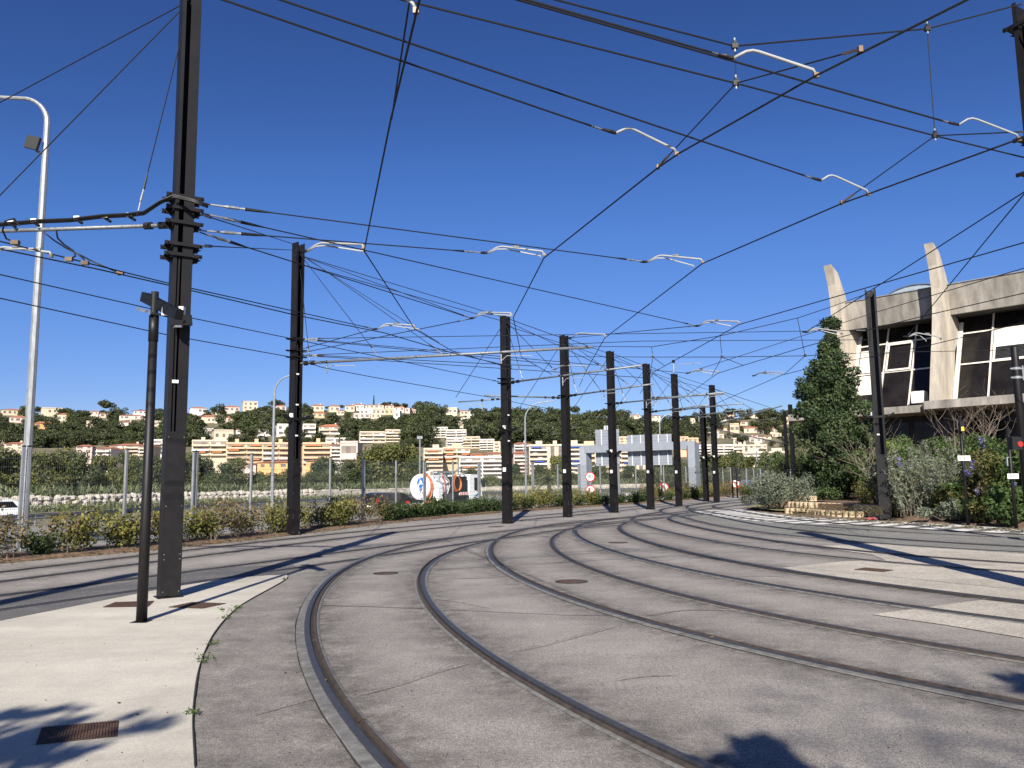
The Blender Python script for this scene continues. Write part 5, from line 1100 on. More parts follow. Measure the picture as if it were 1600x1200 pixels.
round_sign(1037, 762, 62, 0.40, 'round no left turn sign between two row masts, right of the wide gantry panel', 'turn'); round_sign(1149, 756, 72, 0.40, 'round no left turn sign right of the last row mast beside the signal posts', 'turn')
# concrete barrier blocks
cb = thing('concrete_barrier', D(1040, 775, 66), 'low pale concrete barrier behind the hedge under the gantry', 'barrier')
for k in range(8):
    u = 978 + k * 19; y = 62 + k * 1.6; p = D(u, 770, y); q = D(u + 18.4, 770, y + 1.55); z0 = tz(p[0], y) - 0.02
    a, b = Vector((p[0], y, z0)), Vector((q[0], y + 1.55, z0)); dv = (b - a).normalized(); nv = Vector((-dv.y, dv.x, 0))
    MB().prism([(-.3, 0), (-.28, .12), (-.12, .4), (-.1, .95), (.1, .95), (.12, .4), (.28, .12), (.3, 0)], lambda q_, kk: tuple((b if kk else a) + nv * q_[0] + Vector((0, 0, q_[1]))), 0).build('barrier_block', M['barrier'], cb)
# ------------------------------------------------------------------ signals and posts
def post(name, uvb, uvt, y, r, label, cat, m='mast'):
    b = G(*uvb) if y is None else D(uvb[0], uvb[1], y); y_ = float(b[1]); zt_ = float(D(uvt[0], uvt[1], y_)[2]); t = thing(name, (float(b[0]), y_, 0.0), label, cat)
    MB().tube([(0, 0, 0), (0, 0, zt_)], r, 10).build('pole', M[m], t, world=False, smooth=True); return t, zt_
def plate(t, z, w, h, txt, y=-0.06, dx=0.0):
    pl = MB().box((dx, y, z), (w, 0.012, h)).build('label_plate', M['white'], t, world=False); text(txt, h * 0.62, pl, (dx, y - 0.009, z), M['black']); return pl
t, z = post('signal_post', (1513, 821), (1499, 652), None, 0.05, 'thin black post with amber lamp and white plate reading 8058-21', 'signal post')
zl_ = float(D(1504, 668, t.location.y)[2]); MB().box((0.0, -0.06, zl_), (0.14, 0.12, 0.30)).build('lamp_case', M['black'], t, world=False); MB().box((0.0, -0.125, zl_ - 0.05), (0.07, 0.01, 0.12)).build('amber_lens', M['amber'], t, world=False)
plate(t, float(D(1506, 716, t.location.y)[2]), 0.40, 0.16, '8058-21')
t, z = post('signal_post', (1588, 826), (1572, 668), None, 0.05, 'thin black post with white plate reading S 81, near the right edge', 'signal post')
plate(t, float(D(1584, 744, t.location.y)[2]), 0.33, 0.15, 'S 81'); MB().box((-0.12, -0.02, float(D(1573, 721, t.location.y)[2])), (0.03, 0.06, 0.26)).bar((-0.1, -.02, 2.0 + .1), (0.05, -.02, 2.0 + .1), 0.02).build('side_bracket', M['galv'], t, world=False)
yS = 19.5; t = thing('signal_mast', (*tuple(D(1612, 850, yS)[:2]), 0), 'thick round dark pole with band clamps and red signal head by the right edge', 'signal mast'); zt_ = float(D(1580, 541, yS)[2])
xo = 0; MB().tube([(xo, 0, 0), (xo, 0, zt_ - 0.06), (xo, 0, zt_)], [0.095, 0.085, 0.07], 14).build('pole', M['mast'], t, world=False, smooth=True)
for v in (576, 590): z_ = float(D(1584, v, yS)[2]); MB().tube([(0, 0, z_ - 0.03), (0, 0, z_ + 0.03)], 0.10, 14).box((0.13, -.02, z_), (0.10, 0.03, 0.03)).box((-0.13, -.02, z_), (0.06, 0.03, 0.03)).build('band_clamp', M['galv'], t, world=False)
MB().box((0.14, -0.03, float(D(1584, 583, yS)[2])), (0.03, 0.03, 0.36)).build('clamp_strap', M['galv'], t, world=False)
z_ = float(D(1590, 693, yS)[2]); sg = MB().box((-0.22, -0.06, z_), (0.24, 0.18, 0.30)).build('signal_head', M['black'], t, world=False); MB().tube([(-0.16, -0.15, z_ - 0.02), (-0.16, -0.17, z_ - 0.02)], 0.07, 12).build('red_lens', M['redlit'], sg, world=False); MB().bar((-0.12, 0, z_ + 0.1), (0, 0, z_ + 0.1), 0.04).build('head_bracket', M['black'], t, world=False)
for (u, vt, y, lab) in ((1146, 731, 66, 'left one of the two dark tram signals behind the last row mast'), (1153, 732, 64, 'right one of the two dark tram signals behind the last row mast')):
    t, z = post('tram_signal', (u, 790, ), (u, vt), y, 0.06, lab, 'tram signal', 'black'); MB().box((0.12, -0.08, z - 0.25), (0.3, 0.2, 0.5)).box((0.12, -0.08, z - 0.8), (0.32, 0.2, 0.42)).build('signal_head', M['black'], t, world=False)
t, z = post('tram_signal', (1203, 772), (1200, 717), 74, 0.10, 'dark signal post with box head left of the dusty shrub', 'tram signal', 'black'); MB().box((-0.1, -0.1, z - 0.85), (0.5, 0.3, 0.6)).build('signal_head', M['black'], t, world=False); MB().box((0, -0.1, z - 1.45), (0.6, 0.05, 0.22)).build('label_plate', M['galv_dull'], t, world=False)
# grey cabinet and van far right on the highway side
p = D(1163, 758, 84); t = thing('roadside_cabinet', (p[0], 84, tz(p[0], 84)), 'dark grey box with white lettering strip right of the far red sign', 'cabinet'); MB().box((0.2, 0.4, 0.72), (1.7, 0.9, 1.44)).build('cabinet_body', M['greycar'], t, world=False); MB().box((0.3, -0.06, 0.72), (0.75, 0.01, 0.12)).build('label_plate', M['white'], t, world=False); MB().box((0.2, 0.4, 1.46), (1.8, 1.0, 0.05)).build('lid', M['galv_dull'], t, world=False)
# ------------------------------------------------------------------ vehicles
def wheel(parent, x, y, r, w=0.22):
    t = MB().tube([(x, y - w / 2, r), (x, y + w / 2, r)], r, 18).build('wheel', M['rubber'], parent, world=False, smooth=False)
    MB().tube([(x, y - w / 2 - 0.01, r), (x, y + w / 2 + 0.01, r)], r * 0.55, 14).build('rim', M['galv_dull'], t, world=False); return t
def car(loc, rz, paint, label, L=3.9, Wd=1.66, H=1.5, name='parked_car'):
    t = thing(name, loc, label, 'car', None, rz); hw = Wd / 2
    prof = [(-L / 2, .35), (-L / 2 - .02, .75), (-L / 2 + .08, 1.0), (-L / 2 + .35, H - .08), (-L / 2 + .7, H), (L * .08, H - .02), (L * .16, H - .12), (L * .34, 1.0), (L / 2 - .12, .82), (L / 2, .6), (L / 2, .3)]
    MB().prism(prof, lambda q, k: (q[0], (hw if k else -hw) * (1 - 0.16 * max(0, (q[1] - .95) / (H - .95))), q[1]), 0).build('body', M[paint], t, world=False)
    for s in (-1, 1):
        yv = lambda z: s * (hw * (1 - 0.16 * max(0, (z - .95) / (H - .95))) + 0.006)
        for (x0, x1, x2, x3) in ((-L / 2 + .32, -L * .14, -L * .14, -L / 2 + .58), (-L * .12, L * .12, L * .09, -L * .12), (L * .13, L * .30, L * .17, L * .12)):
            MB().add([(x0, yv(1.0), 1.0), (x1, yv(1.0), 1.0), (x2, yv(H - .12), H - .12), (x3, yv(H - .12), H - .12)], [(0, 1, 2, 3)]).build('side_window', M['glass'], t, world=False)
        MB().box((-L / 2 + .03, s * (hw - .14), .95), (.12, .2, .34)).build('tail_light', M['redlamp'], t, world=False)
        MB().box((L * .2, s * (hw + .07), 1.02), (.12, .16, .12)).build('mirror', M[paint], t, world=False)
        for x in (-L * .32, L * .31): wheel(t, x, s * (hw - .1), .31, .2)
    MB().add([(-L / 2 + .075, -hw * .8, 1.02), (-L / 2 + .075, hw * .8, 1.02), (-L / 2 + .33, hw * .72, H - .12), (-L / 2 + .33, -hw * .72, H - .12)], [(3, 2, 1, 0)]).build('rear_window', M['glass'], t, world=False)
    MB().box((-L / 2 - .03, 0, .62), (.02, .5, .12)).build('number_plate', M['white'], t, world=False); MB().box((-L / 2, 0, .42), (.12, Wd * .96, .2)).build('bumper', M['black'], t, world=False); return t
HD = math.radians(54)
cp = D(610, 790, 55); car((cp[0], 55, -0.57), HD, 'carpaint', 'black hatchback on the highway just left of the tanker truck', 3.8, 1.66, 1.5)
cp = D(-30, 800, 47); car((cp[0], 47, tz(cp[0], 47) + 0.05), math.radians(-125), 'truck_white', 'white car cut off by the left picture edge behind the fence', 3.9, 1.7, 1.45)
cp = D(1181, 757, 98); car((cp[0], 98, tz(cp[0], 98) + 0.02), math.radians(40), 'greycar', 'blue-grey van standing behind the fence left of the tram signal with box head', 4.6, 1.9, 1.95, 'parked_van')
# tanker
tp = D(664, 790, 54.5); tk = thing('tanker_truck', (tp[0] - .35, 54.5, -0.57), 'white vacuum tanker truck with orange hoses, round rear door to the camera', 'truck', None, HD + .05); tk.scale = (.80, .92, .94)
R_ = 0.90; zc_ = 1.93
MB().tube([(0.1, 0, zc_), (3.0, 0, zc_)], R_, 28).build('tank', M['truck_white'], tk, world=False, smooth=False)
dsc = MB().tube([(-0.10, 0, zc_), (-0.04, 0, zc_), (0.10, 0, zc_)], [R_ * .90, R_ * 1.02, R_ * 1.04], 32).build('rear_door', M['truck_white'], tk, world=False)
# blue logo and lettering on the rear door (door lies in the local YZ plane, seen from -X)
def df(name, pts, m, dx=-0.106): return MB().add([(dx, -y, zc_ + z) for y, z in pts], [tuple(reversed(range(len(pts))))]).build(name, m, dsc, world=False)
df('logo_mark', [(-.20, .35), (-.05, .62), (.06, .70), (.08, .45), (-.02, .25), (-.14, .10)], M['blue']); df('logo_mark', [(.12, .72), (.34, .68), (.46, .45), (.42, .22), (.28, .30), (.24, .48), (.12, .50)], M['blue'])
df('logo_mark', [(-.02, .12), (.16, .22), (.40, .16), (.30, -.02), (.10, -.10), (-.02, .0)], M['blue']); df('logo_mark', [(.10, -.14), (.26, -.06), (.34, -.02), (.26, -.2), (.14, -.26)], M['blue'])
tx = text('SEAV', 0.34, dsc, (-0.112, -0.30, zc_ - 0.38), M['black']); tx.rotation_euler = (math.pi / 2, math.radians(38), -math.pi / 2)
def ring(x, r, rr, m, name, tilt=0.0, par=tk, yc=0.0, zc2=None, axis='x'):
    zc2 = zc_ if zc2 is None else zc2; q = []
    for k in range(27):
        a = 2 * math.pi * k / 26
        q.append((x + tilt * math.sin(a), yc + r * math.cos(a), zc2 + r * math.sin(a)) if axis == 'x' else (x + r * math.cos(a), yc + tilt * math.sin(a), zc2 + r * math.sin(a)))
    return MB().tube(q, rr, 6, caps=False).build(name, m, par, world=False, smooth=True)
for k, x in enumerate((0.16, 0.26, 0.40)): ring(x, R_ + 0.05, 0.035, M['orange'], 'hose_loop', 0.05)
MB().tube([(0.35, -R_ - .05, zc_), (0.2, -R_ - .02, 1.3), (-0.1, -0.75, 0.8), (-.15, -.7, .45)], 0.05, 6).build('hose_end', M['orange'], tk, world=False)
for k in range(3): ring(3.3 + 0.06 * k, 0.60 - 0.04 * k, 0.032, M['orange'], 'hose_coil', 0.05, tk, -1.15 - 0.05 * k, 2.15, 'y')
MB().tube([(1.0, -0.3, 2.95), (2.6, -0.2, 2.98), (4.4, -0.3, 2.95)], 0.07, 8).tube([(1.4, -.7, 2.6), (1.6, -1.0, 2.2), (1.7, -1.05, 1.5)], 0.05, 8).tube([(2.3, -.6, 2.75), (2.6, -.95, 2.4), (2.7, -1.0, 1.7)], 0.06, 8).build('pipework', M['galv'], tk, world=False)['kind'] = 'stuff'
MB().tube([(1.9, -.75, 2.75), (2.05, -1.0, 2.3), (2.0, -1.02, 1.5)], 0.045, 6).build('red_hose', M['redsign'], tk, world=False)
MB().box((1.5, 0, 3.0), (0.7, 0.7, 0.14)).build('hatch', M['truck_white'], tk, world=False); MB().tube([(2.3, 0, 2.8), (2.3, 0, 3.12)], 0.25, 14).build('hatch_ring', M['galv'], tk, world=False)
mb = MB()
for x in np.linspace(0.8, 4.6, 6): mb.tube([(x, -0.75, 2.55), (x, -0.75, 3.05)], 0.02, 5)
mb.tube([(0.8, -0.75, 3.05), (4.6, -0.75, 3.05)], 0.022, 5).tube([(0.8, -0.75, 2.8), (4.6, -0.75, 2.8)], 0.018, 5); mb.build('hand_rail', M['galv'], tk, world=False)['kind'] = 'stuff'
MB().tube([(4.2, -0.4, 3.0), (4.9, -0.5, 3.35), (5.4, -0.55, 2.9), (5.2, -0.9, 2.2)], 0.07, 8).build('suction_boom', M['galv'], tk, world=False)
MB().box((3.6, 0, 0.92), (7.4, 0.85, 0.24)).build('chassis', M['black'], tk, world=False)
MB().box((2.4, -0.98, 1.05), (1.1, 0.5, 0.75)).build('tool_locker', M['dark_wall'], tk, world=False); MB().box((1.0, -1.0, 1.35), (0.6, 0.5, 0.8)).build('control_box', M['truck_white'], tk, world=False)
MB().box((3.75, -0.35, 1.9), (2.3, 1.62, 1.55)).build('pump_housing', M['black'], tk, world=False)
MB().box((2.9, 0, 0.86), (5.6, 2.1, 0.62)).build('side_skirt', M['black'], tk, world=False)
MB().tube([(1.0, -.8, 2.4), (2.2, -.95, 2.15), (3.0, -.9, 2.5)], 0.06, 8).tube([(2.4, -.9, 1.3), (2.6, -1.02, 2.0), (3.3, -1.0, 2.7)], 0.05, 8).build('pipework', M['galv_lt'], tk, world=False)['kind'] = 'stuff'
ch = MB().box((4.35, -1.2, 1.40), (1.35, 0.03, 0.22)).build('chevron_board', M['white'], tk, world=False)
for k in range(5): MB().add([(3.76 + k * .26, -1.222, 1.30), (3.88 + k * .26, -1.222, 1.30), (4.0 + k * .26, -1.222, 1.50), (3.88 + k * .26, -1.222, 1.50)], [(0, 1, 2, 3)]).build('red_stripe', M['redsign'], ch, world=False)
for x in (1.3, 2.75, 6.3):
    for s in (-1, 1): wheel(tk, x, s * 1.02, 0.50, 0.30)
MB().box((-0.2, 0, 0.72), (0.12, 2.3, 0.16)).build('rear_bumper', M['galv'], tk, world=False)
for s in (-1, 1): MB().box((-0.27, s * 0.95, 0.86), (0.05, 0.34, 0.16)).build('tail_light', M['redlamp'], tk, world=False)
MB().box((-0.28, 0.1, 0.60), (0.04, 1.0, 0.14)).build('orange_board', M['orange'], tk, world=False); MB().box((-0.3, -0.62, 0.72), (0.03, 0.26, 0.2)).build('number_plate', M['yellow'], tk, world=False)
cab = MB().prism([(5.35, .75), (5.35, 2.62), (5.6, 2.82), (6.7, 2.82), (7.05, 2.3), (7.25, 1.55), (7.3, .75)], lambda q, k: (q[0], (1.12 if k else -1.12), q[1]), 0).build('cab', M['truck_white'], tk, world=False)
for s in (-1, 1): MB().add([(6.05, s * 1.128, 1.62), (7.1, s * 1.128, 1.50), (6.93, s * 1.128, 2.2), (6.6, s * 1.128, 2.58), (6.05, s * 1.128, 2.58)], [(0, 1, 2, 3, 4)]).build('side_window', M['glass'], cab, world=False)
MB().add([(7.235, -1.0, 1.62), (7.235, 1.0, 1.62), (6.77, .95, 2.74), (6.77, -.95, 2.74)], [(0, 1, 2, 3)]).build('windscreen', M['glass'], cab, world=False)
MB().box((7.2, -1.32, 2.1), (.14, .22, .5)).build('mirror', M['black'], cab, world=False)
MB().box((6.35, -1.129, 1.22), (.3, .012, .16)).build('door_logo', M['blue'], cab, world=False); MB().box((6.55, -1.129, .98), (.5, .012, .05)).build('door_lettering', M['black'], cab, world=False)
# ------------------------------------------------------------------ guard rails along the highway
def guard(label, pts, h=0.68):
    c = catmull(pts, 1.0); t = thing('guard_rail', (float(c[0][0]), float(c[0][1]), -0.6), label, 'guard rail')
    zz_ = lambda p: -0.58
    ribbon(c, [(0.02, -0.58 + h - .31), (-.03, -0.58 + h - .25), (.02, -0.58 + h - .16), (-.03, -0.58 + h - .07), (.02, -0.58 + h)]).build('beam', M['galv_dull'], t); ribbon(c[:, :], [(-.03, -0.58 + h - .005), (.05, -0.58 + h - .005)]).build('beam_edge', M['galv'], t)
    L = np.concatenate([[0], np.cumsum(np.hypot(*np.diff(c, axis=0).T))]); s = 1.0; me_ = MB().box((0, 0, 0), (.07, .07, h + .1)).mesh('post', M['galv_dull'])
    while s < L[-1]: x, y = np.interp(s, L, c[:, 0]), np.interp(s, L, c[:, 1]); o = link('post', me_, t); o.location = (x - t.location.x, y - t.location.y + .06, 0.02 + h / 2 - .05); s += 2.0 if s < 120 else 4
    return t
guard('long steel guard rail on the far side of the highway before the stone wall', [(-45, 18), (-33, 34), (-26, 48), (-24.8, 62), (-19, 80), (-8.3, 104), (6, 125), (35, 150), (80, 185)])
guard('steel guard rail on the near side of the highway at the left', [tuple(p) for p in para(7.0)[1:5]])
# ------------------------------------------------------------------ quarry stone wall
sw = thing('stone_wall', (-38, 80, -0.6), 'low wall of pale quarry stones along the far side of the highway', 'stone wall')
SW = catmull([(-70, 34), (-56, 56), (-44, 74), (-35, 97), (-18, 120), (0, 138), (28, 156)], 0.5); L = np.concatenate([[0], np.cumsum(np.hypot(*np.diff(SW, axis=0).T))])
def stone_me():
    b = MB().sphere((0, 0, 0), 0.5, 7, 5); b.v = [(x * random.uniform(.85, 1.15), y * random.uniform(.85, 1.15), (abs(z) ** .75 * (1 if z > 0 else -1)) * random.uniform(.85, 1.1)) for x, y, z in b.v]; return b.mesh('stone', M['stone'])
sm_ = [stone_me() for _ in range(6)]; allst = []
for row in range(3):
    s = row * .5
    while s < L[-1]:
        w = random.uniform(.75, 1.35); allst.append((s, row, w)); s += w * .86
allst.sort(key=lambda q: abs(np.interp(q[0], L, SW[:, 1]) - 60)); rest = MB()
for i, (s, row, w) in enumerate(allst):
    x, y = np.interp(s, L, SW[:, 0]), np.interp(s, L, SW[:, 1]); x2, y2 = np.interp(s + .5, L, SW[:, 0]), np.interp(s + .5, L, SW[:, 1]); a = math.atan2(y2 - y, x2 - x); z = -0.58 + .2 + row * .42 + random.uniform(-.06, .06)
    if i < 290:
        o = link('stone', random.choice(sm_), sw); o.location = (x - sw.location.x - row * .12, y - sw.location.y + random.uniform(-.1, .1), z - sw.location.z); o.rotation_euler = (random.uniform(-.2, .2), random.uniform(-.2, .2), a + random.uniform(-.2, .2)); o.scale = (w, .9, random.uniform(.48, .68))
    else: q = Matrix.Rotation(a, 3, 'Z'); rest.box((x, y, z), (w * .9, .8, .46), M=q)
rest.build('stone', M['stone'], sw)['kind'] = 'stuff'

# ------------------------------------------------------------------ houses and apartment blocks on the hill
HREC = []
def hill_hit(u, v, y0=240.0, y1=556.0):
    ys_ = np.arange(y0, y1, 2.0); d = ray(u, v); x = ys_ * d[0] / d[1]; z = EYE + ys_ * d[2] / d[1]; g = terrain_z(x, ys_); k = np.where(g >= z)[0]
    return float(ys_[k[0]]) if len(k) else None
M['far_window'] = mat('shuttered_window', (0.13, 0.11, 0.10), rough=0.4, var=0.3, scale=.3)
M['recess_shade'] = mat('balcony_recess_shade', (0.20, 0.165, 0.135), rough=0.8, var=0.3, scale=.25, col2=(0.10, 0.085, 0.075))  # shade under each balcony slab, painted as a darker tone on a flat strip
def win(par, x, z, w, h, y, m='far_window'): return ubox(par, 'window', M[m], (x, y, z), (w, 0.12, h))
def house(u0, v0, u1, v1, col='cream', roof='hip', Y=None, fl=None, lab=None, bal=0, awn=None, yaw=None, dep=None, name='house', cat='house', group='houses on the hillside', crenel=False, drop_=2.5):
    um = (u0 + u1) / 2; Y = Y or hill_hit(um, v1 + 1) or 545.0; HREC.append((u0, v0, u1, v1, Y))
    a, b = D(u0, v1, Y), D(u1, v1, Y); zt_ = float(D(um, v0, Y)[2]); zb_ = float(D(um, v1, Y)[2]); w = float(b[0] - a[0]); h = zt_ - zb_; x = float(a[0] + b[0]) / 2
    dep = dep or min(12, max(6, w * .8)); yaw = (-math.atan2(x, Y) + random.uniform(-.22, .22)) if yaw is None else yaw
    t = thing(name, (x, Y + dep / 2, zb_), lab, cat, group, yaw); wd = w / max(.75, math.cos(yaw)) * (0.94 if abs(yaw) > .05 else 1)
    rh = min(h * .28, w * .16) if roof == 'hip' else 0.0; wh = h - rh
    ubox(t, 'wall', WALL[col], (0, 0, wh / 2 - drop_ / 2), (wd, dep, wh + drop_))
    f = -dep / 2 - .03
    if roof == 'hip':
        e = .35; MB().add([(-wd / 2 - e, -dep / 2 - e, wh), (wd / 2 + e, -dep / 2 - e, wh), (wd / 2 + e, dep / 2 + e, wh), (-wd / 2 - e, dep / 2 + e, wh), (-wd / 2 * .45, 0, wh + rh), (wd / 2 * .45, 0, wh + rh)], [(3, 2, 1, 0), (0, 1, 5, 4), (2, 3, 4, 5), (1, 2, 5), (3, 0, 4)]).build('roof', M['roof_red'], t, world=False)
    else:
        ubox(t, 'roof', M['roof_flat'], (0, 0, wh + .06), (wd + .4, dep + .4, .12)); ubox(t, 'parapet', WALL[col], (0, -dep / 2 + .1, wh + .35), (wd, .2, .5))
    fl = fl or max(1, round(wh / 3.0)); fh = wh / fl
    if crenel:
        n = int(wd / 5)
        for k in range(n): ubox(t, 'roof_terrace_wall', WALL[col], (-wd / 2 + (k + .5) * wd / n + random.uniform(-.8, .8), -dep / 2 + 1.5, wh + .9), (random.choice((1.2, 2.0, 3.2)), 2, random.uniform(1.0, 2.2)))
    n = max(1, int(round(wd / (bal or 2.9))))
    for i in range(fl):
        z = fh * (i + .52)
        for k in range(n):
            xx = -wd / 2 + (k + .5) * wd / n; bw = wd / n
            if bal:
                kind = (k * 7 + int(u0)) % 3
                if kind == 2 and n > 2:
                    for dx in (-.22, .22): win(t, xx + dx * bw, z, min(1.3, bw * .22), 1.35, f)
                    continue
                ubox(t, 'balcony_shade_strip', M['recess_shade'], (xx, f, z + .1), (bw * .86, .14, fh * .58)); win(t, xx + bw * random.uniform(-.2, .2), z, bw * .25, fh * .5, f - .06, 'frame' if random.random() < .35 else 'far_window')
                ubox(t, 'balcony', WALL['white' if random.random() < .35 and col != 'orange' else col], (xx, f - .55, z - fh * .34), (bw * .94, 1.1, fh * .36))
                if awn and random.random() < .38: ubox(t, 'awning', M[awn], (xx + random.uniform(-.15, .15) * bw, f - .7, z + fh * .22), (bw * .55, .9, fh * .22))
            else:
                if random.random() < .13 and n > 2: continue
                win(t, xx + random.uniform(-.2, .2), z, random.choice((1.0, 1.3, 1.8)) * min(1, bw / 2.4), min(1.5, fh * .5), f)
    if roof == 'hip' and w > 6 and random.random() < .5: ubox(t, 'chimney', WALL[col], (wd * .22, 0.5, wh + rh * .9), (.7, .7, 1.4))
    return t
AP = 'apartment blocks in the valley'
def block(*a, **k): k.setdefault('name', 'apartment_block'); k.setdefault('cat', 'apartment block'); k.setdefault('group', AP); k.setdefault('drop_', 8); k.setdefault('roof', 'flat'); return house(*a, **k)
block(344, 694, 402, 724, 'buff', Y=262, fl=4, bal=5.5, awn='awn_orange', lab='long cream apartment block with stepped balconies, left part of the valley row', crenel=True, yaw=.35, dep=12)
block(292, 690, 345, 712, 'cream', Y=268, fl=3, bal=5.5, awn='awn_orange', lab='cream apartment block right behind the tall mast', crenel=True, yaw=.3, dep=12)
block(402, 694, 452, 726, 'peach', Y=258, fl=4, bal=5, awn='awn_orange', lab='peach apartment block left of the hedge mast', crenel=True, yaw=.25, dep=12)
block(466, 694, 512, 724, 'peach', Y=255, fl=4, bal=6, awn='awn_orange', lab='peach apartment block with orange bands right of the hedge mast', crenel=True, yaw=.2, dep=12)
block(509, 692, 531, 718, 'white', Y=252, fl=4, bal=5, roof='hip', lab='white balconied block with red roof beside the plain pink gable', yaw=.2, dep=14)
block(530, 692, 557, 718, 'pink', Y=246, fl=1, bal=30, roof='flat', lab='plain pale pink gable wall under a red roof edge', yaw=.05, dep=11)
block(658, 703, 690, 736, 'cream', Y=250, fl=5, bal=5, awn='awn_orange', lab='left stepped cream apartment block above the tanker truck', crenel=True, yaw=.1, dep=12)
block(688, 701, 733, 722, 'buff', Y=262, fl=3, bal=5.5, awn='awn_orange', lab='yellowish balconied apartment block above the tanker truck', crenel=True, yaw=.1, dep=12)
block(712, 716, 788, 741, 'white', Y=240, fl=4, bal=8, awn='awn_orange', lab='long white block with balcony bands left of the first row mast', yaw=.1, dep=12)
block(730, 707, 757, 721, 'white', Y=252, fl=2, bal=4, roof='hip', awn='awn_orange', lab='red roofed white block, left of two above the balcony bands', yaw=.15, dep=12)
block(757, 705, 786, 719, 'cream', Y=254, fl=2, bal=4, roof='hip', lab='red roofed cream block, right of two above the balcony bands', yaw=-.1, dep=12)
block(800, 690, 829, 702, 'white', Y=275, fl=2, bal=4, roof='hip', lab='white block with salmon roof just right of the first row mast', yaw=.1, dep=12)
block(799, 704, 828, 738, 'pink', Y=258, fl=5, bal=4, roof='hip', lab='pink terraced block just right of the first row mast', yaw=.1, dep=12)
block(826, 697, 912, 748, 'cream', Y=245, fl=7, bal=5.5, awn='awn_blue', lab='largest cream apartment block, with blue awnings, left of the gantry', crenel=True, yaw=.04, dep=13)
block(910, 698, 972, 745, 'buff', Y=255, fl=6, bal=5, awn='awn_blue', lab='cream apartment block with blue awnings behind the left gantry post', crenel=True, yaw=.0, dep=13)
block(970, 700, 1048, 735, 'cream', Y=268, fl=5, bal=6, awn='awn_blue', lab='cream apartment block with blue awnings behind the wide gantry panel', crenel=True, yaw=-.05, dep=13)
block(968, 684, 985, 700, 'buff', Y=330, fl=4, lab='small yellow block between the two gantry panels', yaw=0, dep=9)
block(1062, 684, 1078, 704, 'salmon', Y=340, fl=6, lab='left part of the salmon tower pair right of the gantry beam', dep=10); block(1076, 686, 1093, 706, 'peach', Y=336, fl=6, lab='right part of the salmon tower pair beside the thin distant mast', dep=10)
block(1097, 678, 1113, 700, 'cream', Y=400, fl=7, lab='cream tower between the thin distant mast and the last row mast', dep=10)
for i, (u0, v0, u1, v1, c, w_) in enumerate([(1118, 677, 1127, 697, 'greige', 'first, greyish'), (1126, 680, 1137, 699, 'cream', 'second, cream'), (1136, 682, 1151, 700, 'greige', 'third, widest greyish')]): block(u0, v0, u1, v1, c, Y=390, fl=8, lab='%s tower of the cluster right of the last row mast' % w_, dep=9)
block(1097, 697, 1122, 714, 'white', Y=300, fl=4, bal=4, lab='white block low behind the last row mast', dep=11); block(1121, 697, 1152, 714, 'white', Y=292, fl=4, bal=4, lab='white block with balconies right of the last row mast', dep=11)
block(1150, 697, 1205, 712, 'cream', Y=300, fl=3, bal=5, lab='long cream block low in the valley right of the towers', crenel=True, dep=11); block(1170, 708, 1236, 718, 'cream', Y=262, fl=2, bal=6, lab='lowest long cream block behind the trees left of the evergreen', crenel=True, dep=11)
block(147, 697, 170, 718, 'white', Y=262, fl=3, bal=5, roof='hip', lab='white house with dark red roof, left of the lamp post, lower one', dep=11, yaw=.1); block(168, 692, 216, 706, 'cream', Y=275, fl=2, bal=4, roof='hip', lab='long cream house with dark red roof left of the lamp post', dep=11, yaw=.1)
block(214, 694, 232, 712, 'cream', Y=262, fl=3, bal=5, roof='hip', lab='cream house with dark red roof half hidden by the lamp post', dep=10, yaw=.1); block(222, 689, 251, 706, 'white', Y=280, fl=3, bal=5, lab='pale flat block between lamp post and tall mast', dep=10, yaw=.1)
block(402, 719, 450, 732, 'orange', Y=205, fl=1, roof='hip', lab='long low building with terracotta roof left of the hedge mast', dep=12, yaw=0); block(478, 717, 504, 730, 'orange', Y=205, fl=1, roof='hip', lab='low building with terracotta roof right of the hedge mast', dep=12, yaw=0)
block(370, 723, 400, 734, 'pink', Y=208, fl=1, roof='hip', lab='low pink building with terracotta roof behind the fence trees', dep=10, yaw=0)
block(0, 690, 26, 702, 'cream', Y=300, fl=2, roof='hip', lab='cream house with red roof at the left edge above the fence', dep=10); block(112, 694, 134, 706, 'pink', Y=285, fl=2, roof='hip', lab='pinkish house with red roof above the fence trees', dep=10)
# mid-hill blocks
MG = 'terraced blocks on the hill flank'
def mid(*a, **k): k['group'] = MG; k['drop_'] = 3; return block(*a, **k)
mid(557, 676, 600, 692, 'cream', fl=3, bal=5, lab='long cream terraced block with red roof line, left half', yaw=.25); mid(599, 673, 623, 691, 'cream', fl=4, bal=4, lab='stepped cream end of the long terraced block', yaw=.25)
mid(505, 686, 546, 697, 'white', fl=2, bal=4, lab='white terraced house row above the pink gable', yaw=.2); mid(496, 662, 531, 679, 'cream', fl=2, bal=5, roof='hip', lab='cream hillside building with four large arched openings', yaw=.1)
mid(470, 664, 490, 683, 'white', fl=3, bal=4, lab='white slanting-roof villa block right of the hedge mast'); mid(429, 664, 449, 681, 'white', fl=2, lab='white villa with gable left of the hedge mast'); mid(400, 673, 435, 681, 'white', fl=1, bal=4, lab='long white villa with dark window strip')
mid(678, 669, 700, 684, 'white', fl=4, bal=3.5, lab='highest white terraced block above the yellowish block'); mid(697, 673, 731, 692, 'white', fl=5, bal=4, lab='broad white terraced block with many balconies'); mid(695, 686, 722, 702, 'white', fl=4, bal=4, lab='lower left white terraced block'); mid(722, 684, 752, 701, 'cream', fl=4, bal=4, lab='lower middle cream terraced block'); mid(750, 688, 773, 703, 'white', fl=4, bal=4, lab='lower right white terraced block beside the first row mast')
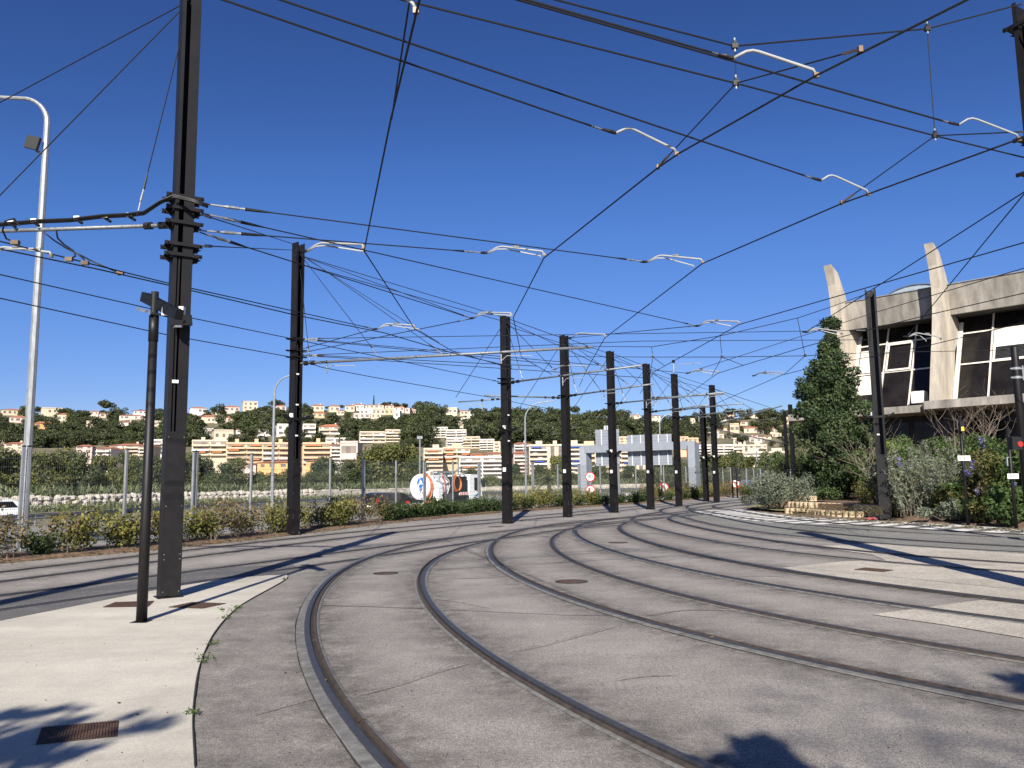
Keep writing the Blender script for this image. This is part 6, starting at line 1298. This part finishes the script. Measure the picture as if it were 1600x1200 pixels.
mid(738, 677, 783, 686, 'white', fl=2, bal=5, lab='long white flat block left of the first row mast top light'); mid(772, 692, 784, 706, 'cream', fl=3, lab='yellow side wall block touching the first row mast')
VL = 'villas on the ridge and the upper slope'
villas = [(0, 638, 32, 648, 'cream', 'hip'), (12, 649, 33, 659, 'pink', 'hip'), (51, 658, 74, 670, 'orange', 'hip'), (62, 638, 87, 647, 'cream', 'flat'), (88, 645, 106, 658, 'cream', 'hip'), (138, 641, 151, 648, 'pink', 'hip'), (153, 644, 174, 652, 'cream', 'hip'), (183, 647, 217, 655, 'pink', 'hip'), (132, 659, 150, 667, 'cream', 'flat'), (186, 658, 205, 665, 'white', 'hip'), (206, 640, 229, 647, 'white', 'hip'), (223, 652, 251, 658, 'pink', 'hip'), (228, 659, 252, 665, 'cream', 'flat'), (132, 684, 156, 692, 'white', 'hip'), (0, 685, 10, 694, 'cream', 'hip'),
          (294, 635, 317, 645, 'white', 'hip'), (328, 641, 350, 647, 'cream', 'hip'), (348, 633, 369, 643, 'pink', 'hip'), (377, 628, 398, 640, 'cream', 'flat'), (312, 648, 333, 661, 'cream', 'hip'), (333, 654, 345, 661, 'white', 'flat'), (350, 650, 366, 659, 'cream', 'hip'), (330, 673, 357, 688, 'cream', 'flat'), (307, 671, 329, 680, 'greige', 'flat'), (366, 669, 384, 677, 'white', 'hip'),
          (429, 632, 443, 641, 'pink', 'hip'), (484, 631, 504, 642, 'cream', 'hip'), (486, 643, 509, 652, 'peach', 'hip'), (512, 632, 528, 643, 'cream', 'hip'), (539, 632, 554, 642, 'cream', 'hip'), (548, 630, 569, 639, 'white', 'hip'), (560, 640, 582, 647, 'white', 'flat'), (569, 631, 599, 638, 'cream', 'hip'), (584, 640, 600, 647, 'cream', 'flat'), (550, 647, 577, 653, 'greige', 'flat'), (578, 647, 594, 653, 'cream', 'flat'),
          (600, 632, 615, 639, 'cream', 'hip'), (616, 634, 632, 642, 'pink', 'hip'), (615, 642, 625, 654, 'white', 'flat'), (600, 640, 614, 647, 'peach', 'flat'), (633, 636, 641, 645, 'pink', 'hip'), (641, 636, 651, 641, 'pink', 'hip'), (526, 640, 538, 648, 'cream', 'hip'), (694, 638, 716, 647, 'cream', 'flat'), (717, 640, 730, 648, 'cream', 'hip'), (731, 643, 740, 648, 'white', 'flat'), (710, 659, 725, 668, 'cream', 'flat'), (718, 654, 735, 660, 'white', 'flat'), (752, 655, 761, 659, 'pink', 'flat'), (761, 653, 770, 658, 'pink', 'hip'), (775, 653, 784, 661, 'cream', 'hip'),
          (888, 647, 896, 654, 'cream', 'hip'), (985, 647, 1002, 653, 'cream', 'hip'), (1018, 648, 1033, 654, 'cream', 'hip'), (1077, 655, 1088, 661, 'cream', 'flat'), (1136, 646, 1150, 653, 'cream', 'hip'), (1160, 646, 1182, 651, 'cream', 'hip'), (1182, 648, 1195, 652, 'cream', 'hip'), (1214, 648, 1222, 653, 'cream', 'flat'), (1158, 657, 1170, 664, 'cream', 'hip'), (1228, 653, 1235, 662, 'buff', 'flat'), (1119, 667, 1142, 673, 'buff', 'hip'), (1144, 663, 1158, 676, 'buff', 'flat'), (1164, 666, 1187, 676, 'cream', 'hip'), (1191, 667, 1215, 677, 'cream', 'hip'), (1151, 686, 1169, 695, 'cream', 'flat'), (1177, 685, 1195, 691, 'greige', 'flat'), (1210, 678, 1224, 682, 'cream', 'flat'), (1110, 672, 1120, 678, 'cream', 'hip'), (1196, 680, 1209, 686, 'cream', 'hip'), (1128, 652, 1137, 657, 'cream', 'hip'), (1170, 678, 1186, 683, 'pink', 'hip')]
CN = {'cream': 'cream', 'white': 'white', 'pink': 'pale pink', 'orange': 'orange', 'greige': 'greyish', 'peach': 'peach', 'buff': 'sandy'}
for (u0, v0, u1, v1, c, r) in villas:
    um = (u0 + u1) / 2
    where = 'at the left edge' if um < 45 else 'left of the lamp post' if um < 215 else 'behind the lamp post' if um < 256 else 'between tall mast and hedge mast' if um < 452 else 'right of the hedge mast' if um < 560 else 'above the tanker truck' if um < 700 else 'left of the first row mast' if um < 790 else 'above the gantry' if um < 1085 else 'right of the last row mast'
    lvl = 'on the ridge' if v0 < 645 else 'just below the ridge' if v0 < 660 else 'down the slope'
    house(u0, v0, u1, v1, c, r, name='villa', cat='villa', group=VL, lab='%s villa with %s roof %s %s' % (CN[c], 'red' if r == 'hip' else 'flat', lvl, where))
bpy.context.view_layer.update()
# ------------------------------------------------------------------ trees between highway and town
TREEK = {'olive': 'leaf_olive', 'mid': 'leaf_mid', 'green': 'leaf_green', 'dark': 'leaf_tree', 'pine': 'leaf_pine'}
def crown_blobs(w, h, n, top='round'):
    o = []
    for _ in range(n):
        a, r_, f = random.random() * 6.28, math.sqrt(random.random()), random.random(); wf = math.sin(math.pi * (0.12 + 0.80 * f)) ** 0.6 if top == 'round' else (1 - f) ** .7 + .12
        rr = w * random.uniform(.13, .22); o.append((r_ * w * .38 * wf * math.cos(a), r_ * w * .38 * wf * math.sin(a), h * (0.14 + 0.76 * f), rr, rr, rr * .75))
    return o
protoT = {}
def valley_tree(u, vt, wpx, Y, kind, label, group='trees between highway and town', top='round'):
    azs = SW[:, 0] / SW[:, 1]; az_ = float(D(u, 745, Y)[0]) / Y
    if az_ < azs.max(): Y = max(Y, float(np.interp(az_, azs, SW[:, 1])) + random.uniform(9, 20))
    x = float(D(u, 745, Y)[0]); z0 = tz(x, Y); h = float(D(u, vt, Y)[2]) - z0; w = wpx * Y / F_PX
    key = (kind, top, random.randrange(3))
    if key not in protoT:
        b = crown_blobs(8.0, 8.0, 34 if top == 'round' else 26, top); protoT[key] = (tree_mesh('crown', M[TREEK[kind]], b, 7000, 0.26, 0.5, 1.5, 0.5), MB().tube([(0, 0, -.5), (.1, 0, 2), (-.1, .1, 4), (0, 0, 6.5)], [.2, .16, .11, .04], 6).mesh('trunk', M['bark']))
    t = thing('tree', (x, Y, z0), label, 'tree', group, random.random() * 6.28); t.scale = (w / 7.4, w / 7.4, h / 7.9)
    link('crown', protoT[key][0], t); link('trunk', protoT[key][1], t)
KN = {'olive': 'olive-green', 'mid': 'dull green', 'green': 'fresh green', 'dark': 'dark green'}
vt_ = [(-18, 700, 95, 96, 'olive'), (28, 704, 74, 100, 'mid'), (70, 706, 66, 92, 'olive'), (100, 702, 50, 110, 'olive'), (128, 708, 60, 98, 'mid'), (160, 712, 52, 104, 'olive'), (195, 706, 58, 96, 'olive'), (228, 710, 52, 100, 'mid'), (262, 706, 60, 106, 'olive'), (296, 708, 54, 96, 'olive'), (318, 718, 46, 112, 'mid'), (345, 722, 48, 100, 'dark'), (368, 716, 44, 112, 'olive'), (398, 736, 44, 100, 'mid'), (428, 738, 50, 104, 'olive'), (456, 734, 46, 110, 'mid'), (484, 736, 36, 112, 'mid'), (508, 714, 48, 96, 'dark'), (512, 735, 40, 88, 'mid'), (545, 720, 50, 104, 'mid'), (566, 724, 46, 92, 'dark'), (592, 695, 76, 96, 'olive'), (626, 692, 70, 102, 'olive'), (648, 712, 40, 110, 'mid'), (672, 741, 30, 118, 'mid'), (700, 736, 30, 120, 'mid'), (738, 730, 36, 116, 'mid'), (766, 744, 34, 118, 'olive'), (806, 726, 24, 110, 'dark'), (846, 728, 34, 118, 'mid'), (870, 711, 42, 116, 'olive'), (893, 738, 36, 110, 'mid'), (936, 726, 38, 120, 'mid'), (962, 740, 32, 116, 'olive'), (985, 728, 38, 128, 'mid'), (1006, 734, 36, 120, 'olive'), (1030, 712, 44, 132, 'olive'), (1056, 716, 36, 128, 'mid'), (1076, 724, 36, 128, 'mid'), (1098, 708, 44, 136, 'mid'), (1126, 712, 40, 140, 'olive'), (1152, 706, 36, 146, 'mid'), (1176, 712, 40, 138, 'olive'), (1200, 704, 36, 130, 'mid'), (1222, 704, 40, 120, 'green'), (1240, 694, 44, 108, 'mid'), (1262, 700, 48, 96, 'mid'), (1385, 700, 60, 80, 'green')]
for i, (u, vt, w, Y, k) in enumerate(vt_):
    where = 'at the left edge' if u < 60 else 'left of the lamp post' if u < 210 else 'by the tall mast' if u < 300 else 'between tall mast and hedge mast' if u < 450 else 'right of the hedge mast' if u < 560 else 'left of the tanker truck' if u < 650 else 'behind the tanker truck' if u < 790 else 'right of the first row mast' if u < 900 else 'behind the gantry' if u < 1085 else 'right of the last row mast' if u < 1215 else 'by the evergreen tree'
    valley_tree(u, vt, w, Y, k, '%s %s tree behind the fence, %s' % ('tall broad' if w > 60 and vt < 700 else 'tall' if vt < 712 else 'low' if vt > 730 else 'bushy', KN[k], where), top='cone' if k == 'dark' and w < 30 else 'round')
for u in range(-40, 1260, 26):            # low scrub under the trees, seen as one rank of bushes
    Y = random.uniform(100, 112); valley_tree(u + random.uniform(-8, 8), random.uniform(738, 750), random.uniform(40, 56), Y, random.choice(['mid', 'olive']), 'low scrub bush under the trees behind the stone wall', 'low scrub behind the stone wall')
# palm
x = float(D(858, 760, 104)[0]); z0 = tz(x, 104); pt = thing('palm_tree', (x, 104, z0), 'squat palm with drooping grey-green fronds between first and second row masts', 'palm tree'); ph = float(D(858, 752, 104)[2]) - z0
MB().tube([(0, 0, 0), (0, 0, ph)], [.32, .26], 8).build('trunk', M['bark'], pt, world=False)
for k in range(34):
    a = k * 2.4; el = random.uniform(-.2, 1.15); L_ = random.uniform(2.0, 2.7); q = []; mb = MB()
    for j in range(7): f = j / 6; r_ = L_ * f * math.cos(el * (1 - .4 * f)); q.append(Vector((r_ * math.cos(a), r_ * math.sin(a), ph + L_ * math.sin(el) * f - 1.5 * f * f)))
    for j in range(1, 7):
        d = (q[j] - q[j - 1]).normalized(); sd_ = d.cross(Vector((0, 0, 1))).normalized()
        for s in (-1, 1):
            for m_ in (0, .5): p0 = q[j - 1].lerp(q[j], m_); e = p0 + sd_ * s * .5 * (1 - .1 * j) + d * .25 - Vector((0, 0, .12)); mb.add([p0, p0 + d * .13, e], [(0, 1, 2)])
    mb.tube(q, .02, 3, caps=False); o = mb.build('frond', M['leaf_reed'], pt, world=False)
    at_ = o.data.attributes.new('rnd', 'FLOAT', 'FACE'); at_.data.foreach_set('value', np.full(len(o.data.polygons), random.random() * .8, np.float32))
# reeds and weeds behind the stone wall and by the guard rail
P = []
for _ in range(26000):
    s = random.random() * L_reed if False else random.random(); k = int(s * (len(SW) - 1)); off_ = random.choice([random.uniform(1.0, 9.0), random.uniform(1.0, 9.0), random.uniform(-4.5, -.8)]); t_ = SW[min(k + 1, len(SW) - 1)] - SW[k - 1 if k else 0]; t_ /= np.linalg.norm(t_) + 1e-9
    p = SW[k] + off_ * np.array([-t_[1], t_[0]]); hh = (0.3 + 1.9 * random.random()) if off_ > 0 else 0.5 * random.random(); P.append((p[0], p[1], -0.6 + hh))
tag(link('reeds', leaf_mesh('reeds', np.array(P), 0.13, M['leaf_reed'], None, 6.0, 1, None, 3.0), kind='stuff'), 'pale green reeds and weeds growing behind and before the stone wall', 'reeds')
# ------------------------------------------------------------------ hillside trees
def pine_mesh(kind):
    if kind == 'umbrella': b = [(random.uniform(-2.6, 2.6), random.uniform(-2.6, 2.6), random.uniform(3.6, 5.4), 1.5, 1.5, 1.0) for _ in range(9)]
    elif kind == 'cypress': b = [(0, 0, z, .8 - z * .06, .8 - z * .06, 1.0) for z in np.arange(.6, 9.5, .8)]
    else: b = [(random.uniform(-2.3, 2.3), random.uniform(-2.3, 2.3), random.uniform(1.2, 5.2), 1.5, 1.5, 1.2) for _ in range(11)]
    return tree_mesh('hillside_' + kind, M['leaf_pine' if kind != 'broad' else 'leaf_mid'], b, 800, 0.50, 0.6, 1.4, 0.6)
pm_ = {k: [pine_mesh(k) for _ in range(4 if k != 'cypress' else 1)] for k in ('umbrella', 'pine', 'cypress', 'broad')}
def covered(u, v, Y, r):
    for (a, b, c, d, hy) in HREC:
        if a - r < u < c + r and b + 1 < v < d + r * .9 and Y < hy + 3: return True
    return False
cand = []
for _ in range(16000):
    u = random.uniform(-120, 1640); v = random.uniform(638, 700)
    dens = 0.97 if 640 < u < 1110 else 0.8 if u < 640 else 0.6
    if 280 < u < 470 and 640 < v < 690: dens *= .6
    if v < 648 and u < 640: dens *= .35
    if random.random() > dens: continue
    Y = hill_hit(u, v)
    if Y is None: continue
    if any((abs(u - q[0]) < 5.6 and abs(v - q[1]) < 3.2) for q in cand[-4000:]): continue
    sc = (random.uniform(.75, 1.35) if random.random() < .7 else random.uniform(.4, .7)) * (1.15 if 640 < u < 1000 else .95); rpx = 3.2 * sc * F_PX / Y; hp = 5.4 * sc * F_PX / Y
    if covered(u, v - hp * .6, Y, rpx * (.4 if u < 1110 else .8)) or covered(u, v - hp, Y, rpx * (.2 if u < 1110 else .5)): continue
    cand.append((u, v, Y, sc))
cand.sort(key=lambda q: q[2]); stuffv = []; nth = 0
def place_h(u, v, Y, sc, kind, i, lab=None):
    x = float(D(u, v, Y)[0]); me_ = random.choice(pm_[kind]); o = bpy.data.objects.new({'broad': 'broadleaf_tree', 'cypress': 'cypress_tree'}.get(kind, 'pine_tree'), me_); COL.objects.link(o); o.location = (x, Y, tz(x, Y) - .3); o.scale = (sc, sc, sc * random.uniform(.85, 1.15)); o.rotation_euler = (0, 0, random.random() * 6.28)
    tag(o, lab or {'umbrella': 'dark umbrella pine among the dense pines of the hillside', 'pine': 'dark rounded pine among the dense pines of the hillside', 'broad': 'dull green broadleaf tree among the hillside houses', 'cypress': 'slim dark cypress on the hillside'}[kind], 'tree', None if lab else {'broad': 'broadleaf trees on the hillside'}.get(kind, 'pines on the hillside')); return o
for (u, v, Y, sc) in cand:
    kind = random.choices(['umbrella', 'pine', 'broad'], [.3, .5, .2] if 640 < u < 1110 else [.25, .35, .4])[0]
    if nth < 280: place_h(u, v, Y, sc, kind, nth); nth += 1
    else: stuffv.append((u, v, Y, sc, kind))
for kind in ('umbrella', 'pine', 'broad'):
    sub = [q for q in stuffv if q[4] == kind]; Vs = []; Rn = []
    for (u, v, Y, sc, _) in sub:
        me_ = random.choice(pm_[kind]); n = len(me_.vertices); co = np.empty(n * 3); me_.vertices.foreach_get('co', co); co = co.reshape(-1, 3); a = random.random() * 6.28; x = float(D(u, v, Y)[0]); ca_, sa_ = math.cos(a), math.sin(a)
        Vs.append(np.stack([(co[:, 0] * ca_ - co[:, 1] * sa_) * sc + x, (co[:, 0] * sa_ + co[:, 1] * ca_) * sc + Y, co[:, 2] * sc + tz(x, Y) - .3], 1)); r_ = np.empty(len(me_.polygons)); me_.attributes['rnd'].data.foreach_get('value', r_); Rn.append(np.clip(r_ * .8 + random.uniform(0, .25), 0, 1))
    if not Vs: continue
    V = np.concatenate(Vs); R_n = np.concatenate(Rn); nf = len(R_n); me_ = bpy.data.meshes.new('hillside_woods'); me_.vertices.add(len(V)); me_.vertices.foreach_set('co', V.ravel()); me_.loops.add(4 * nf); me_.loops.foreach_set('vertex_index', np.arange(4 * nf)); me_.polygons.add(nf); me_.polygons.foreach_set('loop_start', np.arange(0, 4 * nf, 4)); me_.polygons.foreach_set('loop_total', np.full(nf, 4)); me_.update(calc_edges=True)
    at_ = me_.attributes.new('rnd', 'FLOAT', 'FACE'); at_.data.foreach_set('value', R_n.astype(np.float32)); me_.materials.append(M['leaf_pine' if kind != 'broad' else 'leaf_mid']); tag(link('hillside_woods', me_, kind='stuff'), {'umbrella': 'far umbrella pines covering the upper hillside', 'pine': 'far rounded pines covering the upper hillside', 'broad': 'far broadleaf trees covering the upper hillside'}[kind], 'woods')
# single trees that stand out on the ridge
def ridge(u, vt, kind, hm, lab, Y=550): 
    x = float(D(u, 640, Y)[0]); z = tz(x, Y); h = float(D(u, vt, Y)[2]) - z; place_h(u, 640, Y, max(.5, h / hm), kind, 0, lab).location = (x, Y, z)
ridge(171, 627, 'umbrella', 6.2, 'dark flat-topped cedar on the ridge left of the lamp post'); ridge(188, 633, 'pine', 6.2, 'round dark tree beside the flat-topped cedar'); ridge(103, 635, 'pine', 6.2, 'round dark tree on the ridge right of the grey lamp pole')
ridge(432, 623, 'umbrella', 6.2, 'big dark umbrella pine on the ridge left of the hedge mast'); ridge(584, 621, 'cypress', 10, 'slim tall cypress on the ridge above the tanker truck'); ridge(648, 630, 'cypress', 10, 'dark slim cypress on the ridge left of the pine wood'); ridge(532, 631, 'umbrella', 6.2, 'umbrella pine among ridge villas right of the hedge mast'); ridge(604, 629, 'umbrella', 6.2, 'umbrella pine above the villas over the tanker'); ridge(629, 631, 'umbrella', 6.2, 'small umbrella pine right of the tall cypress')
ridge(733, 638, 'cypress', 10, 'thin conifer on the ridge above the white terraced blocks'); ridge(744, 643, 'pine', 6.2, 'round dark tree on the ridge left of the first row mast'); ridge(870, 639, 'umbrella', 6.2, 'umbrella pine on the ridge left of the second row mast'); ridge(1192, 641, 'umbrella', 6.2, 'flat-topped pine on the ridge left of the pair of far masts'); ridge(1208, 641, 'pine', 6.2, 'round pine on the ridge left of the pair of far masts')
# ------------------------------------------------------------------ covers, cracks and weeds in the yard
def cover(name, uvs, label, m='grate', z=0.0175, cat='drain cover', slots=(14, 3)):
    q = [Vector((*p_, z)) for p_ in gp(*uvs)]; c = sum(q, Vector()) / 4; t = thing(name, (c.x, c.y, 0), label, cat)
    MB().add(q, [(0, 1, 2, 3)]).build('cover_frame', M[m], t)
    n, k = slots; fl_ = lambda a, b: q[0].lerp(q[1], a).lerp(q[3].lerp(q[2], a), b)
    mb = MB()
    for i in range(n):
        for j in range(k):
            a0, a1, b0, b1 = (i + .18) / n, (i + .82) / n, (j + .12) / k, (j + .88) / k; vs = [fl_(a0, b0), fl_(a1, b0), fl_(a1, b1), fl_(a0, b1)]; up_ = Vector((0, 0, .006))
            mb.add(vs + [v_ + up_ for v_ in vs], [(4, 5, 6, 7), (0, 1, 5, 4), (1, 2, 6, 5), (2, 3, 7, 6), (3, 0, 4, 7)])
    mb.build('tread_bars', M[m], t)['kind'] = 'stuff'
cover('drain_cover', ((55, 1168), (183, 1155), (185, 1130), (65, 1141)), 'rusty cast-iron cover in the apron, lower left, half in leaf shade', slots=(26, 8))
cover('drain_cover', ((160, 951), (232, 950), (241, 941), (180, 943)), 'rusty cover in the apron left of the lamp post foot', slots=(20, 6)); cover('drain_cover', ((262, 951), (316, 953), (354, 945), (300, 943)), 'rusty cover in the apron right of the tall mast foot', slots=(16, 6))
cover('drain_cover', ((1334, 891), (1380, 895), (1397, 892), (1352, 888)), 'rusty cover in the beige asphalt patch', z=.012, slots=(12, 6))
for uv, r_, lab in (((893, 909), .21, 'round manhole cover between second and third curved track'), ((603, 896), .17, 'dark gully grate between the rails of the nearest curved track'), ((966, 848), .2, 'small round manhole cover beyond the third curved track'), ((775, 823), .22, 'manhole cover near the foot of the first row mast')):
    c = G(*uv); t = thing('manhole_cover', (c[0], c[1], 0), lab, 'manhole cover'); MB().tube([(0, 0, 0.0), (0, 0, 0.010)], r_, 24).build('lid', M['grate'], t, world=False); MB().tube([(0, 0, 0.0), (0, 0, 0.0085)], r_ + .05, 24).build('frame_ring', M['joint'], t, world=False)
def crack(pts, w, name='tar_seam'):
    c = catmull([tuple(p) for p in gp(*pts)], .12); c = c + rng.normal(size=c.shape) * .008; ribbon(c, [(-w / 2, .0052), (w / 2, .0052)]).build(name, M['joint'], kind='structure')
crack([(498, 946), (560, 948), (650, 951), (700, 955)], .018); crack([(700, 953), (800, 958), (900, 962), (960, 962)], .014); crack([(1010, 963), (1080, 953), (1140, 955)], .014); crack([(860, 905), (930, 898), (990, 893)], .010)
crack([(720, 857), (745, 868), (770, 878)], .012); crack([(930, 868), (960, 863), (1000, 861), (1020, 860)], .012)
M['smear'] = asphalt('worn_tar_smear', (0.215, 0.197, 0.180), (0.25, 0.23, 0.21), (0.175, 0.160, 0.148))
def smear(pts, w):
    c = catmull([tuple(p) for p in gp(*pts)], .10); n_ = len(c); tp_ = np.sin(np.linspace(0.05, math.pi - .05, n_)) ** .5; mb = MB(); A_, B_ = [], []
    nn = offset(c, 1.0) - c; wa, wb = (np.convolve(rng.normal(size=n_ + 8), np.ones(5) / 5, 'same')[4:4 + n_] for _ in range(2))
    L_, R__ = c + nn * (w / 2 * tp_ + .022 * wa)[:, None], c - nn * (w / 2 * tp_ + .022 * wb)[:, None]
    mb.add([(x, y, .0048) for x, y in L_] + [(x, y, .0048) for x, y in R__], [(n_ + i, n_ + i + 1, i + 1, i) for i in range(n_ - 1)]); mb.build('tar_smear', M['smear'], kind='structure')
smear([(560, 1088), (620, 1070), (680, 1050), (735, 1036)], .11); smear([(800, 1018), (860, 1006), (920, 990), (975, 976)], .10); smear([(400, 1118), (440, 1105), (490, 1092)], .07)
smear([(1020, 962), (1060, 955), (1120, 953), (1190, 957)], .10); smear([(640, 935), (700, 938), (760, 950)], .05); smear([(700, 905), (760, 903), (800, 899)], .05); smear([(1130, 905), (1180, 900), (1240, 903)], .07); smear([(960, 1065), (1010, 1058), (1060, 1057)], .06)
# weeds in the apron joint
for i, (u, v, s_) in enumerate([(363, 958, .10), (352, 968, .08), (332, 1008, .07), (322, 1030, .12), (318, 1036, .09), (301, 1118, .07), (372, 951, .06), (444, 907, .05), (347, 955, .06)]):
    p = G(u, v); n = 34; t = thing('weed', (p[0], p[1], 0.01), 'small green weed sprouting from the joint along the apron edge', 'weed', 'weeds along the apron edge'); link('leaves', leaf_mesh('leaves', np.stack([rng.normal(size=n) * s_ * .42, rng.normal(size=n) * s_ * .42, abs(rng.normal(size=n)) * s_ * .30], 1), .011, M['leaf_green'], None, 3.2, 1, None, .6), t)
for (u, v) in [(562, 1132), (489, 1005), (508, 1068), (485, 957), (790, 892), (1111, 1000)]:
    p = G(u, v); t = thing('fallen_leaf', (p[0], p[1], .02), 'tiny yellow leaf caught in a rail groove', 'leaf', 'fallen leaves in the rail grooves'); link('leaf_blade', leaf_mesh('leaf_blade', np.array([[0, 0, .008], [.02, .01, .01]]), .028, M['leaf_hedge'], np.array([[0, 0, 1.], [0, 0, 1.]]), 1.5, .3, np.array([1., .9])), t)
# grit and pebbles scattered on the asphalt
P = []; mb = MB()
for _ in range(420):
    u = random.uniform(-20, 1640); v = 850 + 350 * random.random() ** 1.2; p = G(u, v)
    r_ = random.uniform(.002, .0065) * (1 if random.random() < .93 else 1.8); mb.sphere((p[0], p[1], .014 + r_ * .3 if u < 300 and v > 950 else r_ * .4), r_, 5, 3, (1, 1, .7))
tag(mb.build('grit', M['iron'], kind='stuff'), 'dark crumbs of grit scattered over asphalt and apron', 'grit')
# ------------------------------------------------------------------ trees behind the camera that throw the leaf shadows
def shade_tree(base, targets, label, leaf=.085, dens=130):
    """targets: (ground x, ground y, height of the twig, spread)"""
    t = thing('roadside_tree', (base[0], base[1], 0), label, 'tree'); P = []; mb = MB(); k = 1 / math.tan(SUN_EL) / math.hypot(SUN_DX, 1); zm = max(q[2] for q in targets)
    mb.tube([(0, 0, 0), (.05, .05, 2), (0, 0, 4), (0, 0, zm)], [.17, .14, .10, .04], 8)
    br = MB()
    for (x, y, h, sp) in targets:
        c = Vector((x - SUN_DX * h * k, y - h * k, h)); loc = c - Vector((base[0], base[1], 0)); br.tube([(0, 0, h * .72), tuple(loc * .5 + Vector((0, 0, h * .42))), tuple(loc)], [.05, .025, .008], 5)
        for _ in range(int(dens * sp / .25)): P.append(tuple(loc + Vector((random.gauss(0, sp), random.gauss(0, sp * 1.2), random.gauss(0, sp * .45)))))
    link('crown', leaf_mesh('crown', np.array(P), leaf, M['leaf_mid'], None, 1.6), t); mb.build('trunk', M['bark'], t, world=False); br.build('limbs', M['bark'], t, world=False)
gx = lambda u, v: tuple(G(u, v)[:2])
shade_tree((-4.2, -4.6), [(*gx(10, 1172), 5.2, .13), (*gx(60, 1165), 5.4, .09), (*gx(0, 1195), 5.0, .16), (*gx(60, 1115), 5.9, .05), (*gx(95, 1112), 6.2, .05), (*gx(60, 1148), 5.6, .07), (*gx(100, 1132), 5.7, .07), (*gx(215, 1138), 6.0, .06), (*gx(255, 1134), 6.1, .04), (*gx(205, 1120), 6.2, .03), (*gx(70, 1190), 5.2, .10), (*gx(-60, 1175), 5.2, .22), (*gx(-40, 1130), 5.6, .15), (*gx(120, 1178), 5.3, .05)], 'tree behind the viewer whose leafy twigs shade the lower left apron')
shade_tree((2.6, -6.2), [(*gx(1188, 1168), 5.0, .075), (*gx(1180, 1200), 4.8, .10), (*gx(1212, 1200), 4.8, .09), (*gx(1600, 1062), 5.6, .07), (*gx(1625, 1075), 5.6, .09)], 'tree behind the viewer whose twigs drop a round shadow at the lower right', dens=420)
shade_tree((6.0, -12.0), [(*gx(1380, 1110), 11.5, .4), (*gx(1450, 1080), 11.8, .5), (*gx(1300, 1130), 11.2, .5), (*gx(1420, 1150), 11.5, .6), (*gx(1540, 1130), 11.8, .6), (*gx(1560, 1060), 12.2, .45), (*gx(1330, 1180), 11, .6), (*gx(1500, 1190), 11.5, .6)], 'tall tree far behind the viewer giving faint soft shade at the lower right', leaf=.07, dens=16)
